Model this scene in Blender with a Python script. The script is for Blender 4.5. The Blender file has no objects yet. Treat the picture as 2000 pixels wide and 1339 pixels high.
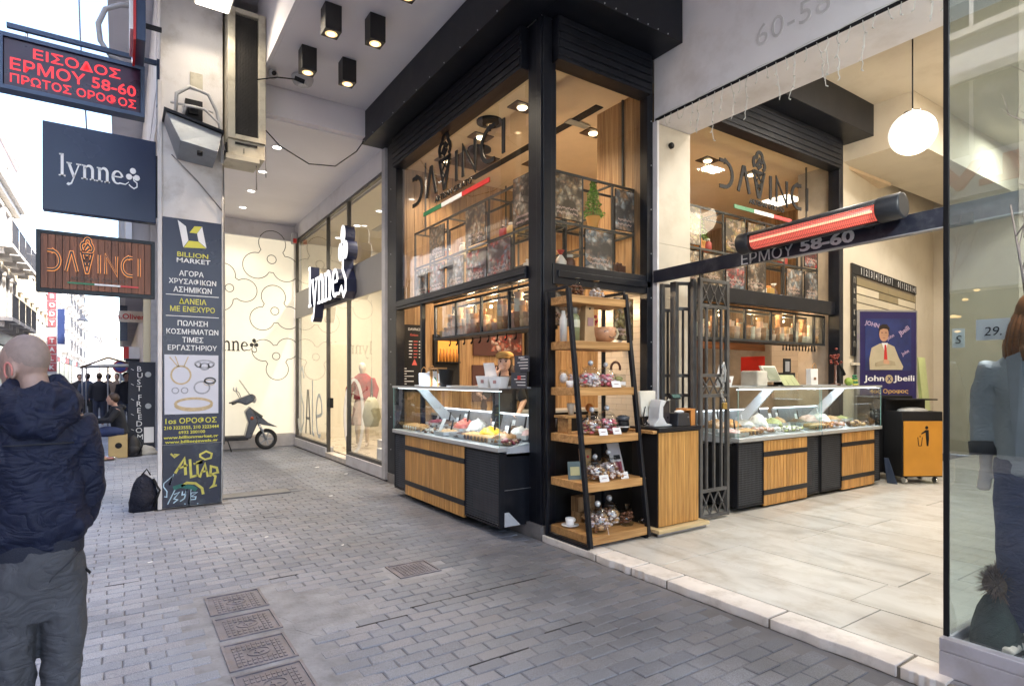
import bpy, math, random
from mathutils import Vector, Matrix
random.seed(7)
R = math.radians
PI = math.pi
SC = bpy.context.scene
C = SC.collection

# ------------------------------------------------------------------ camera
YAW = math.atan(765 / 1140.0)
cam_d = bpy.data.cameras.new('camera')
cam = bpy.data.objects.new('camera', cam_d)
C.objects.link(cam)
cam.location = (0, 0, 1.58)
cam.rotation_euler = (R(90), 0, -YAW)
cam_d.sensor_width = 36
cam_d.lens = 36 * 1140 / 2000.0
cam_d.shift_y = (740 - 669.5) / 2000.0
cam_d.clip_start = 0.05
cam_d.clip_end = 600
SC.camera = cam

# ------------------------------------------------------------------ light and exposure
W = bpy.data.worlds.new('World')
SC.world = W
W.use_nodes = True
wn = W.node_tree
wn.nodes.clear()
sky = wn.nodes.new('ShaderNodeTexSky')
sky.sky_type = 'NISHITA'
sky.sun_disc = False
SUN_EL, SUN_ROT = R(48), R(128)
sky.sun_elevation = SUN_EL
sky.sun_rotation = SUN_ROT
sky.dust_density = 2.0
sky.air_density = 1.0
bg = wn.nodes.new('ShaderNodeBackground')
bg.inputs['Strength'].default_value = 0.15
wo = wn.nodes.new('ShaderNodeOutputWorld')
wn.links.new(sky.outputs[0], bg.inputs[0])
wn.links.new(bg.outputs[0], wo.inputs[0])
sl = bpy.data.lights.new('sun', 'SUN')
sl.energy = 2.3
sl.angle = R(4)
sl.color = (1.0, 0.96, 0.9)
so = bpy.data.objects.new('sun', sl)
C.objects.link(so)
sd = Vector((math.sin(SUN_ROT) * math.cos(SUN_EL), math.cos(SUN_ROT) * math.cos(SUN_EL), math.sin(SUN_EL)))
so.rotation_euler = (-sd).to_track_quat('-Z', 'Y').to_euler()
SC.view_settings.view_transform = 'Standard'
SC.view_settings.look = 'None'
SC.view_settings.gamma = 1
SC.view_settings.use_curve_mapping = False
SC.view_settings.exposure = 2.52
SC.render.engine = 'CYCLES'
SC.cycles.use_denoising = True
SC.cycles.max_bounces = 8
SC.cycles.diffuse_bounces = 4
SC.cycles.glossy_bounces = 4
SC.cycles.transparent_max_bounces = 32
SC.cycles.sample_clamp_indirect = 6
SC.cycles.caustics_reflective = False
SC.cycles.caustics_refractive = False
LP = 0.42   # common factor on every lamp, the added ones included

# ------------------------------------------------------------------ materials
MATS = {}


def _new(name):
    m = bpy.data.materials.new(name)
    m.use_nodes = True
    nt = m.node_tree
    b = nt.nodes['Principled BSDF']
    MATS[name] = m
    return m, nt, b


def mat(name, col, rough=0.55, metal=0.0, var=0.18, vs=6.0, bump=0.0, bs=60.0, spec=0.5, coat=0.0, dirt=None, rnd=0.0):
    """plain paint, stone, cloth or metal: colour with clouded wear, fine relief"""
    if name in MATS:
        return MATS[name]
    m, nt, b = _new(name)
    N, L = nt.nodes, nt.links
    geo = N.new('ShaderNodeNewGeometry')
    n1 = N.new('ShaderNodeTexNoise')
    n1.inputs['Scale'].default_value = vs
    n1.inputs['Detail'].default_value = 6
    L.new(geo.outputs['Position'], n1.inputs['Vector'])
    mr = N.new('ShaderNodeMapRange')
    mr.inputs['From Min'].default_value = 0.3
    mr.inputs['From Max'].default_value = 0.7
    mr.inputs['To Min'].default_value = 1 - var
    mr.inputs['To Max'].default_value = 1 + var * 0.5
    L.new(n1.outputs['Fac'], mr.inputs['Value'])
    last = mr.outputs[0]
    if rnd:
        oi = N.new('ShaderNodeObjectInfo')
        ad = N.new('ShaderNodeMath'); ad.operation = 'ADD'
        L.new(oi.outputs['Random'], ad.inputs[0])
        L.new(geo.outputs['Random Per Island'], ad.inputs[1])
        fr = N.new('ShaderNodeMath'); fr.operation = 'FRACT'
        L.new(ad.outputs[0], fr.inputs[0])
        m2 = N.new('ShaderNodeMapRange')
        m2.inputs['To Min'].default_value = 1 - rnd
        m2.inputs['To Max'].default_value = 1 + rnd
        L.new(fr.outputs[0], m2.inputs['Value'])
        mu = N.new('ShaderNodeMath'); mu.operation = 'MULTIPLY'
        L.new(last, mu.inputs[0]); L.new(m2.outputs[0], mu.inputs[1])
        last = mu.outputs[0]
    vm = N.new('ShaderNodeVectorMath'); vm.operation = 'SCALE'
    vm.inputs[0].default_value = col[:3]
    L.new(last, vm.inputs['Scale'])
    out = vm.outputs[0]
    if dirt:
        n2 = N.new('ShaderNodeTexNoise')
        n2.inputs['Scale'].default_value = dirt[1]
        n2.inputs['Detail'].default_value = 8
        n2.inputs['Roughness'].default_value = 0.65
        L.new(geo.outputs['Position'], n2.inputs['Vector'])
        r2 = N.new('ShaderNodeMapRange')
        r2.inputs['From Min'].default_value = 0.5
        r2.inputs['From Max'].default_value = 0.72
        r2.inputs['To Max'].default_value = dirt[2]
        L.new(n2.outputs['Fac'], r2.inputs['Value'])
        mx = N.new('ShaderNodeMix'); mx.data_type = 'RGBA'
        L.new(r2.outputs[0], mx.inputs['Factor'])
        L.new(out, mx.inputs['A'])
        mx.inputs['B'].default_value = (*dirt[0], 1)
        out = mx.outputs['Result']
    L.new(out, b.inputs['Base Color'])
    b.inputs['Roughness'].default_value = rough
    b.inputs['Metallic'].default_value = metal
    b.inputs['Specular IOR Level'].default_value = spec
    b.inputs['Coat Weight'].default_value = coat
    if rough > 0.15:
        rr = N.new('ShaderNodeMapRange')
        rr.inputs['To Min'].default_value = max(0.02, rough - 0.12)
        rr.inputs['To Max'].default_value = min(1, rough + 0.12)
        L.new(n1.outputs['Fac'], rr.inputs['Value'])
        L.new(rr.outputs[0], b.inputs['Roughness'])
    if bump:
        n3 = N.new('ShaderNodeTexNoise')
        n3.inputs['Scale'].default_value = bs
        n3.inputs['Detail'].default_value = 5
        L.new(geo.outputs['Position'], n3.inputs['Vector'])
        bp = N.new('ShaderNodeBump')
        bp.inputs['Strength'].default_value = bump
        bp.inputs['Distance'].default_value = 0.01
        L.new(n3.outputs['Fac'], bp.inputs['Height'])
        L.new(bp.outputs[0], b.inputs['Normal'])
    return m


def wood(name, c1, c2, axis='Z', rough=0.5, scale=1.0, rnd=0.25):
    if name in MATS:
        return MATS[name]
    m, nt, b = _new(name)
    N, L = nt.nodes, nt.links
    geo = N.new('ShaderNodeNewGeometry')
    oi = N.new('ShaderNodeObjectInfo')
    mp = N.new('ShaderNodeMapping')
    s = [26 * scale] * 3
    s['XYZ'.index(axis)] = 1.3 * scale
    mp.inputs['Scale'].default_value = s
    ad = N.new('ShaderNodeVectorMath'); ad.operation = 'MULTIPLY_ADD'
    sc = N.new('ShaderNodeVectorMath'); sc.operation = 'SCALE'
    sc.inputs[0].default_value = (7, 13, 5)
    L.new(oi.outputs['Random'], sc.inputs['Scale'])
    ad.inputs[1].default_value = (1, 1, 1)
    L.new(geo.outputs['Position'], ad.inputs[0])
    L.new(sc.outputs[0], ad.inputs[2])
    L.new(ad.outputs[0], mp.inputs['Vector'])
    n1 = N.new('ShaderNodeTexNoise')
    n1.inputs['Scale'].default_value = 1.0
    n1.inputs['Detail'].default_value = 7
    n1.inputs['Distortion'].default_value = 0.9
    L.new(mp.outputs[0], n1.inputs['Vector'])
    cr = N.new('ShaderNodeValToRGB')
    cr.color_ramp.elements[0].position = 0.32
    cr.color_ramp.elements[0].color = (*c1, 1)
    cr.color_ramp.elements[1].position = 0.68
    cr.color_ramp.elements[1].color = (*c2, 1)
    L.new(n1.outputs['Fac'], cr.inputs[0])
    a2 = N.new('ShaderNodeMath'); a2.operation = 'ADD'
    L.new(oi.outputs['Random'], a2.inputs[0])
    L.new(geo.outputs['Random Per Island'], a2.inputs[1])
    fr = N.new('ShaderNodeMath'); fr.operation = 'FRACT'
    L.new(a2.outputs[0], fr.inputs[0])
    mr = N.new('ShaderNodeMapRange')
    mr.inputs['To Min'].default_value = 1 - rnd
    mr.inputs['To Max'].default_value = 1 + rnd
    L.new(fr.outputs[0], mr.inputs['Value'])
    vm = N.new('ShaderNodeVectorMath'); vm.operation = 'SCALE'
    L.new(cr.outputs[0], vm.inputs[0])
    L.new(mr.outputs[0], vm.inputs['Scale'])
    L.new(vm.outputs[0], b.inputs['Base Color'])
    b.inputs['Roughness'].default_value = rough
    bp = N.new('ShaderNodeBump')
    bp.inputs['Strength'].default_value = 0.25
    bp.inputs['Distance'].default_value = 0.004
    L.new(n1.outputs['Fac'], bp.inputs['Height'])
    L.new(bp.outputs[0], b.inputs['Normal'])
    return m


def cloth(name, col, rough=.8, wr=.4, sc=9):
    """woven cloth: long soft wrinkles and a fine weave as relief"""
    if name in MATS: return MATS[name]
    m = mat(name, col, rough, 0, .22, 5, .3, 420, spec=.3)
    nt = m.node_tree; N, L = nt.nodes, nt.links
    fine = [n for n in N if n.type == 'BUMP'][0]
    tc = N.new('ShaderNodeTexCoord'); mp = N.new('ShaderNodeMapping'); mp.inputs['Scale'].default_value = (1, 1, 2.3); mp.inputs['Rotation'].default_value = (.2, .45, 0)
    L.new(tc.outputs['Object'], mp.inputs[0])
    n = N.new('ShaderNodeTexNoise'); n.inputs['Scale'].default_value = sc; n.inputs['Detail'].default_value = 2.5; n.inputs['Distortion'].default_value = 1.6
    L.new(mp.outputs[0], n.inputs['Vector'])
    a = N.new('ShaderNodeMath'); a.operation = 'SUBTRACT'; a.inputs[1].default_value = .5; L.new(n.outputs['Fac'], a.inputs[0])
    b = N.new('ShaderNodeMath'); b.operation = 'ABSOLUTE'; L.new(a.outputs[0], b.inputs[0])
    c = N.new('ShaderNodeMath'); c.operation = 'POWER'; c.inputs[1].default_value = .6; L.new(b.outputs[0], c.inputs[0])
    bp = N.new('ShaderNodeBump'); bp.inputs['Strength'].default_value = wr; bp.inputs['Distance'].default_value = .045
    L.new(c.outputs[0], bp.inputs['Height']); L.new(bp.outputs[0], fine.inputs['Normal'])
    return m


def glass(name, tint=(1, 1, 1), base=0.03, k=1.0, rough=0.0):
    if name in MATS:
        return MATS[name]
    m = bpy.data.materials.new(name); m.use_nodes = True
    MATS[name] = m
    nt = m.node_tree; N, L = nt.nodes, nt.links
    N.clear()
    o = N.new('ShaderNodeOutputMaterial')
    mx = N.new('ShaderNodeMixShader')
    tr = N.new('ShaderNodeBsdfTransparent'); tr.inputs[0].default_value = (*tint, 1)
    gl = N.new('ShaderNodeBsdfGlossy'); gl.inputs['Roughness'].default_value = rough
    fr = N.new('ShaderNodeFresnel'); fr.inputs['IOR'].default_value = 1.5
    ma = N.new('ShaderNodeMath'); ma.operation = 'MULTIPLY_ADD'; ma.use_clamp = True
    ma.inputs[1].default_value = k
    ma.inputs[2].default_value = base
    L.new(fr.outputs[0], ma.inputs[0])
    ge = N.new('ShaderNodeNewGeometry')     # reflect on the outer face only: no second image from the inner face
    iv = N.new('ShaderNodeMath'); iv.operation = 'MULTIPLY_ADD'; iv.inputs[1].default_value = -1; iv.inputs[2].default_value = 1
    L.new(ge.outputs['Backfacing'], iv.inputs[0])
    pr = N.new('ShaderNodeMath'); pr.operation = 'MULTIPLY'
    L.new(ma.outputs[0], pr.inputs[0]); L.new(iv.outputs[0], pr.inputs[1])
    L.new(pr.outputs[0], mx.inputs[0])
    L.new(tr.outputs[0], mx.inputs[1])
    L.new(gl.outputs[0], mx.inputs[2])
    L.new(mx.outputs[0], o.inputs[0])
    return m


ES = 0.12   # one factor on all glowing faces


def emit(name, col, strength):
    if name in MATS:
        return MATS[name]
    m, nt, b = _new(name)
    b.inputs['Base Color'].default_value = (*[c * 0.6 for c in col], 1)
    b.inputs['Emission Color'].default_value = (*col, 1)
    b.inputs['Emission Strength'].default_value = strength * ES
    b.inputs['Roughness'].default_value = 0.4
    return m


def blobs(name, cols, scale=14, rough=0.35, dark=(0.02, 0.012, 0.01), bump=0.0, thr=0.40):
    """a printed food picture, or a heap of mixed pieces: coloured cells on a dark ground"""
    if name in MATS:
        return MATS[name]
    m, nt, b = _new(name)
    N, L = nt.nodes, nt.links
    geo = N.new('ShaderNodeNewGeometry')
    wz = N.new('ShaderNodeTexNoise'); wz.inputs['Scale'].default_value = scale * .5; wz.inputs['Detail'].default_value = 4
    L.new(geo.outputs['Position'], wz.inputs['Vector'])
    wa = N.new('ShaderNodeVectorMath'); wa.operation = 'MULTIPLY_ADD'; wa.inputs[1].default_value = (.16, .16, .16)
    L.new(wz.outputs['Color'], wa.inputs[0]); L.new(geo.outputs['Position'], wa.inputs[2])
    v = N.new('ShaderNodeTexVoronoi')
    v.feature = 'SMOOTH_F1'; v.inputs['Smoothness'].default_value = .35
    v.inputs['Scale'].default_value = scale
    L.new(wa.outputs[0], v.inputs['Vector'])
    cr = N.new('ShaderNodeValToRGB')
    el = cr.color_ramp.elements
    n = len(cols)
    el[0].position = 0.1; el[0].color = (*cols[0], 1)
    el[1].position = 0.9; el[1].color = (*cols[-1], 1)
    for i in range(1, n - 1):
        e = el.new(.1 + .8 * i / (n - 1)); e.color = (*cols[i], 1)
    sp = N.new('ShaderNodeSeparateColor')
    L.new(v.outputs['Color'], sp.inputs[0])
    L.new(sp.outputs[0], cr.inputs[0])
    sh = N.new('ShaderNodeMapRange'); sh.inputs['From Max'].default_value = .7; sh.inputs['To Min'].default_value = 1.25; sh.inputs['To Max'].default_value = .25
    L.new(v.outputs['Distance'], sh.inputs['Value'])
    cs = N.new('ShaderNodeVectorMath'); cs.operation = 'SCALE'; L.new(cr.outputs[0], cs.inputs[0]); L.new(sh.outputs[0], cs.inputs['Scale'])
    nz = N.new('ShaderNodeTexNoise')
    nz.inputs['Scale'].default_value = scale * 0.28
    nz.inputs['Detail'].default_value = 3
    L.new(geo.outputs['Position'], nz.inputs['Vector'])
    mr = N.new('ShaderNodeMapRange')
    mr.inputs['From Min'].default_value = thr
    mr.inputs['From Max'].default_value = thr + 0.12
    L.new(nz.outputs['Fac'], mr.inputs['Value'])
    mx = N.new('ShaderNodeMix'); mx.data_type = 'RGBA'
    L.new(mr.outputs[0], mx.inputs['Factor'])
    mx.inputs['A'].default_value = (*dark, 1)
    L.new(cs.outputs[0], mx.inputs['B'])
    L.new(mx.outputs['Result'], b.inputs['Base Color'])
    b.inputs['Roughness'].default_value = rough
    if bump:
        bp = N.new('ShaderNodeBump')
        bp.inputs['Strength'].default_value = bump
        bp.inputs['Distance'].default_value = 0.01
        L.new(v.outputs['Distance'], bp.inputs['Height'])
        L.new(bp.outputs[0], b.inputs['Normal'])
    return m


BLACK = mat('black_steel', (0.008, 0.0095, 0.015), 0.36, 0.0, 0.25, 3, 0.03, 40, spec=.3, dirt=((0.035, 0.035, 0.04), 5, 0.3))
BLACKM = mat('matt_black', (0.009, 0.009, 0.011), 0.6, 0, 0.3, spec=.3)
ORD = ['first', 'second', 'third', 'fourth', 'fifth', 'sixth', 'seventh', 'eighth', 'ninth', 'tenth']
WHITEP = mat('white_plaster', (0.76, 0.74, 0.77), 0.8, 0, 0.06, 1.5, 0.05, 120, dirt=((0.46, 0.42, 0.40), 1.8, 0.45))
CEILM = mat('ceiling_plaster', (0.80, 0.78, 0.82), 0.85, 0, 0.05, 1.2, 0.04, 150)
CREAM = mat('cream_plaster', (0.62, 0.56, 0.45), 0.8, 0, 0.08, 1.2, 0.05, 90, dirt=((0.45, 0.4, 0.32), 1.5, 0.35))
WARMC = mat('warm_ceiling', (0.66, 0.52, 0.36), 0.8, 0, 0.05)
WOODV = wood('plank_wood', (0.19, 0.10, 0.042), (0.40, 0.25, 0.12), 'Z', 0.5)
BAMBOO = wood('bamboo_slat', (0.36, 0.17, 0.045), (0.60, 0.33, 0.10), 'Z', 0.42, 1.6, 0.16)
SHELFW = wood('shelf_board_wood', (0.30, 0.145, 0.045), (0.55, 0.31, 0.12), 'X', 0.5, 1.0, 0.12)
LIGHTW = wood('pale_ply', (0.45, 0.33, 0.17), (0.62, 0.5, 0.3), 'X', 0.55, 1.0, 0.05)
SIGNW = wood('sign_slat_wood', (0.13, 0.045, 0.022), (0.26, 0.095, 0.045), 'Z', 0.5, 1.0, 0.2)
STEEL = mat('brushed_steel', (0.50, 0.52, 0.54), 0.38, 0.45, 0.03, 3)
ALU = mat('grey_aluminium', (0.33, 0.33, 0.35), 0.4, 0.6, 0.12, 6)
GATEM = mat('grey_gate_paint', (0.085, 0.085, 0.088), 0.45, 0.1, 0.25, 8, 0.1, 50, dirt=((0.06, 0.045, 0.035), 9, 0.5))
CHROME = mat('chrome', (0.8, 0.8, 0.8), 0.08, 1.0, 0.02)
NAVY = mat('navy_print', (0.012, 0.016, 0.05), 0.3, 0, 0.12, 2)
NAVYS = mat('navy_sign', (0.010, 0.017, 0.055), 0.25, 0, 0.1, 1.2, spec=.35)
YEL = mat('yellow_print', (0.62, 0.58, 0.06), 0.4, 0, 0.05)
WHT = mat('white_print', (0.78, 0.78, 0.8), 0.4, 0, 0.04)
REDP = mat('red_print', (0.55, 0.03, 0.03), 0.4, 0, 0.05)
GRNP = mat('green_print', (0.02, 0.17, 0.07), 0.4, 0, 0.05)
PAPER = mat('paper', (0.75, 0.75, 0.76), 0.7, 0, 0.05)
GLASSW = glass('shop_window_glass', (0.97, 0.98, 0.98), 0.0, 1.6)
GLASSP = glass('passage_window_glass', (0.97, 0.97, 0.96), 0.0, .3)
GLASSR = glass('vitrine_glass', (0.86, 0.91, 0.92), 0.11, 1.3)
GLASSC = glass('case_glass', (0.95, 0.985, 0.98), 0.03, 1.4)
GLASSJ = glass('jar_glass', (0.93, 0.95, 0.95), 0.05, 1.6, 0.03)
GEDGE = mat('glass_edge_green', (0.22, 0.42, 0.40), 0.15, 0, 0.05)
DARKGL = mat('dark_window_glass', (0.03, 0.035, 0.04), 0.08, 0, 0.3, 2)
SKIN = mat('skin', (0.56, 0.33, 0.25), 0.5, 0, 0.10, 18, 0.05, 90)
MANQ = mat('mannequin_shell', (0.72, 0.62, 0.52), 0.35, 0, 0.04)
CUPM = mat('paper_cup', (0.72, 0.42, 0.24), 0.5, 0, 0.1, 20, rnd=0.35)
LED = emit('led_strip_white', (0.85, 0.92, 1.0), 6)
WARML = emit('warm_lamp_disc', (1.0, 0.78, 0.45), 14)
WHITEL = emit('white_lamp_disc', (1.0, 0.95, 0.88), 9)


# ------------------------------------------------------------------ mesh builder
class MB:
    def __init__(s):
        s.v = []; s.f = []; s.smooth = []

    def box(s, x0, x1, y0, y1, z0, z1):
        if x0 > x1: x0, x1 = x1, x0
        if y0 > y1: y0, y1 = y1, y0
        if z0 > z1: z0, z1 = z1, z0
        b = len(s.v)
        s.v += [(x0, y0, z0), (x1, y0, z0), (x1, y1, z0), (x0, y1, z0), (x0, y0, z1), (x1, y0, z1), (x1, y1, z1), (x0, y1, z1)]
        for q in ((0, 3, 2, 1), (4, 5, 6, 7), (0, 1, 5, 4), (1, 2, 6, 5), (2, 3, 7, 6), (3, 0, 4, 7)):
            s.f.append(tuple(b + i for i in q)); s.smooth.append(False)
        return s

    def hexa(s, p):
        """8 corners: bottom ring 0-3, top ring 4-7"""
        b = len(s.v); s.v += [tuple(q) for q in p]
        for q in ((0, 3, 2, 1), (4, 5, 6, 7), (0, 1, 5, 4), (1, 2, 6, 5), (2, 3, 7, 6), (3, 0, 4, 7)):
            s.f.append(tuple(b + i for i in q)); s.smooth.append(False)
        return s

    def ring(s, rings, cap=True, smooth=True):
        n = len(rings[0]); b = len(s.v)
        for r in rings:
            s.v += [tuple(p) for p in r]
        for k in range(len(rings) - 1):
            for i in range(n):
                j = (i + 1) % n
                s.f.append((b + k * n + i, b + k * n + j, b + (k + 1) * n + j, b + (k + 1) * n + i)); s.smooth.append(smooth)
        if cap:
            s.f.append(tuple(b + i for i in reversed(range(n)))); s.smooth.append(False)
            e = b + (len(rings) - 1) * n
            s.f.append(tuple(e + i for i in range(n))); s.smooth.append(False)
        return s

    def lathe(s, cx, cy, prof, n=16, cap=True):
        """prof: (radius, z)"""
        return s.ring([[(cx + r * math.cos(2 * PI * i / n), cy + r * math.sin(2 * PI * i / n), z) for i in range(n)] for r, z in prof], cap)

    def tube(s, pts, r, n=8, cap=True, flat=None):
        pts = [Vector(p) for p in pts]
        rs = r if isinstance(r, (list, tuple)) else [r] * len(pts)
        rings = []
        up = None
        for i, p in enumerate(pts):
            if i == 0: t = pts[1] - p
            elif i == len(pts) - 1: t = p - pts[i - 1]
            else: t = (pts[i + 1] - p).normalized() + (p - pts[i - 1]).normalized()
            if t.length < 1e-9: t = Vector((0, 0, 1))
            t.normalize()
            if up is None:
                up = Vector((0, 0, 1)) if abs(t.z) < 0.9 else Vector((0, 1, 0))
            a = t.cross(up)
            if a.length < 1e-4:
                a = t.cross(Vector((1, 0, 0)))
            a.normalize(); bb = a.cross(t).normalized(); up = bb
            ra, rb = (rs[i], rs[i]) if not isinstance(rs[i], tuple) else rs[i]
            rings.append([p + a * math.cos(2 * PI * k / n) * ra + bb * math.sin(2 * PI * k / n) * rb for k in range(n)])
        return s.ring(rings, cap, n > 4)

    def bar(s, p, q, w, h=None):
        """rectangular bar from p to q"""
        h = h or w
        p = Vector(p); q = Vector(q); t = (q - p).normalized()
        up = Vector((0, 0, 1)) if abs(t.z) < 0.95 else Vector((0, 1, 0))
        a = t.cross(up).normalized() * w / 2; b = a.cross(t).normalized() * h / 2
        return s.hexa([p - a - b, p + a - b, p + a + b, p - a + b, q - a - b, q + a - b, q + a + b, q - a + b])

    def prism(s, pts, d):
        """closed outline (list of 3D points) pushed along vector d"""
        d = Vector(d); n = len(pts); b = len(s.v)
        s.v += [tuple(p) for p in pts] + [tuple(Vector(p) + d) for p in pts]
        s.f.append(tuple(b + i for i in reversed(range(n)))); s.smooth.append(False)
        s.f.append(tuple(b + n + i for i in range(n))); s.smooth.append(False)
        for i in range(n):
            j = (i + 1) % n
            s.f.append((b + i, b + j, b + n + j, b + n + i)); s.smooth.append(False)
        return s

    def ball(s, c, r, n=10, m=7, sq=(1, 1, 1)):
        rings = []
        for k in range(m + 1):
            a = -PI / 2 + PI * k / m
            rr = max(1e-4, math.cos(a))
            rings.append([(c[0] + r * sq[0] * rr * math.cos(2 * PI * i / n), c[1] + r * sq[1] * rr * math.sin(2 * PI * i / n), c[2] + r * sq[2] * math.sin(a)) for i in range(n)])
        return s.ring(rings, True)

    def quad(s, a, b, c, d):
        k = len(s.v); s.v += [tuple(a), tuple(b), tuple(c), tuple(d)]
        s.f.append((k, k + 1, k + 2, k + 3)); s.smooth.append(False)
        return s

    def strokes(s, lines, fr, w, dep):
        """flat lettering strokes. fr maps (u, v, depth) to a point; lines = list of polylines or (polyline, width)"""
        for ln in lines:
            ww = w
            if isinstance(ln, tuple) and isinstance(ln[0], list):
                ln, ww = ln
            P = [Vector(p) for p in ln]
            n = len(P)
            closed = (P[0] - P[-1]).length < 1e-6 and n > 2
            for i in range(n - 1 if not closed else n - 1):
                pass
            L_, Rr = [], []
            for i in range(n):
                if closed:
                    a = P[i] - P[i - 1] if i > 0 else P[0] - P[-2]
                    b = P[(i + 1) % n] - P[i] if i < n - 1 else P[1] - P[0]
                else:
                    a = P[i] - P[i - 1] if i > 0 else P[1] - P[0]
                    b = P[i + 1] - P[i] if i < n - 1 else P[-1] - P[-2]
                a = a.normalized(); b = b.normalized()
                t = (a + b)
                if t.length < 0.2: t = b
                t.normalize()
                nn = Vector((-t.y, t.x))
                k = 1 / max(0.55, nn.dot(Vector((-a.y, a.x))))
                wi = ww[i] if isinstance(ww, (list, tuple)) else ww
                L_.append(P[i] + nn * wi / 2 * k); Rr.append(P[i] - nn * wi / 2 * k)
            for i in range(n - 1):
                q = [fr(L_[i].x, L_[i].y, 0), fr(Rr[i].x, Rr[i].y, 0), fr(Rr[i + 1].x, Rr[i + 1].y, 0), fr(L_[i + 1].x, L_[i + 1].y, 0)]
                q2 = [fr(L_[i].x, L_[i].y, dep), fr(Rr[i].x, Rr[i].y, dep), fr(Rr[i + 1].x, Rr[i + 1].y, dep), fr(L_[i + 1].x, L_[i + 1].y, dep)]
                s.hexa(q + q2)
        return s

    def mesh(s, name, off=(0, 0, 0)):
        me = bpy.data.meshes.new(name)
        o = Vector(off)
        me.from_pydata([(x - o.x, y - o.y, z - o.z) for x, y, z in s.v], [], s.f)
        me.polygons.foreach_set('use_smooth', s.smooth)
        me.update()
        return me


WL = {}


def put(name, mb, m, parent=None, bevel=0.0, seg=2, off=None):
    """link a builder as ONE mesh object; points are given in world space (or the parent's own space when the parent is at 0)"""
    base = WL.get(parent.name, Vector()) if parent else Vector()
    me = mb.mesh(name, base)
    o = bpy.data.objects.new(name, me)
    C.objects.link(o)
    if m: me.materials.append(m)
    if parent:
        o.parent = parent
    WL[o.name] = base.copy()
    if bevel:
        bv = o.modifiers.new('bevel', 'BEVEL'); bv.width = bevel; bv.segments = seg; bv.limit_method = 'ANGLE'
        bv.angle_limit = R(40)
    return o


def piece(name, me, parent, loc, rot=(0, 0, 0), sc=(1, 1, 1)):
    base = WL.get(parent.name, Vector()) if parent else Vector()
    o = bpy.data.objects.new(name, me)
    C.objects.link(o)
    o.parent = parent
    o.location = Vector(loc) - base
    o.rotation_euler = rot
    o.scale = sc
    return o


def tag(o, label=None, cat=None, group=None, kind=None):
    if label: o['label'] = label
    if cat: o['category'] = cat
    if group: o['group'] = group
    if kind: o['kind'] = kind
    return o


def thing(name, label, cat, loc=(0, 0, 0), group=None):
    o = bpy.data.objects.new(name, None)
    o.empty_display_size = 0.05
    C.objects.link(o)
    o.location = loc
    WL[o.name] = Vector(loc)
    return tag(o, label, cat, group)


def struct(name, mb, m, bevel=0.0):
    o = put(name, mb, m, None, bevel)
    o['kind'] = 'structure'
    return o


def sroot(name, loc=(0, 0, 0)):
    o = bpy.data.objects.new(name, None); C.objects.link(o); o.location = loc
    WL[o.name] = Vector(loc); o['kind'] = 'structure'
    return o


def dup(root, loc, rotz=None, label=None, scale=None):
    r = root.copy(); C.objects.link(r); r.location = loc
    if rotz is not None: r.rotation_euler = (0, 0, rotz)
    if scale is not None: r.scale = (scale,) * 3
    if label: r['label'] = label
    for ch in list(root.children):
        c = ch.copy(); C.objects.link(c); c.parent = r
        for g in list(ch.children):
            d = g.copy(); C.objects.link(d); d.parent = c
    return r


def lamp(kind, loc, power, col=(1, 0.85, 0.65), size=0.1, rot=(0, 0, 0), spot=None, parent=None, name='lamp_light', size_y=None, blend=0.6):
    l = bpy.data.lights.new(name, kind)
    l.energy = power * LP
    l.color = col
    if kind == 'AREA':
        l.shape = 'RECTANGLE' if size_y else 'DISK'
        l.size = size
        if size_y: l.size_y = size_y
    elif kind == 'SPOT':
        l.spot_size = spot or R(110); l.spot_blend = blend; l.shadow_soft_size = size
    else:
        l.shadow_soft_size = size
    o = bpy.data.objects.new(name, l)
    C.objects.link(o)
    o.location = Vector(loc) - (WL.get(parent.name, Vector()) if parent else Vector())
    o.rotation_euler = rot
    if parent: o.parent = parent
    return o


FACE = {'S': (PI / 2, 0, 0), 'W': (PI / 2, 0, -PI / 2), 'E': (PI / 2, 0, PI / 2), 'N': (PI / 2, 0, PI), 'U': (0, 0, 0)}


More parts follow.
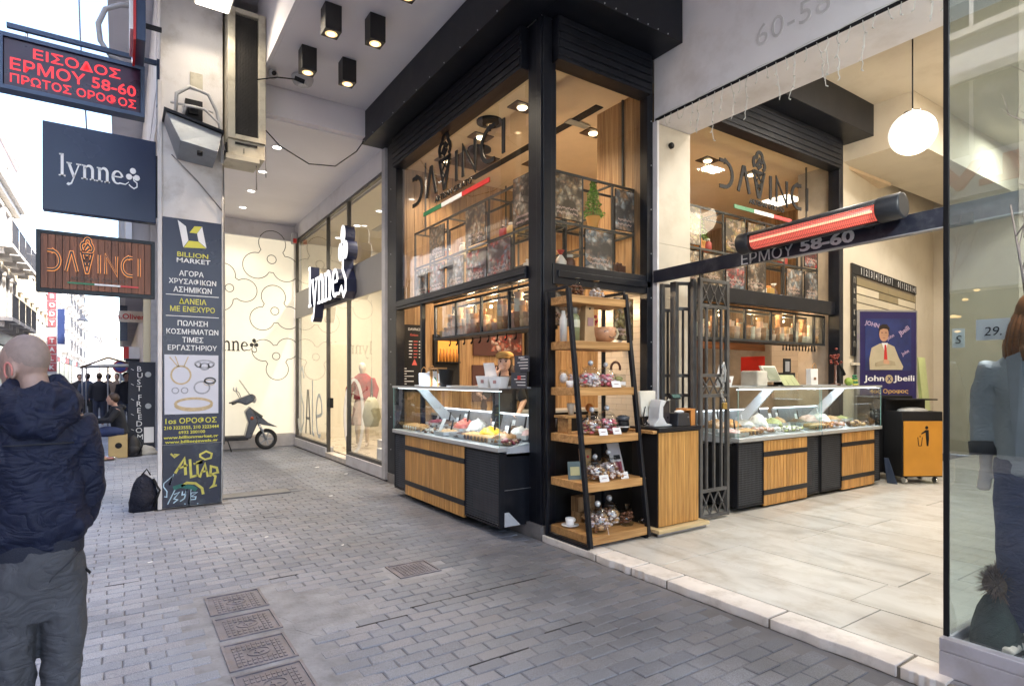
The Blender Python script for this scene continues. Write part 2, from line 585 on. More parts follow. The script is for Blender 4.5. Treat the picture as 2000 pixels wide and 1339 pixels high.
def text(s, loc, h, face, m, parent, w=None, ext=0.003, bold=0.0, name='lettering', roll=0.0, sp=1.0, align='CENTER', shear=0.0, rot=None, label=None):
    """a line of lettering of cap height h (and width w if given), its face turned to S (-Y), W (-X) ..."""
    cu = bpy.data.curves.new(name, 'FONT')
    cu.body = s
    cu.size = 1
    cu.extrude = 0.01
    cu.offset = bold
    cu.space_character = sp
    cu.shear = shear
    cu.resolution_u = 3
    tmp = bpy.data.objects.new('tmp_text', cu)
    me = bpy.data.meshes.new_from_object(tmp)
    bpy.data.objects.remove(tmp)
    bpy.data.curves.remove(cu)
    if not me.vertices:
        return None
    xs = [v.co.x for v in me.vertices]; ys = [v.co.y for v in me.vertices]
    x0, x1, y0, y1 = min(xs), max(xs), min(ys), max(ys)
    if any(c in s for c in ',;gjpqyQ') or not any(c.isalnum() for c in s):
        ky = h / 0.73; cy = 0.36
    else:
        ky = h / max(1e-5, (y1 - y0)); cy = (y0 + y1) / 2
    kx = w / (x1 - x0) if w else ky
    cx = (x0 + x1) / 2 if align == 'CENTER' else x0
    for v in me.vertices:
        v.co = ((v.co.x - cx) * kx, (v.co.y - cy) * ky, v.co.z / 0.01 * ext)
    me.materials.clear()
    me.materials.append(m)
    o = bpy.data.objects.new(name, me)
    C.objects.link(o)
    if parent:
        o.parent = parent
        o.location = Vector(loc) - WL.get(parent.name, Vector())
    else:
        o.location = loc
    if rot is not None: o.rotation_euler = rot
    elif roll:
        o.rotation_euler = (Matrix.Rotation(FACE[face][2], 4, 'Z') @ Matrix.Rotation(PI / 2, 4, 'X') @ Matrix.Rotation(roll, 4, 'Z')).to_euler()
    else: o.rotation_euler = FACE[face]
    return o


def frS(x0, z0, y, k=1.0, kz=None):
    """stroke frame on a wall that faces -Y; depth grows towards the viewer"""
    kz = kz or k
    return lambda u, v, d: (x0 + u * k, y - d, z0 + v * kz)


def frW(y0, z0, x, k=1.0, kz=None):
    """stroke frame on a wall that faces -X; u runs towards -Y"""
    kz = kz or k
    return lambda u, v, d: (x - d, y0 - u * k, z0 + v * kz)


def arc(cx, cy, rx, ry, a0, a1, n=12):
    return [(cx + rx * math.cos(R(a0 + (a1 - a0) * i / n)), cy + ry * math.sin(R(a0 + (a1 - a0) * i / n))) for i in range(n + 1)]


def serif(ch, x):
    """slab-serif strokes for the lower-case letters of a shop fascia: list of (polyline, width), advance"""
    S = 0.13; t = 0.06
    if ch == 'l':
        return [([(x + .17, 0), (x + .17, 1.02)], S), ([(x + .02, .03), (x + .32, .03)], t), ([(x + .04, .98), (x + .17, .98)], t)], .36
    if ch == 'n':
        L = [([(x + .15, 0), (x + .15, .66)], S), ([(x, .03), (x + .29, .03)], t), ([(x + .02, .64), (x + .15, .64)], t),
             ([(x + .17, .5)] + arc(x + .35, .45, .16, .2, 140, 0, 8) + [(x + .51, 0)], [.05, .06, .08, .1, .11, .12, .13, .13, .13, .13, .13]), ([(x + .38, .03), (x + .64, .03)], t)]
        return L, .68
    if ch == 'y':
        L = [([(x + .1, .64), (x + .33, .04)], .13), ([(x + .56, .64), (x + .33, .02), (x + .22, -.26), (x + .1, -.33), (x + .04, -.28)], [.06, .06, .07, .1, .13]),
             ([(x, .64), (x + .24, .64)], t), ([(x + .43, .64), (x + .66, .64)], t)]
        return L, .66
    if ch == 'e':
        L = [([(x + .1, .36), (x + .52, .36)], t), (arc(x + .32, .33, .22, .29, 8, 200, 10) + arc(x + .32, .33, .22, .29, 215, 300, 5) + [(x + .7, .06), (x + .86, .2)],
             [.12, .11, .08, .07, .07, .08, .11, .13, .14, .14, .13, .12, .1, .08, .07, .07, .07, .05, .03])]
        return L, .9
    return [], .4


def lynne(fr, parent, m, dep, mdot, name='lettering'):
    x = 0
    for ch in 'lynne':
        L, a = serif(ch, x)
        put(name, MB().strokes(L, fr, .1, dep), m, parent)
        x += a
    # three-petal flower with a curled stem
    b = MB()
    fx, fy = x + .16, .55
    for (dx, dy) in ((0, .2), (-.19, -.1), (.19, -.1)):
        pts = arc(fx + dx, fy + dy, .15, .14, 0, 360, 16)[:-1]
        b.prism([fr(u, v, 0) for u, v in pts], Vector(fr(0, 0, dep)) - Vector(fr(0, 0, 0)))
    b.strokes([([(fx, fy - .05), (fx + .05, .3), (fx + .2, .2), (fx + .2, .02), (fx + .05, -.08), (fx - .1, 0), (fx - .2, .08)], .055)], fr, .05, dep * .96)
    put('flower_logo', b, m, parent)
    if mdot:
        pts = arc(fx, fy, .045, .045, 0, 360, 10)[:-1]
        q = MB().prism([fr(u, v, dep) for u, v in pts], Vector(fr(0, 0, dep * 1.0 + .004)) - Vector(fr(0, 0, dep)))
        put('flower_centre', q, mdot, parent)


def davinci(fr, parent, m, w, dep, halo=None):
    """DAVINCI in thin strokes, the D an open bow, the V an ice cream cone; total width 5.9 units, height 1"""
    G_ = [
        [[(0, 1), (.25, 1)] + arc(.25, .5, .42, .5, 90, -90, 10) + [(0, 0)]],
        [[(1.0, 0), (1.27, 1), (1.34, 1), (1.62, 0)]],
        [[(1.85, 1.05), (2.12, 0), (2.2, 0), (2.47, 1.05)], [(1.88, .98), (2.44, .98)]] + [(q, .05) for q in ([(1.98, .6), (2.32, .95)], [(2.34, .6), (2.0, .95)], [(2.05, .3), (2.38, .7)], [(2.27, .3), (1.94, .7)])],
        [[(2.85, 0), (2.85, 1)]],
        [[(3.22, 0), (3.22, 1), (3.86, 0), (3.86, 1)]],
        [[(4.8, 1), (4.6, 1)] + arc(4.6, .5, .42, .5, 90, 270, 10) + [(4.8, 0)]],
        [[(5.2, 0), (5.2, 1)]],
    ]
    sw = [[(1.9, 1.15)] + arc(2.0, 1.38, .16, .2, 200, 80, 6) + arc(2.2, 1.62, .17, .2, 190, -10, 8) + arc(2.36, 1.3, .14, .2, 60, -80, 6),
          [(2.0, 1.2), (2.2, 1.5), (2.34, 1.36)], [(2.1, 1.12), (2.3, 1.3)]]
    for g in G_:
        if halo:
            put('letter_halo', MB().strokes(g, lambda u, v, d: fr(u, v, d * .35), w * 1.75, dep), halo, parent)
        put('lettering', MB().strokes(g, fr, w, dep), m, parent)
    if halo:
        put('letter_halo', MB().strokes(sw, lambda u, v, d: fr(u, v, d * .35), w * 1.75, dep), halo, parent)
    put('ice_cream_logo', MB().strokes(sw, fr, w, dep), m, parent)


def disp(o, strength, size, kind='CLOUDS', sub=0):
    if sub:
        s_ = o.modifiers.new('sub', 'SUBSURF'); s_.levels = sub; s_.render_levels = sub
    t = bpy.data.textures.new('relief', kind)
    if kind in ('CLOUDS', 'STUCCI', 'MUSGRAVE'): t.noise_scale = size
    if kind == 'MUSGRAVE': t.musgrave_type = 'RIDGED_MULTIFRACTAL'; t.octaves = 2.5
    d = o.modifiers.new('disp', 'DISPLACE'); d.texture = t; d.strength = strength; d.mid_level = 0.5
    d.texture_coords = 'LOCAL'
    return d


def remesh(o, vox, smooth=6):
    r = o.modifiers.new('remesh', 'REMESH'); r.mode = 'VOXEL'; r.voxel_size = vox; r.use_smooth_shade = True
    s = o.modifiers.new('smooth', 'SMOOTH'); s.iterations = smooth; s.factor = 0.5
    return o


exec_order = []

# ================================================================== GROUND
g = MB().box(-120, 120, -60, 260, -0.5, -0.03)
struct('ground', g, mat('street_bed', (0.10, 0.10, 0.11), 0.85, 0, 0.2, 0.8, 0.2, 30))


def paver_mat():
    m, nt, b = _new('granite_paver')
    N, L = nt.nodes, nt.links
    geo = N.new('ShaderNodeNewGeometry'); oi = N.new('ShaderNodeObjectInfo')
    ad = N.new('ShaderNodeMath'); ad.operation = 'ADD'
    L.new(oi.outputs['Random'], ad.inputs[0]); L.new(geo.outputs['Random Per Island'], ad.inputs[1])
    fr = N.new('ShaderNodeMath'); fr.operation = 'FRACT'; L.new(ad.outputs[0], fr.inputs[0])
    cr = N.new('ShaderNodeValToRGB')
    e = cr.color_ramp.elements
    e[0].position = 0; e[0].color = (0.26, 0.28, 0.345, 1)
    e[1].position = 1; e[1].color = (0.36, 0.38, 0.445, 1)
    x = e.new(0.5); x.color = (0.31, 0.335, 0.40, 1)
    x = e.new(0.8); x.color = (0.335, 0.34, 0.39, 1)
    L.new(fr.outputs[0], cr.inputs[0])
    # granite speckle
    sp = N.new('ShaderNodeTexNoise'); sp.inputs['Scale'].default_value = 210; sp.inputs['Detail'].default_value = 3
    L.new(geo.outputs['Position'], sp.inputs['Vector'])
    s1 = N.new('ShaderNodeMapRange'); s1.inputs['From Min'].default_value = 0.35; s1.inputs['From Max'].default_value = 0.65
    s1.inputs['To Min'].default_value = 0.68; s1.inputs['To Max'].default_value = 1.3
    L.new(sp.outputs['Fac'], s1.inputs['Value'])
    # broad grime and footfall polish
    gr = N.new('ShaderNodeTexNoise'); gr.inputs['Scale'].default_value = 0.9; gr.inputs['Detail'].default_value = 9; gr.inputs['Roughness'].default_value = 0.62
    L.new(geo.outputs['Position'], gr.inputs['Vector'])
    g1 = N.new('ShaderNodeMapRange'); g1.inputs['From Min'].default_value = 0.36; g1.inputs['From Max'].default_value = 0.64
    g1.inputs['To Min'].default_value = 0.62; g1.inputs['To Max'].default_value = 1.12
    L.new(gr.outputs['Fac'], g1.inputs['Value'])
    # the strip along the shops is trodden darker
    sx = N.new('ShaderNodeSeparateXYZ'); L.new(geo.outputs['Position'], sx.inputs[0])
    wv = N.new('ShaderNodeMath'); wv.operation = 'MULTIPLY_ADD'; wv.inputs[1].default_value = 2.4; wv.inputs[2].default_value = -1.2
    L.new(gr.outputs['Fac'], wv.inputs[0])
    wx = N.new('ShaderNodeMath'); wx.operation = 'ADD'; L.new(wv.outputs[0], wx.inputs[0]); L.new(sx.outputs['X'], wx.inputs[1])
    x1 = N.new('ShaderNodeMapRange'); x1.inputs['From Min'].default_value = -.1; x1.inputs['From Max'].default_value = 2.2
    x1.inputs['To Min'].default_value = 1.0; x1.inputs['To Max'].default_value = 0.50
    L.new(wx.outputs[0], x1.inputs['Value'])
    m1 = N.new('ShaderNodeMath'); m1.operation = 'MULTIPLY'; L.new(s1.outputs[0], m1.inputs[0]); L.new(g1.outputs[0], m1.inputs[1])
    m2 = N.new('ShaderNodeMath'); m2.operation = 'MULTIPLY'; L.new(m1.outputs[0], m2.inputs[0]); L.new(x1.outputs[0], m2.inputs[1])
    # gum spots
    vo = N.new('ShaderNodeTexVoronoi'); vo.inputs['Scale'].default_value = 4.6; L.new(geo.outputs['Position'], vo.inputs['Vector'])
    v1 = N.new('ShaderNodeMapRange'); v1.inputs['From Min'].default_value = 0.045; v1.inputs['From Max'].default_value = 0.075
    v1.inputs['To Min'].default_value = 0.62; v1.inputs['To Max'].default_value = 1
    L.new(vo.outputs['Distance'], v1.inputs['Value'])
    m3 = N.new('ShaderNodeMath'); m3.operation = 'MULTIPLY'; L.new(m2.outputs[0], m3.inputs[0]); L.new(v1.outputs[0], m3.inputs[1])
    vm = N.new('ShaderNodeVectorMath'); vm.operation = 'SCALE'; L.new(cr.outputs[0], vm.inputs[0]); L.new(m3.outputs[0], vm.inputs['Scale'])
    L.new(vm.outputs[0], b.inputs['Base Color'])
    rg = N.new('ShaderNodeMapRange'); rg.inputs['To Min'].default_value = 0.42; rg.inputs['To Max'].default_value = 0.72
    L.new(gr.outputs['Fac'], rg.inputs['Value']); L.new(rg.outputs[0], b.inputs['Roughness'])
    bp = N.new('ShaderNodeBump'); bp.inputs['Strength'].default_value = 0.35; bp.inputs['Distance'].default_value = 0.003
    L.new(sp.outputs['Fac'], bp.inputs['Height']); L.new(bp.outputs[0], b.inputs['Normal'])
    return m


PAVER = paver_mat()
pv_root = struct('pavement', MB().box(-5.2, 3.43, -9, 45, -0.028, -0.0085), mat('joint_sand', (0.15, 0.15, 0.165), 0.9, 0, 0.35, 2.2, 0.3, 140))
WL[pv_root.name] = Vector()
# holes where covers, the mended patch and the pillar interrupt the setts
HOLES = [(0.44, .93, 2.98, 4.80), (1.82, 2.24, 4.31, 4.71), (0.38, 1.12, 8.2, 8.9), (1.08, 2.0, 8.46, 8.84), (1.0, 1.32, 3.76, 4.5)]
CA, SA = math.cos(YAW), math.sin(YAW)


def size_in_view(x, y):
    d = SA * x + CA * y
    if d < 0.6: return 0
    px = 1000 + 1140 * (CA * x - SA * y) / d
    py = 740 + 1140 * 1.58 / d
    if px < -60 or px > 2050 or py > 1400: return 0
    return 1 / d


cells = []
PW, PH = 0.105, 0.209
ny = int((30 + 2) / PW)
for j in range(ny):
    y = -1.5 + j * PW
    off = (j % 2) * PH / 2 + random.uniform(-.012, .012)
    x = -5.1 + off
    while x + PH < 3.44:
        cx, cy = x + PH / 2, y + PW / 2
        if not any(a - .05 < cx < b + .05 and c - .02 < cy < d + .02 for a, b, c, d in HOLES):
            cells.append((cx, cy))
        x += PH
cells.sort(key=lambda c: -size_in_view(*c))


def paver_geo(mb, cx, cy, cz, jit, seed):
    r = random.Random(seed)
    hx, hy = PH / 2 - 0.003, PW / 2 - 0.003
    c = 0.006
    p = [(-hx, -hy), (hx, -hy), (hx, hy), (-hx, hy)]
    p = [(a + r.uniform(-jit, jit), b + r.uniform(-jit, jit)) for a, b in p]
    tz = [cz + r.uniform(-.0012, .0012) for _ in range(4)]
    k = len(mb.v)
    mb.v += [(cx + a, cy + b, -0.02) for a, b in p]
    mb.v += [(cx + a, cy + b, tz[i] - .0045) for i, (a, b) in enumerate(p)]
    mb.v += [(cx + a - c * (1 if a > 0 else -1), cy + b - c * (1 if b > 0 else -1), tz[i]) for i, (a, b) in enumerate(p)]
    for q in range(2):
        for i in range(4):
            j2 = (i + 1) % 4
            mb.f.append((k + q * 4 + i, k + q * 4 + j2, k + q * 4 + 4 + j2, k + q * 4 + 4 + i)); mb.smooth.append(False)
    mb.f.append((k + 8, k + 9, k + 10, k + 11)); mb.smooth.append(False)


variants = []
for s_ in range(7):
    mb = MB(); paver_geo(mb, 0, 0, 0, .003, s_)
    me = mb.mesh('paver'); me.materials.append(PAVER); variants.append(me)
for cx, cy in cells[:300]:
    piece('paver', random.choice(variants), pv_root, (cx, cy, random.uniform(-.003, .001)), (random.uniform(-.008, .008), random.uniform(-.006, .006), random.uniform(-.02, .02)))
mb = MB()
for i, (cx, cy) in enumerate(cells[300:]):
    paver_geo(mb, cx, cy, random.uniform(-.003, .001), .003, i)
tag(put('paver_field', mb, PAVER, pv_root), kind='stuff')

# mended concrete round the covers
CONC = mat('mended_concrete', (0.26, 0.265, 0.29), 0.85, 0, 0.3, 5, 0.6, 45, dirt=((0.14, 0.13, 0.13), 6, 0.7))
mb = MB()


def slab_poly(mb, pts, z0, z1):
    mb.prism([(x, y, z0) for x, y in pts], (0, 0, z1 - z0))


slab_poly(mb, [(0.22, 2.9), (1.14, 2.9), (1.14, 4.9), (0.22, 4.92)], -0.02, -0.005)
rr = random.Random(3)
pts = []
for i in range(22):
    a = 2 * PI * i / 22
    pts.append((1.2 + math.cos(a) * .30 * rr.uniform(.85, 1.15), 4.1 + math.sin(a) * .5 * rr.uniform(.9, 1.1)))
slab_poly(mb, pts, -0.021, -0.0035)
o = put('concrete_patch', mb, CONC, pv_root)

slab_poly(mb2 := MB(), [(1.7, 4.2), (2.36, 4.2), (2.36, 4.8), (1.7, 4.8)], -0.021, -.006)
put('concrete_patch', mb2, CONC, pv_root)
DK = mat('open_joint', (.012, .012, .014), .9)
for x0, x1, y_, w_ in ((1.67, 2.45, 3.75, .006), (2.46, 2.9, 3.752, .004), (.98, 1.2, 4.905, .005), (1.25, 1.6, 3.645, .007), (-.1, .12, 5.43, .006), (.6, .75, 6.06, .006), (-.35, -.2, 4.485, .006), (2.2, 2.5, 2.91, .004), (1.6, 2.0, 2.805, .004)):
    put('open_joint', MB().box(x0, x1, y_ - w_, y_ + w_, -.008, -.0005), DK, pv_root)

# manhole covers ---------------------------------------------------
IRON = mat('cast_iron', (0.19, 0.18, 0.21), 0.5, 0.35, 0.3, 9, 0.25, 120, dirt=((0.2, 0.15, 0.12), 7, 0.5))


def cover(x0, x1, y0, y1, label, bars, group=None, crest=True):
    t = thing('manhole_cover', label, 'manhole cover', (x0, y0, 0), group)
    f = MB(); w = .016
    f.box(x0, x1, y0, y0 + w, -.02, .003); f.box(x0, x1, y1 - w, y1, -.02, .003)
    f.box(x0, x0 + w, y0 + w, y1 - w, -.02, .003); f.box(x1 - w, x1, y0 + w, y1 - w, -.02, .003)
    put('frame', f, IRON, t)
    put('plate', MB().box(x0 + w + .004, x1 - w - .004, y0 + w + .004, y1 - w - .004, -.02, -.004), IRON, t)
    b = MB()
    n = bars
    cx, cy = (x0 + x1) / 2, (y0 + y1) / 2
    for i in range(n):
        x = x0 + .045 + (x1 - x0 - .09) * (i + .5) / n
        k = 7
        for j in range(k):
            ya = y0 + .04 + (y1 - y0 - .08) * j / k; yb = ya + (y1 - y0 - .08) / k * .8
            if crest and abs(x - cx) < .075 and abs((ya + yb) / 2 - cy) < .07: continue
            b.box(x - .009, x + .009, ya, yb, -.004, .0015)
    put('tread_pattern', b, IRON, t)
    if crest:
        c = MB()
        c.ring([[(cx + .065 * k_ * math.cos(2 * PI * i / 20), cy + .055 * k_ * math.sin(2 * PI * i / 20), z) for i in range(20)] for k_, z in ((1, -.004), (1, .001), (.86, .001), (.86, -.003))], False, False)
        c.prism([(cx + .03 * math.cos(2 * PI * i / 10 + .3) * (1 if i % 2 else .45), cy + .03 * math.sin(2 * PI * i / 10 + .3) * (1 if i % 2 else .45), -.004) for i in range(10)], (0, 0, .005))
        put('crest', c, IRON, t)
    return t


cover(.5, .87, 4.35, 4.74, 'cast iron utility cover farthest from the bottom edge, first of the row of four', 9, 'row of utility covers in the paving')
cover(.5, .865, 3.91, 4.28, 'faded iron utility cover, second down the row of four', 9, 'row of utility covers in the paving')
cover(.49, .85, 3.46, 3.83, 'brownish iron utility cover, third down the row of four', 10, 'row of utility covers in the paving')
cover(.49, .85, 3.03, 3.4, 'dark iron utility cover with a round crest, cut by the bottom of the photo', 10, 'row of utility covers in the paving')
cover(1.85, 2.21, 4.34, 4.68, 'single small iron cover alone in the paving before the gelato case', 9, None, False)
t = tag(put('threshold_plate', MB().box(1.1, 1.98, 8.5, 8.8, -.02, .012), mat('worn_zinc', (0.16, 0.16, 0.17), 0.5, 0.3, 0.3, 4, .2), None), 'worn grey metal plate let into the paving beside the pillar', 'metal plate')
for x, y, s_, w_ in ((1.2, 6.2, .03, 'between pillar and gelato case'), (1.75, 5.5, .02, 'tiny, midway to the single cover'), (2.35, 7.9, .035, 'off the left end of the gelato case'), (2.9, 10.6, .06, 'largest, before the fashion shop step'), (3.1, 9.6, .05, 'by the near part of the fashion plinth'), (.2, 5.9, .03, 'in front of the navy backpack')):
    tag(put('paper_scrap', MB().prism([(x, y, .003), (x + s_, y + .01, .003), (x + s_ * 1.1, y + s_, .004), (x - .01, y + s_ * .8, .003)], (0, 0, .003)), PAPER, None),
        'scrap of white paper ' + w_, 'litter', 'scraps of litter on the paving')

# ================================================================== MARBLE FLOOR OF THE PASSAGE
def marble_mat():
    m, nt, b = _new('worn_marble')
    N, L = nt.nodes, nt.links
    geo = N.new('ShaderNodeNewGeometry'); oi = N.new('ShaderNodeObjectInfo')
    mp = N.new('ShaderNodeMapping'); mp.inputs['Scale'].default_value = (3.2, 1.1, 1); mp.inputs['Rotation'].default_value = (0, 0, .12)
    L.new(geo.outputs['Position'], mp.inputs['Vector'])
    n1 = N.new('ShaderNodeTexNoise'); n1.inputs['Scale'].default_value = 1.5; n1.inputs['Detail'].default_value = 9; n1.inputs['Distortion'].default_value = .8
    L.new(mp.outputs[0], n1.inputs['Vector'])
    cr = N.new('ShaderNodeValToRGB'); e = cr.color_ramp.elements
    e[0].position = .3; e[0].color = (.38, .365, .34, 1)
    e[1].position = .62; e[1].color = (.55, .54, .52, 1)
    x = e.new(.45); x.color = (.49, .475, .45, 1)
    L.new(n1.outputs['Fac'], cr.inputs[0])
    r = N.new('ShaderNodeMapRange'); r.inputs['To Min'].default_value = .95; r.inputs['To Max'].default_value = 1.04
    L.new(oi.outputs['Random'], r.inputs['Value'])
    vm = N.new('ShaderNodeVectorMath'); vm.operation = 'SCALE'; L.new(cr.outputs[0], vm.inputs[0]); L.new(r.outputs[0], vm.inputs['Scale'])
    n2 = N.new('ShaderNodeTexNoise'); n2.inputs['Scale'].default_value = 3.5; n2.inputs['Detail'].default_value = 10; n2.inputs['Roughness'].default_value = .7
    L.new(geo.outputs['Position'], n2.inputs['Vector'])
    m2 = N.new('ShaderNodeMapRange'); m2.inputs['From Min'].default_value = .5; m2.inputs['From Max'].default_value = .8; m2.inputs['To Max'].default_value = .75
    L.new(n2.outputs['Fac'], m2.inputs['Value'])
    mx = N.new('ShaderNodeMix'); mx.data_type = 'RGBA'; L.new(m2.outputs[0], mx.inputs['Factor']); L.new(vm.outputs[0], mx.inputs['A'])
    mx.inputs['B'].default_value = (.30, .25, .19, 1)
    L.new(mx.outputs['Result'], b.inputs['Base Color'])
    rg = N.new('ShaderNodeMapRange'); rg.inputs['To Min'].default_value = .2; rg.inputs['To Max'].default_value = .6
    L.new(n2.outputs['Fac'], rg.inputs['Value']); L.new(rg.outputs[0], b.inputs['Roughness'])
    bp = N.new('ShaderNodeBump'); bp.inputs['Strength'].default_value = .12; bp.inputs['Distance'].default_value = .01
    L.new(n2.outputs['Fac'], bp.inputs['Height']); L.new(bp.outputs[0], b.inputs['Normal'])
    return m


MARB = marble_mat()
MARBW = mat('white_marble_curb', (0.70, 0.66, 0.63), 0.5, 0, 0.12, 6, 0.15, 40, dirt=((0.42, 0.38, 0.34), 7, 0.7))
mf = struct('marble_floor', MB().box(3.47, 15, -3, 4.62, -.3, .036), mat('floor_grout', (0.22, 0.20, 0.17), 0.9, 0, .2))
WL[mf.name] = Vector()
ZF = 0.045
x = 3.69
k = 0
rr = random.Random(11)
while x < 14.5:
    wdt = 0.56 if k else .52
    y = 4.6 + rr.uniform(0, .5)
    while y > 1.0:
        ln = rr.uniform(1.2, 1.75)
        a, b_ = max(y - ln, .9), min(y, 4.6)
        if b_ - a > .1:
            j = rr.uniform(-.002, .002)
            put('marble_slab', MB().box(x + .003, x + wdt - .003, a + .003, b_ - .003, .02, ZF + j), MARB, mf, .002, 1)
        y -= ln
    x += wdt; k += 1
for (a, b_) in ((4.62, 3.85), (3.84, 3.42), (3.41, 3.05), (3.04, 2.2), (2.19, 1.45), (1.44, 1.22)):
    bb = MB()
    n = 9
    ys = [a + (b_ - a) * i / n for i in range(n + 1)]
    outer = [(3.455 + rr.uniform(-.008, .012), yy - (0.004 if i == 0 else 0) + (0.004 if i == n else 0)) for i, yy in enumerate(ys)]
    bb.prism([(px_, py_, -.02) for px_, py_ in outer] + [(3.682, b_ + .004, -.02), (3.682, a - .004, -.02)], (0, 0, ZF + .021))
    put('curb_slab', bb, MARBW, mf, .006, 2)

# ================================================================== BUILDING MASS AND CEILINGS
ZC = 5.67
struct('arcade_ceiling', MB().box(1.62, 5.05, -6, 8.62, ZC, ZC + .12), CEILM)
struct('outer_soffit', MB().box(-.15, 1.61, -6, 8.7, 6.75, 6.85).box(1.57, 1.618, -6, 8.62, 5.67, 6.748), CEILM)
struct('upper_storeys', MB().box(-.15, 15, -6, 16, 6.87, 14).box(1.64, 15, -6, 16, 5.81, 6.86), WHITEP)
# the ceiling steps down before the fashion shop
struct('ceiling_drop', MB().box(1.1, 3.5, 8.64, 8.75, 5.27, ZC + .13), CEILM)
struct('recess_ceiling', MB().box(.4, 3.5, 8.752, 14.6, 5.25, 5.4), CEILM)
struct('arcade_beam', MB().box(.39, .75, 8.9, 14.6, 4.9, 5.248).box(.39, .75, 8.9, 16, 5.4, 6.85), WHITEP)

# ---- white wall over the passage mouth, with its soffit
struct('passage_lintel_wall', MB().box(5.05, 5.65, -3, 4.62, 4.5, ZC - .002), WHITEP)
t = MB().box(5.044, 5.05, 1.3, 4.6, 4.5, 4.532)
tag(put('light_string_rail', t, BLACKM, None, 0), 'black cable rail along the lower edge of the white lintel', 'cable rail')
o = text('60-58', (5.047, 2.98, 4.84), .20, 'W', mat('ghost_paint', (0.60, 0.585, 0.60), 0.8), None, ext=.004, name='ghost_number', sp=1.1)
tag(o, 'faint raised street number painted over on the white lintel', 'number')
# pier beside the case, clad in pale marble
pier = struct('passage_pier', MB().box(5.06, 5.65, 4.62, 4.72, 0, 4.498), WHITEP)
WL[pier.name] = Vector()
PM = mat('pier_marble', (0.55, 0.50, 0.42), 0.35, 0, 0.15, 3, dirt=((0.4, 0.33, 0.25), 4, 0.5))
for z0, z1 in ((.05, 1.6), (1.604, 3.13), (3.134, 4.49)):
    put('marble_panel', MB().box(5.07, 5.645, 4.6, 4.618, z0, z1), PM, pier)
struct('pier_edge', MB().box(5.035, 5.066, 4.56, 4.64, .05, 4.5), WHITEP)
tag(put('bullet_fitting', MB().lathe(5.3, 0, [(0.001, 0), (.035, 0), (.035, .03), (.02, .04)], 12), BLACKM, None), 'small round black fitting on the marble pier', 'wall fitting')
o = bpy.data.objects['bullet_fitting']; o.rotation_euler = (PI / 2, 0, 0); o.location = (0, 4.6, 4.28)

# ---- passage walls, end, ceiling
CRM2 = mat('passage_wall_paint', (0.60, 0.54, 0.44), 0.75, 0, 0.07, 1.2, .04, dirt=((.42, .35, .25), 2, .35))
struct('passage_ceiling', MB().box(5.652, 15, -3, 4.6, ZC, ZC + .12), CRM2)
struct('passage_wall', MB().hexa([(9.3, 4.66, 0), (15, 5.46, 0), (15, 5.7, 0), (9.3, 4.9, 0), (9.3, 4.66, ZC), (15, 5.46, ZC), (15, 5.7, ZC), (9.3, 4.9, ZC)]), CRM2)
struct('passage_wall_over_case', MB().box(5.66, 9.3, 4.66, 4.8, 5.2, ZC), CRM2)
struct('passage_end_wall', MB().box(14.6, 14.8, -3, 5.5, 0, ZC), CRM2)
struct('passage_far_side_wall', MB().box(5.4, 14.6, 1.06, 1.2, 0, ZC), CRM2)
struct('passage_beam', MB().box(9.34, 14.6, 3.7, 4.75, 4.95, ZC - .002), CRM2)

# ================================================================== PILLAR WITH THE JEWELLER'S POSTER
pl = struct('arcade_pillar', MB().box(.40, 1.09, 8.27, 8.95, 0, 6.74), mat('pillar_stone', (0.72, 0.69, 0.68), 0.7, 0, .12, 2.5, .12, 60, dirt=((.36, .3, .24), 2.2, .6)), .01)
WL[pl.name] = Vector()
put('edge_strip', MB().box(.375, .42, 8.24, 8.30, .0, 5.2), mat('edge_marble', (0.66, .63, .62), .6, 0, .1), pl, .004)
ps = thing('jeweller_poster', 'tall navy jeweller poster with yellow and white Greek lettering on the pillar', 'poster', (.75, 8.24, .78))
put('board', MB().box(.425, 1.075, 8.245, 8.268, .785, 3.555), NAVY, ps, .002)
Y_ = 8.245


def T(s, z, h, m=WHT, w=None, x=.75, bold=.012, **k):
    return text(s, (x, Y_ - .001, z), h, 'S', m, ps, w=w, bold=bold, ext=.002, **k)


def lp(P, m, n):
    Q = [(.425 + (x - 30) * .00116, 3.118 + (375 - y) * .00132) for x, y in P]
    put(n, MB().prism([(x, Y_, z) for x, z in Q], (0, -.0025, 0)), m, ps)


lp([(168, 60), (245, 110), (268, 240), (220, 308)], WHT, 'logo_panel')
lp([(325, 100), (395, 95), (348, 165), (278, 165)], YEL, 'logo_panel')
lp([(398, 95), (440, 293), (364, 238), (350, 165)], WHT, 'logo_panel')
lp([(272, 242), (360, 240), (438, 297), (224, 310)], YEL, 'logo_panel')
T('BILLION', 3.118, .058, YEL, .34)
T('MARKET', 3.045, .056, WHT, .37, .76)
T('ΑΓΟΡΑ', 2.886, .068, WHT, .27, .735)
T('ΧΡΥΣΑΦΙΚΩΝ', 2.786, .068, WHT, .52)
T('ΑΣΗΜΙΚΩΝ', 2.686, .068, WHT, .42)
put('rule_line', MB().box(.46, 1.04, Y_ - .002, Y_, 2.612, 2.620), WHT, ps)
T('ΔΑΝΕΙΑ', 2.542, .068, YEL, .30)
T('ΜΕ ΕΝΕΧΥΡΟ', 2.446, .068, YEL, .49)
put('rule_line', MB().box(.46, 1.04, Y_ - .002, Y_, 2.352, 2.360), WHT, ps)
T('ΠΩΛΗΣΗ', 2.271, .066, WHT, .33)
T('ΚΟΣΜΗΜΑΤΩΝ', 2.167, .066, WHT, .57)
T('ΤΙΜΕΣ', 2.067, .066, WHT, .23)
T('ΕΡΓΑΣΤΗΡΙΟΥ', 1.968, .066, WHT, .54)
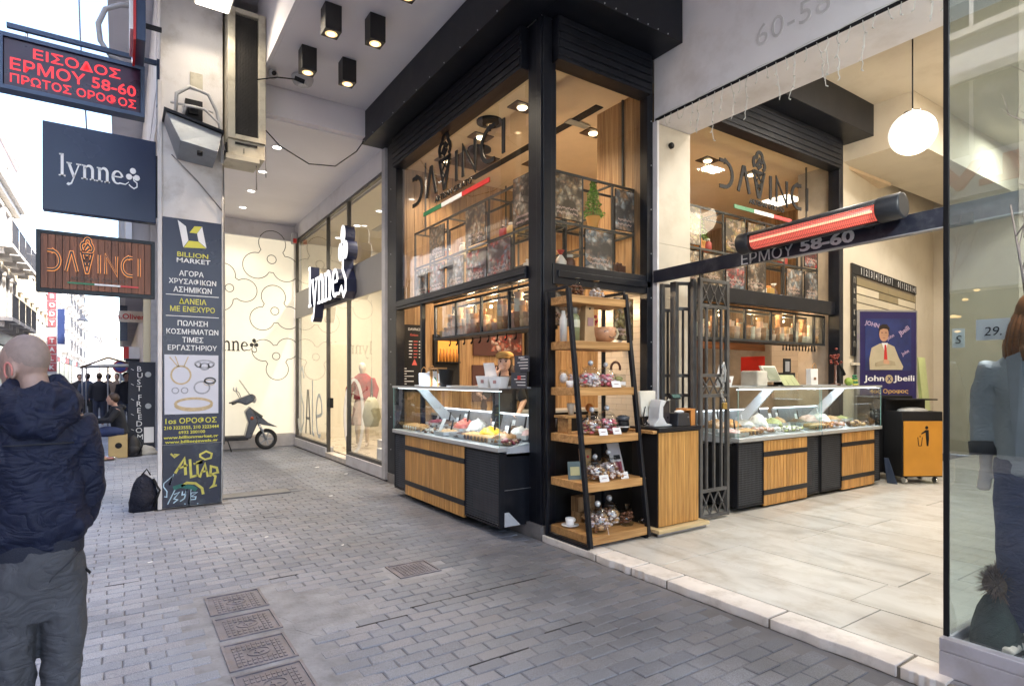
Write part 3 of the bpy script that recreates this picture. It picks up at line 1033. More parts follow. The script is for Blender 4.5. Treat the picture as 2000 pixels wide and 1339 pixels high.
put('picture_panel', MB().box(.445, 1.035, Y_ - .003, Y_, 1.149, 1.880), mat('picture_white', (.56, .57, .66), .4, 0, .03), ps)
GOLD = mat('gold_print', (.50, .38, .22), .35, 0, .2, 30)
SILV = mat('silver_print', (.30, .31, .36), .35, 0, .3, 30)


def jw(cx, cz, rx, rz, w_, m, n='jewel_print', a0=0, a1=360):
    put(n, MB().strokes([arc(cx, cz, rx, rz, a0, a1, 22)], lambda u, v, d: (u, Y_ - .003 - d, v), w_, .0015), m, ps)


jw(.62, 1.63, .105, .11, .02, GOLD)
put('jewel_print', MB().strokes([[(.59, 1.73), (.50, 1.85)], [(.65, 1.73), (.70, 1.86)], [(.60, 1.73), (.56, 1.86)]], lambda u, v, d: (u, Y_ - .003 - d, v), .012, .0015), GOLD, ps)
jw(.88, 1.77, .11, .045, .014, SILV); jw(.88, 1.74, .05, .04, .02, SILV); jw(.81, 1.76, .03, .03, .012, SILV); jw(.95, 1.76, .03, .03, .012, SILV)
jw(.85, 1.475, .085, .075, .018, SILV); jw(.94, 1.56, .06, .035, .02, mat('dark_print', (.05, .05, .06), .4)); jw(.93, 1.535, .06, .035, .008, GOLD)
jw(.56, 1.44, .035, .035, .012, SILV); jw(.66, 1.44, .035, .035, .012, SILV)
jw(.76, 1.275, .20, .065, .03, GOLD); jw(.76, 1.255, .205, .068, .016, GOLD, a0=180, a1=360)
T('1os ΟΡΟΦΟΣ', 1.068, .072, YEL, .56, .735)
T('210 3223555, 210 3223444', .985, .040, YEL, .60, .74, .02)
T('6932 200100', .925, .038, YEL, .29, .74, .02)
T('www.billionmarket.gr', .867, .036, YEL, .60, .735, .02)
T('www.billionjewels.gr', .812, .036, YEL, .58, .74, .02)

gp = thing('graffiti_panel', 'dark panel with yellow and pale blue spray graffiti at the foot of the pillar', 'panel', (.75, 8.24, 0))
put('board', MB().box(.425, 1.075, 8.245, 8.268, .012, .775), mat('scuffed_navy', (.022, .026, .05), .45, 0, .35, 4, .1, dirt=((.10, .12, .13), 5, .5)), gp, .003)
SPY = mat('spray_yellow', (.55, .50, .10), .5, 0, .25, 14)
SPB = mat('spray_blue', (.42, .58, .70), .5, 0, .25, 14)
SPG = mat('spray_green', (.02, .13, .11), .6, 0, .3, 8)


def gz(P):   # crop pixels of the graffiti -> metres on the panel
    return [(.425 + (x - 5) * .00133, .731 - (y - 810) * .00152) for x, y in P]


def spray(P, w, m, n='spray_stroke'):
    put(n, MB().strokes([gz(P)], lambda u, v, d: (u, 8.245 - d, v), w, .0015), m, gp)


spray([(70, 850), (100, 880), (130, 862), (95, 858)], .02, SPY)
spray([(105, 1010), (180, 895), (185, 950), (190, 1030)], .03, SPY)
spray([(130, 975), (205, 950)], .022, SPY)
spray([(225, 905), (235, 1050), (290, 1040)], .028, SPY)
spray([(255, 945), (330, 930), (285, 935), (290, 1050)], .026, SPY)
spray([(305, 1060), (350, 950), (375, 1060)], .028, SPY)
spray([(320, 1020), (370, 1005)], .02, SPY)
spray([(395, 1060), (400, 975), (450, 990), (460, 1030), (405, 1040), (440, 1060), (425, 1130), (400, 1150), (450, 1135)], .026, SPY)
spray([(310, 870), (360, 848), (408, 870), (400, 905), (350, 915), (310, 890), (310, 870)], .022, SPY)
spray([(155, 1120), (200, 1095), (270, 1105), (325, 1150), (335, 1200)], .03, SPY)
spray([(90, 1130), (150, 1115), (240, 1135), (280, 1160)], .05, SPG)
spray([(95, 1015), (60, 1100), (85, 1030), (15, 1085), (12, 1110), (40, 1150), (38, 1195), (18, 1190)], .012, SPB)
spray([(105, 1140), (45, 1255)], .012, SPB)
spray([(95, 1180), (140, 1165), (95, 1215), (125, 1225), (90, 1250)], .013, SPB)
spray([(165, 1160), (160, 1190), (190, 1185), (200, 1150), (180, 1220), (145, 1240)], .013, SPB)
spray([(235, 1150), (215, 1270), (235, 1180), (285, 1180), (235, 1210), (275, 1215), (270, 1235), (220, 1235)], .013, SPB)
for q in ((180, 1262), (285, 1270)):
    spray([(q[0], q[1]), (q[0] + 8, q[1] + 6)], .014, SPB)

# cables and conduit down the pillar's right edge
CAB = mat('grey_cable', (.22, .21, .21), .6)
WCAB = mat('white_conduit', (.55, .54, .53), .5)
cb = MB()
cb.tube([(1.10, 8.24, .75), (1.105, 8.24, 2.2), (1.10, 8.235, 3.6), (1.09, 8.23, 4.3)], .009, 6)
tag(put('wall_cable', cb, CAB), 'thin grey cable running down the right edge of the poster pillar', 'cable')
cb = MB().tube([(1.07, 8.23, .03), (1.085, 8.235, 1.2), (1.08, 8.235, 3.4), (1.085, 8.23, 3.9)], .012, 6)
tag(put('conduit', cb, WCAB), 'thicker pale conduit beside the poster down to the paving', 'conduit')
cb = MB().tube([(.52, 8.23, 4.32), (.8, 8.235, 4.05), (1.08, 8.23, 3.72)], .007, 6)
tag(put('slack_cable', cb, CAB), 'slack cable from the grey metal hood across the pillar', 'cable')

# vertical air conditioner and the grey hood above the poster
AC = thing('air_conditioner', 'tall cream air conditioner with dark grille hung on the arcade edge', 'air conditioner', (1.33, 8.2, 4.4))
ACM = mat('aged_cream_casing', (.52, .48, .38), .5, 0, .15, 3, .05, dirt=((.22, .17, .11), 4, .7))
put('casing', MB().box(1.115, 1.20, 8.02, 8.5, 4.6, 6.25).box(1.47, 1.56, 8.02, 8.5, 4.6, 6.25).box(1.20, 1.47, 8.02, 8.5, 4.60, 4.66).box(1.20, 1.47, 8.02, 8.5, 6.19, 6.25).box(1.20, 1.47, 8.1, 8.5, 4.66, 6.19), ACM, AC, .006)
b = MB()
for i in range(90):
    z = 4.68 + i * .0167
    b.box(1.205, 1.465, 8.05, 8.062, z, z + .005)
for i in range(14):
    x = 1.215 + i * .0185
    b.box(x, x + .004, 8.045, 8.051, 4.67, 6.18)
tag(put('grille', b, mat('sooty_grille', (.05, .046, .042), .7, 0, .3), AC), kind='stuff')
put('grille_back', MB().box(1.202, 1.468, 8.09, 8.098, 4.662, 6.188), mat('dusty_fins', (.07, .065, .055), .8, 0, .5, 6), AC)
put('drip_tray', MB().box(1.12, 1.55, 8.05, 8.48, 4.40, 4.595).box(1.09, 1.48, 8.0, 8.4, 4.33, 4.395), ACM, AC, .004)
b = MB()
for i in range(4): b.box(1.1, 1.116, 8.1 + i * .08, 8.14 + i * .08, 4.43, 4.56)
b.box(1.2, 1.46, 8.035, 8.049, 4.54, 4.565).box(1.3, 1.305, 8.04, 8.049, 4.44, 4.5)
put('tray_slots', b, BLACKM, AC)
put('drip_pipe', MB().tube([(1.46, 8.1, 4.33), (1.462, 8.1, 4.02)], .008, 6).tube([(1.57, 8.1, 4.6), (1.575, 8.1, 4.2)], .006, 6), CAB, AC)
put('back_plate', MB().box(1.09, 1.15, 8.5, 8.9, 4.6, 6.7), mat('grimy_wall', (.17, .15, .13), .8, 0, .4, 2), AC)

HD = thing('metal_hood', 'grey sheet metal flood lamp hood bolted to the pillar', 'lamp hood', (.75, 8.1, 4.3))
HG = mat('galvanised_grey', (.30, .33, .37), .45, .3, .15, 4, .05, dirt=((.2, .2, .2), 5, .5))
P0 = [(.44, 7.9, 4.70), (1.03, 7.9, 4.57), (1.03, 8.26, 4.57), (.44, 8.26, 4.70)]
P1 = [(.58, 7.75, 4.34), (.97, 7.75, 4.29), (.97, 8.26, 4.25), (.58, 8.26, 4.28)]
put('hood_shell', MB().hexa([P1[0], P1[1], P1[2], P1[3], P0[0], P0[1], P0[2], P0[3]]), HG, HD, .006)
put('hood_lid', MB().hexa([(.42, 7.86, 4.705), (1.05, 7.86, 4.575), (1.05, 8.26, 4.575), (.42, 8.26, 4.705), (.42, 7.86, 4.735), (1.05, 7.86, 4.605), (1.05, 8.26, 4.605), (.42, 8.26, 4.735)]), BLACK, HD)
put('terminal', MB().tube([(.78, 7.78, 4.27), (.78, 7.78, 4.22)], .03, 8), BLACKM, HD)
b = MB()
b.tube([(.55, 8.1, 4.74), (.56, 8.05, 5.0), (.7, 8.05, 5.12), (.9, 8.05, 5.08), (1.0, 8.08, 4.9), (1.06, 8.1, 4.6), (1.07, 8.15, 4.3)], .022, 8)
b.tube([(.62, 8.1, 4.74), (.66, 8.0, 4.86), (.85, 8.0, 4.87), (1.02, 8.05, 4.75), (1.08, 8.1, 4.45)], .016, 8)
b.tube([(.5, 8.1, 4.9), (.75, 8.02, 4.88), (.95, 8.02, 4.86)], .014, 8)
tag(put('cable_bundle', b, WCAB), 'looped pale cables above the metal hood on the pillar', 'cables')
b = MB().box(.66, .85, 8.16, 8.268, 4.78, 5.02).box(.7, .8, 8.12, 8.16, 4.83, 4.95)
tag(put('junction_box', b, BLACKM, None, .004), 'black junction box behind the looped cables on the pillar', 'junction box')
tag(put('wall_plate', MB().box(.72, .86, 8.255, 8.268, 5.2, 5.4), ACM), 'small cream cover plate high on the pillar', 'cover plate')
fl_ = thing('flood_lamp', 'bright white flood lamp at the top edge over the pillar', 'lamp', (.95, 7.9, 6.15))
put('lamp_case', MB().box(.72, 1.12, 7.5, 7.9, 6.06, 6.14), mat('white_enamel', (.7, .68, .64), .4), fl_, .01)
put('lamp_face', MB().box(.745, 1.095, 7.53, 7.87, 6.045, 6.0595), emit('flood_face', (1, .93, .8), 12), fl_)
lamp('AREA', (.92, 7.7, 6.03), 14, (1, .86, .65), .3, (R(-25), 0, 0), parent=fl_)

# camera, smoke detector and the hanging wire on the arcade ceiling
t = thing('smoke_detector', 'round white detector on the arcade ceiling', 'detector', (2.15, 8.25, ZC))
put('base', MB().lathe(2.05, 8.15, [(.14, ZC - .002), (.14, ZC - .04), (.12, ZC - .09), (.08, ZC - .11)], 20), mat('aged_white', (.5, .5, .52), .5), t)
put('lens_ring', MB().lathe(2.05, 8.15, [(.07, ZC - .11), (.06, ZC - .125)], 14), mat('pale_ring', (.62, .62, .65), .4), t)
t = thing('security_camera', 'small white camera on the arcade ceiling beside the round detector', 'camera', (1.7, 8.3, ZC))
put('body', MB().ball((1.68, 8.2, ZC - .05), .065, 12, 8), mat('aged_white', (.5, .5, .52)), t)
put('lens', MB().tube([(1.68, 8.15, ZC - .06), (1.68, 8.10, ZC - .075)], .028, 10), BLACKM, t)
t = tag(put('plug_wire', MB().tube([(1.45, 8.0, 5.4), (1.7, 8.0, 5.5), (1.95, 7.95, 5.52)], .008, 6).tube([(1.9, 7.95, 5.53), (2.02, 7.93, 5.5)], .03, 8), BLACKM), 'black plug on a short wire hanging under the arcade ceiling', 'wire')
t = tag(put('hanging_wire', MB().tube([(1.5, 8.3, 5.0), (1.8, 8.35, 4.75), (2.2, 8.4, 4.6), (2.6, 8.5, 4.68), (2.95, 8.6, 5.0), (3.08, 8.65, 5.2)], .008, 6), BLACKM), 'thin black wire swagged from the air conditioner to the black canopy', 'wire')
t = thing('alarm_camera', 'small white camera with red base at the corner of the fashion shop', 'camera', (3.4, 14.3, 4.8))
put('body', MB().box(3.36, 3.46, 14.2, 14.45, 4.78, 5.02), mat('aged_white', (.5, .5, .52)), t, .02)
put('lens', MB().box(3.355, 3.43, 14.15, 14.2, 4.76, 4.86), REDP, t)

# cube lamps
cl = thing('cube_lamp', 'x', 'ceiling lamp', (0, 0, 0), 'black cube lamps on the arcade ceiling')
put('lamp_body', MB().box(-.09, .09, -.09, .09, -.29, 0), mat('lamp_black', (.012, .011, .012), .45), cl, .004)
put('reflector', MB().lathe(0, 0, [(.066, -.2915), (.06, -.294)], 20), emit('lamp_reflector', (1, .62, .28), 2.2), cl)
put('bulb', MB().lathe(0, 0, [(.04, -.2945), (.032, -.298)], 16), WARML, cl)
CLP = [(1.93, 6.45, 'left one of the nearer pair of black cube lamps under the arcade ceiling'), (2.40, 6.36, 'right one of the nearer pair of black cube lamps under the arcade ceiling'),
       (1.93, 7.43, 'left one of the farther pair of black cube lamps, beside the hanging plug'), (2.43, 7.43, 'right one of the farther pair of cube lamps, closest to the black canopy end'), (2.37, 5.40, 'black cube lamp cut off by the top edge of the photo')]
for i, (x, y, lb) in enumerate(CLP):
    if i == 0:
        c = cl; c.location = (x, y, ZC - .002); c['label'] = lb
    else:
        c = dup(cl, (x, y, ZC - .002), label=lb)
    lamp('SPOT', (x, y, ZC - .31), 60, (1, .78, .55), .04, (0, 0, 0), R(110), None)
# recessed discs before the fashion shop
dl = thing('downlight', 'x', 'ceiling lamp', (0, 0, 0), 'recessed white downlights before the fashion shop')
put('ring', MB().lathe(0, 0, [(.085, 0), (.085, -.006), (.07, -.008)], 20), WHT, dl)
put('lamp_disc', MB().lathe(0, 0, [(.068, -.0085), (.06, -.011)], 18), WHITEL, dl)
for i, (x, y, lb) in enumerate([(2.06, 9.75, 'nearest recessed downlight in the white recess ceiling'), (2.09, 11.03, 'second recessed downlight going away in the recess ceiling'),
                                (2.12, 12.29, 'third recessed downlight going away in the recess ceiling'), (2.17, 13.56, 'farthest recessed downlight, above the flower wall')]):
    if i == 0: c = dl; c.location = (x, y, 5.249); c['label'] = lb
    else: c = dup(dl, (x, y, 5.249), label=lb)
    lamp('SPOT', (x, y, 5.22), 55, (1, .9, .78), .06, (0, 0, 0), R(125))

# ================================================================== HANGING SIGNS LEFT OF THE PILLAR
def sign_box(name, label, x0, x1, z0, z1, m, fm=None, fw=.03, y=8.42, d=.10):
    t = thing(name, label, 'sign', ((x0 + x1) / 2, y, z0))
    put('face_panel', MB().box(x0, x1, y, y + d, z0, z1), m, t, .006)
    if fm:
        f = MB()
        f.box(x0 - fw, x1 + fw, y - .03, y + d + .02, z0 - fw, z0 - .001).box(x0 - fw, x1 + fw, y - .03, y + d + .02, z1 + .001, z1 + fw)
        f.box(x0 - fw, x0 - .001, y - .03, y + d + .02, z0, z1).box(x1 + .001, x1 + fw, y - .03, y + d + .02, z0, z1)
        put('frame', f, fm, t)
    return t


BLUEF = mat('blue_grey_frame', (.045, .07, .13), .35, .2)
led = sign_box('led_sign', 'dark red LED sign with three lines of Greek text, topmost of the hanging signs', -1.05, .20, 4.76, 5.28, mat('led_panel', (.035, .008, .03), .3), BLUEF, .045, 8.3, .12)
LR = emit('led_red', (1.0, .03, .04), 1.7)
for s_, x, z, h, w_ in (('ΕΙΣΟΔΟΣ', -.40, 5.17, .115, .80), ('ΕΡΜΟΥ 58-60', -.42, 5.01, .135, 1.15), ('ΠΡΩΤΟΣ ΟΡΟΦΟΣ', -.42, 4.855, .105, 1.15)):
    text(s_, (x, 8.299, z), h, 'S', LR, led, w=w_, bold=.012, ext=.002)
put('hook', MB().tube([(-.86, 8.36, 5.33), (-.86, 8.36, 5.42)], .012, 6).tube([(.12, 8.36, 5.33), (.12, 8.36, 5.45)], .012, 6), CHROME, led)
tag(put('sign_bracket', MB().bar((-1.03, 8.36, 5.44), (.42, 8.42, 5.47), .05, .05).box(.37, .40, 8.36, 8.48, 4.95, 5.5), BLUEF), 'blue steel bracket bar carrying the LED sign', 'bracket')

ln = sign_box('fashion_sign', 'square navy hanging sign with white lettering and a flower', -.72, .36, 3.47, 4.46, NAVYS, None, 0, 8.3, .12)
lynne(frS(-.58, 3.87, 8.3, .205, .25), ln, WHT, .004, NAVYS)
put('bracket_tab', MB().box(.36, .40, 8.33, 8.36, 3.55, 4.3), BLACK, ln)

dv = sign_box('gelato_hanging_sign', 'wood slatted hanging sign with glowing thin letters, lowest of the hanging signs', -.74, .31, 2.60, 3.21, mat('sign_back', (.03, .015, .012), .7), BLACK, .04, 8.36, .07)
me = MB().box(-.030, .030, -.012, .012, 0, .605).mesh('slat'); me.materials.append(SIGNW)
for i in range(16):
    piece('slat', me, dv, (-.707 + i * .0655, 8.347, 2.603))
davinci(frS(-.68, 2.81, 8.334, .167, .215), dv, mat('letter_brown', (.02, .014, .012), .4), .095, .022, emit('letter_glow', (1.0, .35, .08), 1.3))
text('ARTISAN GELATO', (-.2, 8.333, 2.735), .04, 'S', mat('dim_letter', (.12, .08, .06), .5), dv, w=.55, ext=.004)
for a, b_, m_ in ((-.50, -.25, GRNP), (-.249, .0, WHT), (.001, .18, REDP)):
    put('flag_bar', MB().box(a, b_, 8.328, 8.334, 2.668, 2.688), m_, dv)

# upright light box seen edge-on and the curly bracket
t = thing('upright_light_box', 'tall sign box seen edge-on in white, red and blue above the LED sign', 'sign', (.1, 7.9, 5.0))
put('side_panel', MB().box(.085, .115, 7.45, 8.1, 5.32, 6.7), mat('box_white', (.7, .7, .72), .4), t, .005)
put('red_band', MB().box(.1155, .14, 7.45, 8.1, 5.22, 6.7), REDP, t)
put('case', MB().box(.1405, .23, 7.47, 8.1, 5.24, 6.7), BLUEF, t, .005)
put('arm', MB().box(.2, .4, 7.9, 7.95, 5.62, 5.66), BLACK, t)
b = MB().tube([(.05, 8.6, 5.45), (-.1, 8.6, 5.5), (-.2, 8.6, 5.65), (-.22, 8.6, 5.85), (-.15, 8.6, 6.05), (0, 8.6, 6.15), (.2, 8.6, 6.2)], .03, 8)
tag(put('curly_bracket', b, mat('pale_iron', (.4, .4, .42), .5)), 'pale curved iron bracket above the LED sign', 'bracket')
b = MB().tube([(-.75, 14, 12), (-.55, 12, 7.2), (-.48, 11.5, 6.2), (-.38, 11, 4.5)], .012, 5)
tag(put('overhead_cable', b, CAB), 'dark cable hanging behind the signs against the white sky', 'cable')

# ================================================================== FASHION SHOP (recess)
BOARDF = mat('light_panel_face', (.68, .64, .53), .5, 0, .03)
_n = BOARDF.node_tree; _b = _n.nodes['Principled BSDF']
_b.inputs['Emission Color'].default_value = (1.0, .88, .66, 1); _b.inputs['Emission Strength'].default_value = .11
struct('recess_end_wall', MB().box(.75, 7.6, 14.62, 14.8, 0, 5.4), WHITEP)
struct('recess_plinth', MB().box(.75, 3.5, 14.5, 14.6, 0, .27), mat('plinth_stone', (.5, .46, .45), .6), .004)
lb_ = thing('flower_light_wall', 'backlit cream wall with black outlined flowers behind the scooter', 'light box', (2.3, 14.55, .3))
put('light_panel', MB().box(.8, 3.45, 14.52, 14.6, .30, 4.85), BOARDF, lb_)
put('top_trim', MB().box(.8, 3.45, 14.5, 14.6, 4.852, 4.88), WHT, lb_)
BL2 = mat('outline_black', (.02, .018, .016), .5)


def flower(fr, cx, cz, s, rot, m, parent, w=.015, n=3):
    L = []
    out = []
    for k in range(n):
        a = R(rot + k * 360 / n)
        px_, pz = cx + math.cos(a) * s * .62, cz + math.sin(a) * s * .62
        for q in range(-9, 10):
            b_ = a + R(q * 14)
            out.append((px_ + math.cos(b_) * s * .50, pz + math.sin(b_) * s * .50))
    out.append(out[0])
    put('flower_outline', MB().strokes([out], fr, w, .003), m, parent)
    put('flower_outline', MB().strokes([arc(cx, cz, s * .17, s * .17, 0, 360, 16)], fr, w, .003), m, parent)


frF = lambda u, v, d: (u, 14.52 - d, v)
for cx, cz, s, rot in ((2.95, 4.385, .60, 88), (2.05, 3.64, .52, 115), (3.02, 3.18, .54, 95), (3.05, 2.12, .5, 35)):
    flower(frF, cx, cz, s, rot, BL2, lb_)
lynne(lambda u, v, d: (1.62 + u * .275, 14.52 - d, 2.22 + v * .33), lb_, BL2, .004, None)

FR = mat('shopfront_bronze', (.09, .085, .08), .4, .5)
XF = 3.5
sf = thing('fashion_shopfront', 'tall glazed shopfront with white plinth and lit fashion sign', 'shopfront', (XF, 11.6, 0))
for ya, yb in ((8.82, 10.64), (11.94, 14.498)): put('plinth', MB().box(3.45, 3.62, ya, yb, 0, .19), mat('plinth_white', (.55, .54, .57), .5, 0, .08, dirt=((.35, .33, .33), 4, .5)), sf, .004)
put('door_step', MB().box(3.45, 3.62, 10.645, 11.935, 0, .10), mat('step_stone', (.55, .5, .45), .5), sf, .004)
fr_ = MB()
for y0, y1 in ((8.84, 8.92), (10.62, 10.67), (11.91, 11.96), (14.42, 14.49)):
    fr_.box(3.48, 3.55, y0, y1, .19 if y0 not in (10.62, 11.91) else .1, 4.9)
fr_.box(3.48, 3.55, 8.92, 14.42, 4.85, 4.9).box(3.48, 3.55, 8.92, 10.62, .19, .25).box(3.48, 3.55, 11.96, 14.42, .19, .25)
put('frame', fr_, FR, sf)
put('head_wall', MB().box(3.47, 3.62, 8.84, 14.5, 4.902, 5.248), WHITEP, sf)
put('side_jamb', MB().box(3.44, 3.62, 8.70, 8.838, 0, 5.248), mat('jamb_grey', (.42, .42, .45), .5), sf, .004)
for y0, y1, z0 in ((8.921, 10.619, .251), (11.961, 14.419, .251), (10.671, 11.909, 2.3)):
    put('glass_pane', MB().box(3.51, 3.518, y0, y1, z0, 4.849), GLASSW, sf)
put('open_door_leaf', MB().box(3.53, 4.1, 11.86, 11.868, .1, 2.28), GLASSW, sf)
BAND = mat('fascia_band_grey', (.23, .22, .215), .45, .1, .1)
put('fascia_band', MB().box(3.478, 3.507, 8.925, 14.415, 3.02, 3.62), BAND, sf)
WL3 = mat('lit_letter_white', (.75, .75, .78), .4); WL3.node_tree.nodes['Principled BSDF'].inputs['Emission Color'].default_value = (1, 1, 1, 1)
WL3.node_tree.nodes['Principled BSDF'].inputs['Emission Strength'].default_value = .25
fs = thing('fashion_fascia_letters', 'large white block letters with flower on the grey fascia band', 'shop sign', (3.38, 12, 3))
NVD = mat('letter_side_navy', (.02, .025, .07), .4)
E0 = lambda u, v, d: (3.475 - d, 12.6 - u * .68, 3.08 + v * .82)
E1 = lambda u, v, d: (3.295 - d, 12.6 - u * .68, 3.08 + v * .82)
x = 0
for ch in 'lynne':
    L, a_ = serif(ch, x)
    put('letter_side', MB().strokes(L, E0, .1, .18), NVD, fs)
    put('lettering', MB().strokes(L, E1, .1, .012), WL3, fs)
    x += a_
fx, fy = x + .1, .95
for (dx, dy) in ((0, .36), (-.2, 0), (.2, 0)):
    pts = arc(fx + dx, fy + dy, .17, .2, 0, 360, 16)[:-1]
    put('letter_side', MB().prism([E0(u, v, 0) for u, v in pts], (-.18, 0, 0)), NVD, fs)
    put('flower_logo', MB().prism([E1(u, v, 0) for u, v in pts], (-.012, 0, 0)), WL3, fs)
L = [([(fx, fy - .15), (fx - .02, .55), (fx + .22, .3), (fx + .22, .08), (fx + .05, -.02), (fx - .15, .2)], .09)]
put('letter_side', MB().strokes(L, E0, .1, .18), NVD, fs)
put('lettering', MB().strokes(L, E1, .1, .012), WL3, fs)
# interior
FIN = mat('shop_wall_cream', (.66, .60, .48), .7, 0, .04)
struct('fashion_shop_floor', MB().box(3.63, 7.6, 8.8, 14.6, .02, .12), mat('shop_floor', (.5, .42, .33), .3, 0, .1))
struct('fashion_shop_ceiling', MB().box(3.63, 7.6, 8.8, 14.6, 4.86, 4.96), mat('shop_ceiling', (.55, .50, .38), .8, 0, .05))
struct('fashion_shop_walls', MB().box(7.4, 7.5, 8.8, 14.6, .12, 4.858).box(3.63, 7.4, 14.5, 14.6, .12, 4.858).box(3.63, 7.4, 8.76, 8.86, .12, 4.858), FIN)
for i, (x, y) in enumerate([(4.2, 9.6), (4.2, 10.9), (4.2, 12.2), (4.2, 13.5), (5.6, 10.2), (5.6, 12.6)]):
    dup(dl, (x, y, 4.859), label='downlight inside the fashion shop, ' + ('front row nearest', 'front row second', 'front row third', 'front row farthest', 'back row nearer', 'back row farther')[i])['group'] = 'downlights inside the fashion shop'
    lamp('SPOT', (x, y, 4.83), 150, (1, .88, .70), .06, (0, 0, 0), R(130))
t = tag(put('air_vent', MB().box(4.6, 4.75, 10.4, 12.4, 4.848, 4.8585), mat('vent_grey', (.3, .3, .28), .6)), 'long slot vent in the fashion shop ceiling', 'vent')
t = tag(put('exit_sign', MB().box(5.0, 5.03, 10.9, 11.15, 4.45, 4.6), emit('exit_green', (.05, .8, .35), 1.5)), 'small green exit sign inside the fashion shop', 'exit sign')
put('hanger', MB().box(5.01, 5.02, 11.02, 11.03, 4.602, 4.858), BLACKM, t)


# ------------------------------------------------------------------ people and mannequins
def limb(mb, pts, radii, n=12):
    return mb.tube(pts, radii, n)


def figure_mb(sc=1.0, arms=None, legs=None, lean=0.0, hip=.93, female=False, head=True):
    """standing body in local space, facing +Y, feet at z = 0"""
    mb = MB()
    sh = .19 if female else .21
    mb.tube([(0, 0, hip - .06), (0, 0, hip + .03), (0, .0, hip + .18), (0, .01, hip + .36), (0, 0, hip + .5), (0, 0, hip + .56)],
            [(.14, .10), (.165, .115), (.13 if female else .145, .09), (.155, .11), (.17, .09), (.08, .06)], 16)
    if head:
        mb.tube([(0, 0, hip + .5), (0, .01, hip + .6), (0, .015, hip + .66)], [.062, .055, .055], 10)
        mb.ball((0, .02, hip + .735), .095, 14, 10, (.82, 1.0, 1.22))
        mb.ball((0, .112, hip + .715), .018, 6, 5, (.8, 1, 1.3))
        for s_ in (-1, 1):
            mb.ball((s_ * .078, .01, hip + .725), .02, 6, 5, (.5, .9, 1.4))
        mb.ball((0, .065, hip + .66), .045, 8, 6, (.9, .9, .7))
    arms = arms or [[(-sh, 0, hip + .49), (-.27, 0, hip + .2), (-.27, .06, hip - .06)], [(sh, 0, hip + .49), (.27, 0, hip + .2), (.27, .06, hip - .06)]]
    for a in arms:
        mb.tube([Vector(a[0]) * 1.0, (Vector(a[0]) + Vector(a[1])) / 2, a[1], (Vector(a[1]) + Vector(a[2])) / 2, a[2]], [.058, .05, .042, .04, .028], 10)
        hand(mb, a[2], Vector(a[2]) - Vector(a[1]), .9)
    legs = legs or [[(-.09, 0, hip), (-.1, .02, .5), (-.1, 0, .09)], [(.09, 0, hip), (.1, .02, .5), (.1, 0, .09)]]
    for l in legs:
        mb.tube([l[0], (Vector(l[0]) + Vector(l[1])) / 2, l[1], (Vector(l[1]) * .6 + Vector(l[2]) * .4), l[2]], [.092, .08, .058, .056, .038], 12)
        f = Vector(l[2])
        mb.tube([(f.x, f.y - .05, f.z - .045), (f.x, f.y + .05, f.z - .05), (f.x, f.y + .17, f.z - .06)], [(.036, .04), (.045, .036), (.035, .02)], 10)
    return mb


def hand(mb, w, d, s=1.0, spread=1.0, curl=.35, side=1):
    """palm and five separate bent fingers, from wrist w along d"""
    w = Vector(w); d = Vector(d).normalized()
    a = d.cross(Vector((0, 1, 0)))
    if a.length < .2: a = d.cross(Vector((1, 0, 0)))
    a.normalize(); n = a.cross(d).normalized() * side
    mb.tube([w - d * .02, w + d * .03 * s, w + d * .085 * s], [(.024 * s, .018 * s), (.036 * s, .016 * s), (.04 * s, .014 * s)], 10)
    for i, (o, l) in enumerate(((-.030, .062), (-.010, .075), (.011, .072), (.031, .056))):
        b = w + d * .08 * s + a * o * s
        k1 = b + (d + a * o * 3 * spread) * l * .45 * s + n * .004
        k2 = k1 + (d + n * curl + a * o * 2) * l * .32 * s
        k3 = k2 + (d + n * curl * 2.2) * l * .28 * s
        mb.tube([b, k1, k2, k3], [.0095 * s, .009 * s, .0082 * s, .0065 * s], 7)
    b = w + d * .02 * s - a * .028 * s
    mb.tube([b, b - a * .022 * s + d * .03 * s + n * .01, b - a * .03 * s + d * .062 * s + n * .02], [.012 * s, .0105 * s, .008 * s], 7)


def local(t, name, mb, m, vox=None, smooth=4, dis=None):
    o = put(name, mb, m, t)
    if vox: remesh(o, vox, smooth)
    if dis: disp(o, dis[0], dis[1])
    return o


def shell(mb, rings, n=20):
    """clothing shell: rings of (cx, cy, z, rx, ry)"""
    mb.ring([[(cx + rx * math.cos(2 * PI * i / n), cy + ry * math.sin(2 * PI * i / n), z) for i in range(n)] for cx, cy, z, rx, ry in rings], True)
    return mb


# mannequins of the fashion shop
def mann(name, label, loc, rz, cloth):
    t = thing(name, label, 'mannequin')
    local(t, 'body', figure_mb(female=True), MANQ, .022, 3)
    for nm, mb, mm in cloth:
        local(t, nm, mb, mm, .02, 3, (.02, .08))
    t.location = loc; t.rotation_euler = (0, 0, rz)
    return t


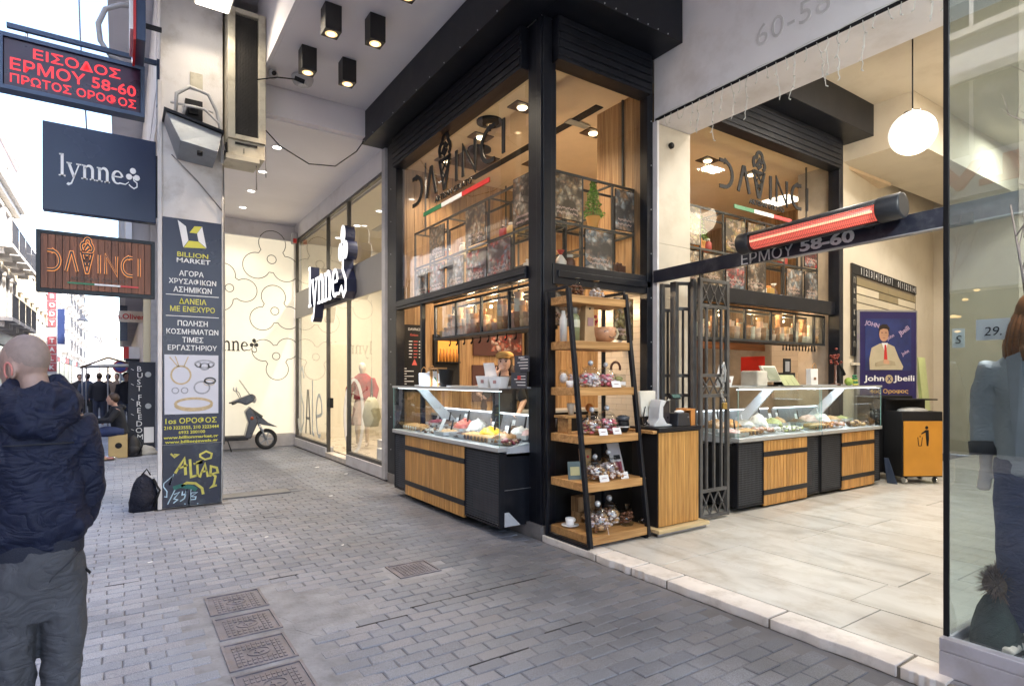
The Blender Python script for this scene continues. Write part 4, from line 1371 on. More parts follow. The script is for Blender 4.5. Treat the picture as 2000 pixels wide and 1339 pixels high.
red = MB(); shell(red, [(0, 0, 1.0, .19, .14), (0, 0, 1.15, .17, .13), (0, 0, 1.35, .20, .14), (0, 0, 1.47, .17, .11), (0, 0, 1.54, .08, .07)])
for s_ in (-1, 1): red.tube([(s_ * .19, 0, 1.43), (s_ * .28, .02, 1.2), (s_ * .26, .1, 1.02)], [.075, .075, .06], 12)
skirt = MB(); shell(skirt, [(0, 0, .45, .24, .2), (0, 0, .8, .2, .16), (0, 0, 1.02, .15, .12)])
mann('mannequin', 'mannequin in a red shaggy top and pale skirt in the fashion shop doorway', (4.25, 12.0, .16), R(150),
     [('top', red, mat('red_wool', (.36, .01, .02), .9, 0, .4, 20)), ('skirt', skirt, mat('dusty_pink', (.55, .36, .29), .8))])
blz = MB(); shell(blz, [(0, 0, .95, .18, .13), (0, 0, 1.2, .16, .12), (0, 0, 1.38, .19, .13), (0, 0, 1.48, .16, .1), (0, 0, 1.53, .08, .06)])
for s_ in (-1, 1): blz.tube([(s_ * .19, 0, 1.43), (s_ * .27, .02, 1.2), (s_ * .26, .06, .98)], [.06, .055, .045], 12)
trs = MB()
for s_ in (-1, 1): trs.tube([(s_ * .085, 0, 1.0), (s_ * .1, 0, .5), (s_ * .11, 0, .1)], [.105, .09, .1], 12)
mann('mannequin', 'mannequin in cream jacket and sage trousers behind the fashion shop glass', (4.35, 10.2, .45), R(140),
     [('jacket', blz, mat('cream_wool', (.62, .52, .42), .9)), ('trousers', trs, mat('sage_cloth', (.42, .43, .33), .9))])
drs = MB(); shell(drs, [(0, 0, .35, .26, .22), (0, 0, .9, .19, .16), (0, 0, 1.2, .15, .11), (0, 0, 1.4, .17, .12), (0, 0, 1.5, .1, .07)])
mann('mannequin', 'mannequin in a long cream dress deep in the fashion shop', (5.4, 13.2, .14), R(170), [('dress', drs, mat('cream_silk', (.66, .60, .47), .6))])
for (x, y, z1, lb) in ((4.35, 10.2, .45, 'white display plinth under the mannequin in sage trousers'), (4.0, 9.3, .4, 'low white display plinth by the near end of the fashion window')):
    tag(put('display_plinth', MB().box(x - .35, x + .35, y - .3, y + .3, .121, z1), WHT, None, .006), lb, 'plinth')
t = thing('fringed_scarf', 'teal and blue scarf hanging at the near end of the fashion window', 'scarf', (3.9, 9.15, .5))
b = MB()
for i in range(7):
    b.tube([(3.85 + i * .03, 9.1 - i * .01, 1.15), (3.83 + i * .04, 9.12, .8), (3.80 + i * .05, 9.14, .41)], [.012, .03, .04], 6)
put('folds', b, mat('teal_cloth', (.02, .17, .20), .9), t)
b = MB()
for i in range(4): b.tube([(3.8 + i * .03, 9.2, 1.25), (3.78 + i * .03, 9.25, .8)], [.015, .035], 6)
put('folds', b, mat('slate_blue_cloth', (.12, .2, .32), .9), t)
put('stand', MB().tube([(3.92, 9.2, .41), (3.92, 9.2, 1.5)], .012, 6), CHROME, t)
t = thing('display_cross_stand', 'tall grey cross-shaped display stand behind the fashion glass', 'display stand', (4.2, 9.75, .1))
put('post', MB().box(4.17, 4.23, 9.66, 9.84, .121, 2.35), ALU, t)
put('cross_bar', MB().box(4.17, 4.235, 9.45, 10.05, 1.85, 1.92), ALU, t)
t = thing('handbag', 'pale yellow handbag hanging in the fashion window', 'handbag', (3.75, 10.3, .9))
put('bag', MB().tube([(3.8, 10.25, .72), (3.8, 10.25, .9), (3.8, 10.25, 1.15), (3.8, 10.25, 1.25)], [(.12, .15), (.16, .2), (.12, .15), (.06, .08)], 12), mat('pale_yellow', (.58, .53, .33), .6), t)
put('strap', MB().tube([(3.8, 10.2, 1.2), (3.8, 10.25, 1.6), (3.8, 10.3, 1.2)], .01, 6), mat('dark_print', (.05, .05, .06)), t)
put('hook', MB().tube([(3.8, 10.25, 1.6), (3.8, 10.25, 3.02)], .003, 4), CHROME, t)
t = thing('sensor_gate', 'white anti-theft panel standing in the fashion shop doorway', 'sensor panel', (3.8, 11.3, .12))
put('panel', MB().strokes([arc(3.8, .85, .18, .72, 0, 360, 24)], lambda u, v, d: (u, 11.2 + d, v), .05, .03), WHT, t)
tag(put('price_board', MB().box(3.56, 3.575, 10.72, 10.95, .121, .5), mat('dark_panel', (.05, .06, .05), .4), None), 'small dark board standing on the fashion shop floor', 'board')
tag(put('door_handle_block', MB().box(3.49, 3.56, 11.75, 11.88, 1.0, 1.2), BLACKM, None), 'black box on the edge of the fashion shop door', 'door box')
sl_ = thing('sale_lettering', 'big white Sale letters stuck on the far fashion window', 'lettering', (3.505, 13.9, .5))
FROST = mat('frosted_film', (.7, .72, .68), .8)
fr2 = lambda u, v, d: (3.508 - d, 14.35 - u, .35 + v)
put('letter', MB().strokes([([(.55, 1.25), (.4, 1.5), (.2, 1.42), (.12, 1.15), (.3, .85), (.5, .6), (.5, .25), (.3, .02), (.08, .1), (.02, .3)], .09)], fr2, .09, .002), FROST, sl_)
put('letter', MB().strokes([([(.7, 0), (.83, .95), (.93, .95), (1.08, 0)], .09), ([(.76, .35), (1.02, .35)], .06)], fr2, .09, .002), mat('grey_film', (.22, .22, .2), .6), sl_)
put('letter', MB().strokes([([(1.25, 1.2), (1.25, .05), (1.4, .0)], .08)], fr2, .09, .002), FROST, sl_)
put('letter', MB().strokes([([(1.55, .42), (1.95, .48)], .07), (arc(1.77, .45, .22, .44, 5, 300, 14), .08)], fr2, .09, .002), FROST, sl_)

# ------------------------------------------------------------------ scooter
sc = thing('scooter', 'dark grey scooter with clear windscreen parked before the flower wall', 'scooter')
GRY = mat('scooter_grey', (.075, .08, .10), .3, 0, .15, 5, coat=.4)
PLB = mat('black_plastic', (.015, .015, .017), .5)


def prof(pts, w0, w1=None, taper=None):
    mb = MB(); mb.prism([(x, -w0 / 2, z) for x, z in pts], (0, w0, 0)); return mb


def wheel(t, cx, r=.235):
    w = MB(); n = 24
    rings = []
    for k in range(n):
        a = 2 * PI * k / n
        rings.append([(cx + math.cos(a) * (r - .045 + .045 * math.cos(q)), .05 * math.sin(q), r + math.sin(a) * (r - .045 + .045 * math.cos(q))) for q in [2 * PI * j / 8 for j in range(8)]])
    rings.append(rings[0])
    w.ring(rings, False)
    o = put('wheel', w, mat('tyre_rubber', (.02, .02, .021), .8, 0, .2, 20), t)
    rm = MB()
    rm.ring([[(cx + math.cos(2 * PI * i / 20) * q, y, r + math.sin(2 * PI * i / 20) * q) for i in range(20)] for q, y in ((r - .085, -.03), (r - .075, -.03), (r - .075, .03), (r - .085, .03), (r - .085, -.03))], False)
    for i in range(5):
        a = 2 * PI * i / 5
        rm.bar((cx, 0, r), (cx + math.cos(a) * (r - .085), 0, r + math.sin(a) * (r - .085)), .025, .03)
    rm.ring([[(cx + math.cos(2 * PI * i / 12) * .035, y, r + math.sin(2 * PI * i / 12) * .035) for i in range(12)] for y in (-.04, .04)], True)
    put('rim', rm, ALU, o)
    return o


wheel(sc, .58); wheel(sc, -.68)
put('leg_shield', prof([(.12, .28), (.20, .62), (.13, .86), (.24, .98), (.36, .78), (.40, .62), (.30, .40), (.26, .27)], .34), GRY, sc, .03)
put('front_fender', prof([(.22, .92), (.36, .84), (.60, .62), (.82, .50), (.70, .52), (.50, .56), (.36, .62), (.30, .72)], .26), GRY, sc, .02)
put('dark_nose_strip', prof([(.25, .95), (.50, .76), (.48, .73), (.24, .91)], .30), mat('olive_trim', (.10, .10, .085), .4), sc)
put('floorboard', MB().box(-.34, .20, -.16, .16, .24, .33), PLB, sc, .02)
put('rear_body', prof([(-.36, .26), (-.34, .36), (-.42, .50), (-.50, .74), (-.98, .80), (-1.05, .62), (-.80, .46), (-.62, .27)], .30), GRY, sc, .04)
put('seat', prof([(-.40, .74), (-.36, .79), (-.44, .86), (-.7, .83), (-1.0, .88), (-1.05, .8), (-.5, .73)], .28), PLB, sc, .03)
put('seat_base', prof([(-.50, .52), (-.40, .73), (-.52, .74), (-.6, .54)], .24), mat('dark_brown_plastic', (.03, .022, .02), .5), sc)
put('handlebar_cover', prof([(-.14, 1.08), (.05, 1.17), (.28, 1.26), (.36, 1.20), (.30, 1.08), (.16, 1.0), (.05, 1.05)], .30), GRY, sc, .03)
put('headlamp', MB().ball((.33, 0, 1.13), .085, 12, 8, (.6, 1.2, 1)), mat('lamp_lens', (.5, .5, .5), .1, 0, .05), sc)
for s_ in (-1, 1):
    put('grip', MB().tube([(-.02, s_ * .16, 1.08), (-.10, s_ * .34, 1.05), (-.14, s_ * .38, 1.045)], .018, 8), PLB, sc)
    mo = put('mirror', MB().ball((-.06 + .0, s_ * .36, 1.36), .06, 10, 7, (.35, 1.2, 1)), CHROME, sc)
    put('mirror_stem', MB().tube([(.06, s_ * .2, 1.14), (.0, s_ * .32, 1.28), (-.05, s_ * .36, 1.33)], .007, 6), PLB, mo)
put('windscreen', MB().hexa([(.24, -.19, 1.22), (.24, .19, 1.22), (.25, .19, 1.22), (.25, -.19, 1.22), (.02, -.15, 1.56), (.02, .15, 1.56), (.03, .15, 1.56), (.03, -.15, 1.56)]), glass('screen_plastic', (.92, .93, .92), .12, 2), sc)
put('fork', MB().tube([(.30, -.08, .85), (.58, -.08, .235)], .022, 8).tube([(.30, .08, .85), (.58, .08, .235)], .022, 8), STEEL, sc)
put('fork_cap', MB().ball((.44, -.1, .52), .03, 8, 6).ball((.50, -.1, .46), .025, 8, 6), WHT, sc)
put('turn_lamp', MB().ball((.27, -.165, .72), .04, 8, 6, (1, .5, 1)), mat('amber_lens', (.45, .09, .03), .2), sc)
put('stand', MB().tube([(-.22, -.12, .28), (-.14, -.2, .01)], .012, 6), PLB, sc)
put('exhaust', MB().tube([(-.4, -.17, .26), (-.9, -.19, .32)], [.03, .05], 8), ALU, sc)
sc.location = (2.15, 14.05, 0); sc.rotation_euler = (0, 0, R(-4))

# ================================================================== GELATO SHOP: SHELL
Z0, Z1 = .13, 4.9
struct('gelato_shop_floor', MB().box(3.62, 11.0, 4.73, 8.58, 0, Z0), mat('dark_tile_floor', (.06, .05, .045), .3, 0, .2))
struct('gelato_shop_ceiling', MB().box(3.6, 11.0, 4.7, 8.58, Z1, Z1 + .1), WARMC)
struct('shop_base_plinth', MB().box(3.45, 3.6, 4.63, 8.62, -.02, .125).box(3.6, 3.62, 4.63, 4.72, 0, .125), mat('plinth_granite', (.20, .19, .19), .6, 0, .2, 6, .1, dirt=((.1, .09, .08), 5, .6)), .003)
bw = struct('gelato_back_wall', MB().box(3.5, 11, 8.6, 8.72, 0, 5.2), mat('back_wall_brown', (.09, .05, .03), .7))
WL[bw.name] = Vector()
rr = random.Random(5)
x = 3.62
while x < 10.9:
    w_ = .135
    me = MB().box(0, w_ - .005, 0, .018, 0, 1).mesh('plank') if x < 3.63 else me
    if not me.materials: me.materials.append(WOODV)
    piece('plank', me, bw, (x, 8.579 - rr.uniform(0, .004), Z0), sc=(1, 1, Z1 - Z0 - .002))
    x += w_
ew = struct('gelato_end_wall', MB().box(11.0, 11.1, 5.4, 8.7, 0, 5.0), mat('back_wall_brown', (.09, .05, .03)))
WL[ew.name] = Vector()
me = MB().box(0, .018, 0, .13, 0, 1).mesh('plank'); me.materials.append(WOODV)
y = 5.45
while y < 8.45:
    piece('plank', me, ew, (10.979, y, 2.6), sc=(1, 1, Z1 - 2.602)); y += .135
TILE = mat('cream_tile', (.60, .53, .45), .22, 0, .08, 3, rnd=.06)
GROUT = mat('tile_grout', (.30, .26, .22), .8)
put('grout_bed', MB().box(10.985, 10.999, 5.42, 8.5, Z0, 2.598), GROUT, ew)


def tiles(parent, name, wx, a0, a1, z0, z1, axis='X', step=(.20, .078), facing=-1):
    me = (MB().box(-.006, 0, .0015, step[0] - .0015, .0015, step[1] - .0015) if axis == 'X' else MB().box(.0015, step[0] - .0015, -.006, 0, .0015, step[1] - .0015)).mesh('tile')
    me.materials.append(TILE)
    row = 0; z = z0; n = 0
    while z + step[1] <= z1 + .001:
        a = a0 - (step[0] / 2 if row % 2 else 0)
        while a < a1 - .01:
            lo, hi = max(a, a0), min(a + step[0], a1)
            if hi - lo > .03:
                s_ = (hi - lo) / step[0]
                loc = (wx, lo, z) if axis == 'X' else (lo, wx, z)
                piece('tile', me, parent, loc, sc=(1, s_, 1) if axis == 'X' else (s_, 1, 1)); n += 1
            a += step[0]
        z += step[1]; row += 1
    return n


tiles(ew, 'tile', 10.984, 5.42, 6.9, 1.2, 2.58, 'X', (.26, .105))
# column between the two window fronts: tiled below, boarded above
cw = struct('tiled_column', MB().box(5.0, 5.62, 4.74, 5.5, 0, Z1), GROUT)
WL[cw.name] = Vector()
tiles(cw, 'tile', 4.999, 4.745, 5.5, 1.0, 2.6, 'X', (.17, .07))
me = MB().box(-.018, 0, 0, .125, 0, 1).mesh('plank'); me.materials.append(WOODV)
for i in range(6): piece('plank', me, cw, (4.999, 4.745 + i * .127, 2.62), sc=(1, .95 if i == 5 else 1, Z1 - 2.622))
me = MB().box(0, .125, -.018, 0, 0, 1).mesh('plank'); me.materials.append(WOODV)
for i in range(4): piece('plank', me, cw, (5.07 + i * .135, 4.739, 2.62), sc=(1, 1, Z1 - 2.622))
# second column at the far end of the passage front
cw2 = struct('end_column', MB().box(9.17, 9.29, 4.76, 5.3, 0, Z1), GROUT)

# ---- black steel front
ff = thing('gelato_shopfront', 'black steel and glass corner shopfront of the gelato shop', 'shopfront', (3.5, 6.6, 0))
put('corner_post', MB().box(3.49, 3.60, 4.64, 4.90, .05, 5.2), BLACK, ff, .006)
put('post_fillet', MB().box(3.475, 3.489, 4.66, 4.74, .13, 5.2).box(3.61, 3.66, 4.66, 4.72, .13, 5.2), BLACK, ff, .003)
put('left_jamb', MB().box(3.46, 3.60, 8.30, 8.64, .13, 5.2), BLACK, ff, .006)
put('transom', MB().box(3.46, 3.56, 4.905, 8.295, 2.62, 2.75).box(3.44, 3.459, 4.905, 8.295, 2.66, 2.71), BLACK, ff, .004)
put('transom', MB().box(3.61, 5.0, 4.64, 4.74, 2.54, 2.75).box(3.67, 5.0, 4.62, 4.639, 2.61, 2.68), BLACK, ff, .004)
put('transom', MB().box(5.66, 9.05, 4.64, 4.74, 2.56, 2.75), BLACK, ff, .004)
put('side_jamb', MB().box(4.94, 5.03, 4.62, 4.735, .05, 5.2), BLACK, ff, .005)
put('side_jamb', MB().box(9.05, 9.165, 4.58, 4.75, .05, 5.2), BLACK, ff, .005)
put('mullion', MB().box(3.47, 3.53, 7.42, 7.47, .9, 2.619), BLACK, ff, .003)
put('shutter_box', MB().box(3.40, 3.6, 4.905, 8.295, 4.76, 5.198), BLACK, ff, .006)
put('shutter_box', MB().box(3.61, 4.935, 4.55, 4.74, 4.76, 5.198), BLACK, ff, .006)
put('shutter_box', MB().box(5.66, 9.045, 4.55, 4.74, 4.76, 5.198), BLACK, ff, .006)
b = MB()
for z in (4.80, 4.88, 4.96, 5.04, 5.12):
    b.box(3.385, 3.399, 4.91, 8.29, z, z + .055).box(3.61, 4.93, 4.535, 4.549, z, z + .055).box(5.67, 9.04, 4.535, 4.549, z, z + .055)
put('shutter_slats', b, BLACK, ff, .004)
put('canopy', MB().box(3.1, 3.48, 4.2, 8.78, 5.2, ZC - .003).box(3.482, 5.034, 4.2, 4.66, 5.2, ZC - .003), BLACK, ff, .004)
put('canopy', MB().box(5.66, 9.33, 4.22, 4.655, 5.2, ZC - .003), BLACK, ff, .004)
b = MB()
for i in range(12):
    b.ball((3.098, 4.5 + i * .38, 5.22), .008, 6, 4).ball((3.15 + i * .15, 4.198, 5.22), .008, 6, 4)
for i in range(9): b.ball((5.0, 4.617, .5 + i * .5), .008, 6, 4).ball((3.488, 4.70, .7 + i * .5), .006, 6, 4)
for i in range(9): b.ball((3.458, 8.5, .5 + i * .5), .008, 6, 4)
put('screw_heads', b, STEEL, ff)
put('glass_pane', MB().box(3.515, 3.523, 4.905, 8.295, 2.752, 4.758), GLASSW, ff)
put('glass_pane', MB().box(3.662, 4.938, 4.68, 4.688, 2.752, 4.758), GLASSP, ff)
put('glass_pane', MB().box(5.66, 9.048, 4.68, 4.688, 2.752, 4.758), GLASSP, ff)
put('lower_panel', MB().box(3.61, 4.93, 4.70, 4.76, .13, 1.03), BLACKM, ff, .003)
put('lower_panel', MB().box(5.66, 9.04, 4.80, 4.84, .06, 1.0), BLACKM, ff)

# lettering on the upper glass: street side and passage side
wl1 = thing('window_lettering', 'black cut-out shop name with ice cream logo and flag bar on the street window', 'window lettering', (3.51, 7, 3.8))
davinci(lambda u, v, d: (3.514 - d, 7.80 - u * .462, 4.07 + v * .38), wl1, BLACKM, .13, .012)
text('ARTISAN GELATO', (3.505, 6.585, 3.975), .075, 'W', BLACKM, wl1, w=.99, bold=.02, ext=.006)
for a, b_, m_ in ((7.43, 6.885, GRNP), (6.884, 6.33, WHT), (6.329, 5.69, REDP)):
    put('flag_bar', MB().box(3.500, 3.514, b_, a, 3.835, 3.89), m_, wl1)
wl2 = thing('window_lettering', 'black cut-out shop name with ice cream logo and flag bar on the passage window', 'window lettering', (7, 4.67, 3.8))
davinci(lambda u, v, d: (6.30 + u * .388, 4.679 - d, 4.03 + v * .33), wl2, BLACKM, .14, .012)
text('ARTISAN GELATO', (7.32, 4.67, 3.94), .07, 'S', BLACKM, wl2, w=.80, bold=.02, ext=.006)
for a, b_, m_ in ((6.60, 7.03, GRNP), (7.031, 7.47, WHT), (7.471, 7.91, REDP)):
    put('flag_bar', MB().box(a, b_, 4.668, 4.679, 3.795, 3.845), m_, wl2)

# ---- ceiling fittings of the shop
sp = thing('square_spotlight', 'x', 'ceiling lamp', (0, 0, 0), 'square black spotlights in the gelato shop ceiling')
put('plate', MB().box(-.15, .15, -.11, .11, -.012, 0), mat('bronze_black', (.05, .03, .02), .4), sp)
put('lamp_disc', MB().lathe(0, 0, [(.065, -.013), (.05, -.03)], 16), WARML, sp)
SPL = [(4.07, 5.84), (4.1, 6.88), (4.1, 7.9), (5.29, 5.92), (5.3, 7.3), (6.3, 5.8), (7.4, 5.7), (8.5, 5.7), (6.8, 7.3), (8.6, 7.3)]
SLB = ['nearest the corner post', 'above the middle of the street window', 'above the far end of the street window', 'seen through the corner side window', 'deep in the shop behind the corner', 'first behind the passage window', 'second behind the passage window', 'third behind the passage window', 'deep behind the passage window', 'deepest by the end wall']
for i, (x, y) in enumerate(SPL):
    lb = 'square black spotlight in the gelato ceiling ' + SLB[i]
    if i == 0: c = sp; c.location = (x, y, Z1 - .001); c['label'] = lb
    else: c = dup(sp, (x, y, Z1 - .001), label=lb)
    lamp('SPOT', (x, y, Z1 - .05), 72, (1, .77, .53), .05, (0, 0, 0), R(135))
b = MB().box(4.78, 4.9, 5.3, 8.4, Z1 - .012, Z1 - .001)
tag(put('ceiling_track', b, BLACKM), 'long black track across the gelato shop ceiling parallel to the street', 'track')
tag(put('ceiling_vent', MB().box(4.75, 5.1, 5.75, 5.87, Z1 - .02, Z1 - .013), mat('vent_grey', (.3, .3, .28))), 'grey slot vent in the ceiling behind the corner side window', 'vent')
for i, (x, y) in enumerate(((4.3, 7.25), (3.95, 6.4))):
    tag(put('ceiling_speaker', MB().lathe(x, y, [(.17, Z1 - .002), (.17, Z1 - .03), (.14, Z1 - .035)], 22), BLACKM), ('round black speaker in the ceiling near the far end of the street window', 'round black speaker in the ceiling above the street window lettering')[i], 'speaker')
tag(put('ceiling_hatch', MB().box(4.15, 4.75, 7.4, 8.0, Z1 - .016, Z1 - .002), mat('bronze_black', (.05, .03, .02))), 'large dark square hatch in the gelato shop ceiling', 'hatch')
for x, y in ((10.2, 6.2),):
    t = thing('ceiling_light', 'square white light in the ceiling behind the passage window', 'ceiling lamp', (x, y, Z1))
    put('panel', MB().box(x - .25, x + .25, y - .25, y + .25, Z1 - .02, Z1 - .002), emit('panel_white', (1, .9, .75), 8), t)

# ---- food pictures
FP = [blobs('food_print_a', [(0.54, 0.49, 0.43), (0.25, 0.12, 0.05), (0.43, 0.36, 0.3), (0.072, 0.036, 0.022)], 17, dark=(0.029, 0.02, 0.016)),
      blobs('food_print_b', [(0.43, 0.26, 0.12), (0.58, 0.52, 0.42), (0.22, 0.094, 0.036), (0.5, 0.36, 0.22)], 19, dark=(0.043, 0.025, 0.014)),
      blobs('food_print_c', [(0.47, 0.036, 0.043), (0.54, 0.45, 0.4), (0.18, 0.25, 0.32), (0.36, 0.058, 0.043)], 16, dark=(0.05, 0.029, 0.029)),
      blobs('food_print_d', [(0.43, 0.48, 0.52), (0.36, 0.19, 0.1), (0.54, 0.52, 0.5), (0.11, 0.14, 0.18)], 15, dark=(0.036, 0.032, 0.036)),
      blobs('food_print_e', [(0.58, 0.48, 0.3), (0.3, 0.24, 0.072), (0.43, 0.22, 0.072), (0.54, 0.43, 0.36)], 18, dark=(0.036, 0.022, 0.011))]
SCR = mat('script_print', (.6, .42, .38), .5)
PLBL = ['whipped cream and chocolate', 'nuts and scoops', 'red berries and glass cups', 'ice and cream swirls', 'cones and wafers', 'coffee beans', 'strawberries and cream', 'scoops on a dark plate', 'caramel pieces', 'pistachio scoops', 'mint and cream', 'dark truffles', 'orange slices', 'sprinkles']
pcount = [0]


def poster(face, a0, a1, z0, z1, c, where, mi, words=()):
    """face W: plane x=c spanning y a0..a1; face S: plane y=c spanning x a0..a1"""
    i = pcount[0]; pcount[0] += 1
    ctr = (c, (a0 + a1) / 2, z0) if face == 'W' else ((a0 + a1) / 2, c, z0)
    t = thing('food_poster', 'dark food picture, ' + where, 'poster', ctr)
    bx = (lambda d0, d1, e: MB().box(c + d0, c + d1, a0 + e, a1 - e, z0 + e, z1 - e)) if face == 'W' else (lambda d0, d1, e: MB().box(a0 + e, a1 - e, c + d0, c + d1, z0 + e, z1 - e))
    put('board', bx(0, .012, 0), BLACKM, t)
    put('print', bx(-.002, -.0001, .006), FP[mi % 5], t)
    w_ = abs(a1 - a0); m0 = (a0 + a1) / 2
    if not words:   # the script on these is too small to read
        f_ = (lambda u, v, d: (c - .0025 - d, m0 - u, z0 + v)) if face == 'W' else (lambda u, v, d: (m0 + u, c - .0025 - d, z0 + v))
        put('script', MB().strokes([[(w_ * .7 * (q / 28 - .5), zz + .011 * math.sin(q * 2.1 + i) + .006 * math.sin(q * .9)) for q in range(29)] for zz in (.12, .07)], f_, .005, .001), SCR, t)
    for k, s_ in enumerate(words):
        p = (c - .003, (a0 + a1) / 2, z0 + .115 - k * .06) if face == 'W' else ((a0 + a1) / 2, c - .003, z0 + .115 - k * .06)
        text(s_, p, .032, face, SCR, t, w=w_ * .72, ext=.001, shear=.3, bold=.01)
    return t


# ---- hanging shelf grid behind the upper glass
RACKM = mat('rack_steel', (.035, .038, .042), .45, .2, .15)


def rack(name, label, face, c, dpt, cols, rows):
    """grid of bars; face W: x from c to c+dpt, cols are y values; face S likewise with x values"""
    t = thing(name, label, 'shelf rack', (c, cols[0], rows[0]) if face == 'W' else (cols[0], c, rows[0]))
    s_ = .022
    up, ho = MB(), MB()
    for a in cols:
        for q in (c, c + dpt - s_):
            if face == 'W': up.box(q, q + s_, a - s_ / 2, a + s_ / 2, rows[0], rows[-1])
            else: up.box(a - s_ / 2, a + s_ / 2, q, q + s_, rows[0], rows[-1])
    put('uprights', up, RACKM, t)
    lo, hi = min(cols), max(cols)
    for z in rows:
        ho = MB()
        for q in (c - .002, c + dpt - s_ + .002):
            if face == 'W': ho.box(q, q + s_, lo - .012, hi + .012, z - .012, z + .012)
            else: ho.box(lo - .012, hi + .012, q, q + s_, z - .012, z + .012)
        for a in cols:
            if face == 'W': ho.box(c + .022, c + dpt - .022, a - .01, a + .01, z - .01, z + .01)
            else: ho.box(a - .01, a + .01, c + .022, c + dpt - .022, z - .01, z + .01)
        put('rail', ho, RACKM, t)
    for z in rows[:-1]:
        m_ = MB().box(c + .01, c + dpt - .01, lo, hi, z + .013, z + .019) if face == 'W' else MB().box(lo, hi, c + .01, c + dpt - .01, z + .013, z + .019)
        put('glass_shelf', m_, GLASSC, t)
    hg = MB()
    for a in (lo, hi):
        if face == 'W': hg.box(c + dpt / 2, c + dpt / 2 + .02, a - .01, a + .01, rows[-1], Z1)
        else: hg.box(a - .01, a + .01, c + dpt / 2, c + dpt / 2 + .02, rows[-1], Z1)
    put('hanger', hg, RACKM, t)
    return t


rack('shelf_grid', 'black hanging shelf grid behind the upper street window', 'W', 3.72, .34, [4.98, 5.52, 6.06, 6.60, 7.14, 7.68, 8.2], [2.76, 3.25, 3.78])
rack('shelf_grid', 'black hanging shelf grid behind the corner side window', 'S', 4.86, .34, [3.74, 4.19, 4.64, 4.97], [2.76, 3.25, 3.78])
rack('shelf_grid', 'black hanging shelf grid behind the passage window', 'S', 4.86, .34, [5.7, 6.17, 6.64, 7.11, 7.58, 8.05, 8.52, 8.95], [2.76, 3.25, 3.78])
rack('shelf_grid', 'second black shelf grid deeper inside the gelato shop', 'W', 5.35, .3, [6.0, 6.6, 7.2, 7.8, 8.4], [2.9, 3.4, 3.9])
poster('W', 5.0, 5.5, 3.28, 3.84, 3.705, 'largest one beside the corner post in the street window', 0, ('The essence of', 'quality pleasure'))
poster('W', 5.55, 6.05, 2.79, 3.22, 3.705, 'low in the street window third bay from the post', 2)
poster('W', 6.65, 7.1, 2.79, 3.2, 3.705, 'pink-cup picture in the middle of the street window', 3)
poster('W', 7.2, 7.65, 2.79, 3.2, 3.705, 'lower far bay of the street window', 2)
poster('W', 6.1, 6.6, 3.28, 3.75, 3.705, 'upper bay behind the reflection in the street window', 1)
poster('S', 3.76, 4.17, 3.28, 3.76, 4.845, 'upper left bay of the corner side window', 1)
poster('S', 4.66, 4.96, 3.28, 3.74, 4.845, 'upper right bay of the corner side window with a pale cup', 3)
poster('S', 4.21, 4.62, 2.79, 3.22, 4.845, 'lower middle bay of the corner side window', 3)
poster('S', 5.72, 6.14, 3.28, 3.76, 4.845, 'upper left bay of the passage window beside the marble pier', 4)
poster('S', 6.66, 7.08, 3.28, 3.72, 4.845, 'upper third bay of the passage window over the heater end', 4)
poster('S', 6.2, 6.6, 2.79, 3.2, 4.845, 'lower second bay of the passage window over the gate', 1)
poster('S', 7.14, 7.55, 2.79, 3.22, 4.845, 'lower bay of the passage window under the number sign', 0)
poster('S', 8.08, 8.48, 2.79, 3.2, 4.845, 'lower bay near the right jamb of the passage window', 3)
poster('S', 8.56, 8.9, 3.28, 3.7, 4.845, 'rightmost upper bay of the passage window', 2)
for q_, (f_, a0, a1, z0, w_) in enumerate((('W', 7.2, 7.65, 3.28, 'upper far bay of the street window behind the flag bar'), ('W', 6.08, 6.58, 2.79, 'lower fourth bay of the street window'), ('W', 7.72, 8.16, 2.79, 'farthest lower bay of the street window'),
        ('S', 7.14, 7.54, 3.28, 'upper bay of the passage window behind the letter V'), ('S', 7.62, 8.02, 3.28, 'upper bay of the passage window above the heater'), ('S', 5.73, 6.12, 2.79, 'lower bay of the passage window behind the gate top'), ('S', 6.67, 7.07, 2.79, 'lower third bay of the passage window'), ('S', 8.56, 8.92, 2.79, 'lowest right bay of the passage window'))):
    poster(f_, a0, a1, z0, z0 + (.45 if z0 > 3 else .41), 3.705 if f_ == 'W' else 4.845, w_, q_ + 1)
poster('S', 3.70, 4.15, 2.14, 2.5, 4.80, 'under the side transom behind the wooden rack, left', 1)
poster('S', 4.60, 4.9, 2.02, 2.5, 4.80, 'brown framed picture under the side transom beside the tiles', 4)

# small goods on the shelf grids
rr = random.Random(21)
GC = [mat('pkg_gold', (.5, .3, .08), .4), mat('pkg_white', (.65, .6, .55), .5), mat('pkg_red', (.4, .04, .03), .5), mat('pkg_brown', (.12, .05, .03), .5), mat('pkg_orange', (.55, .2, .04), .5)]


tn = [0]


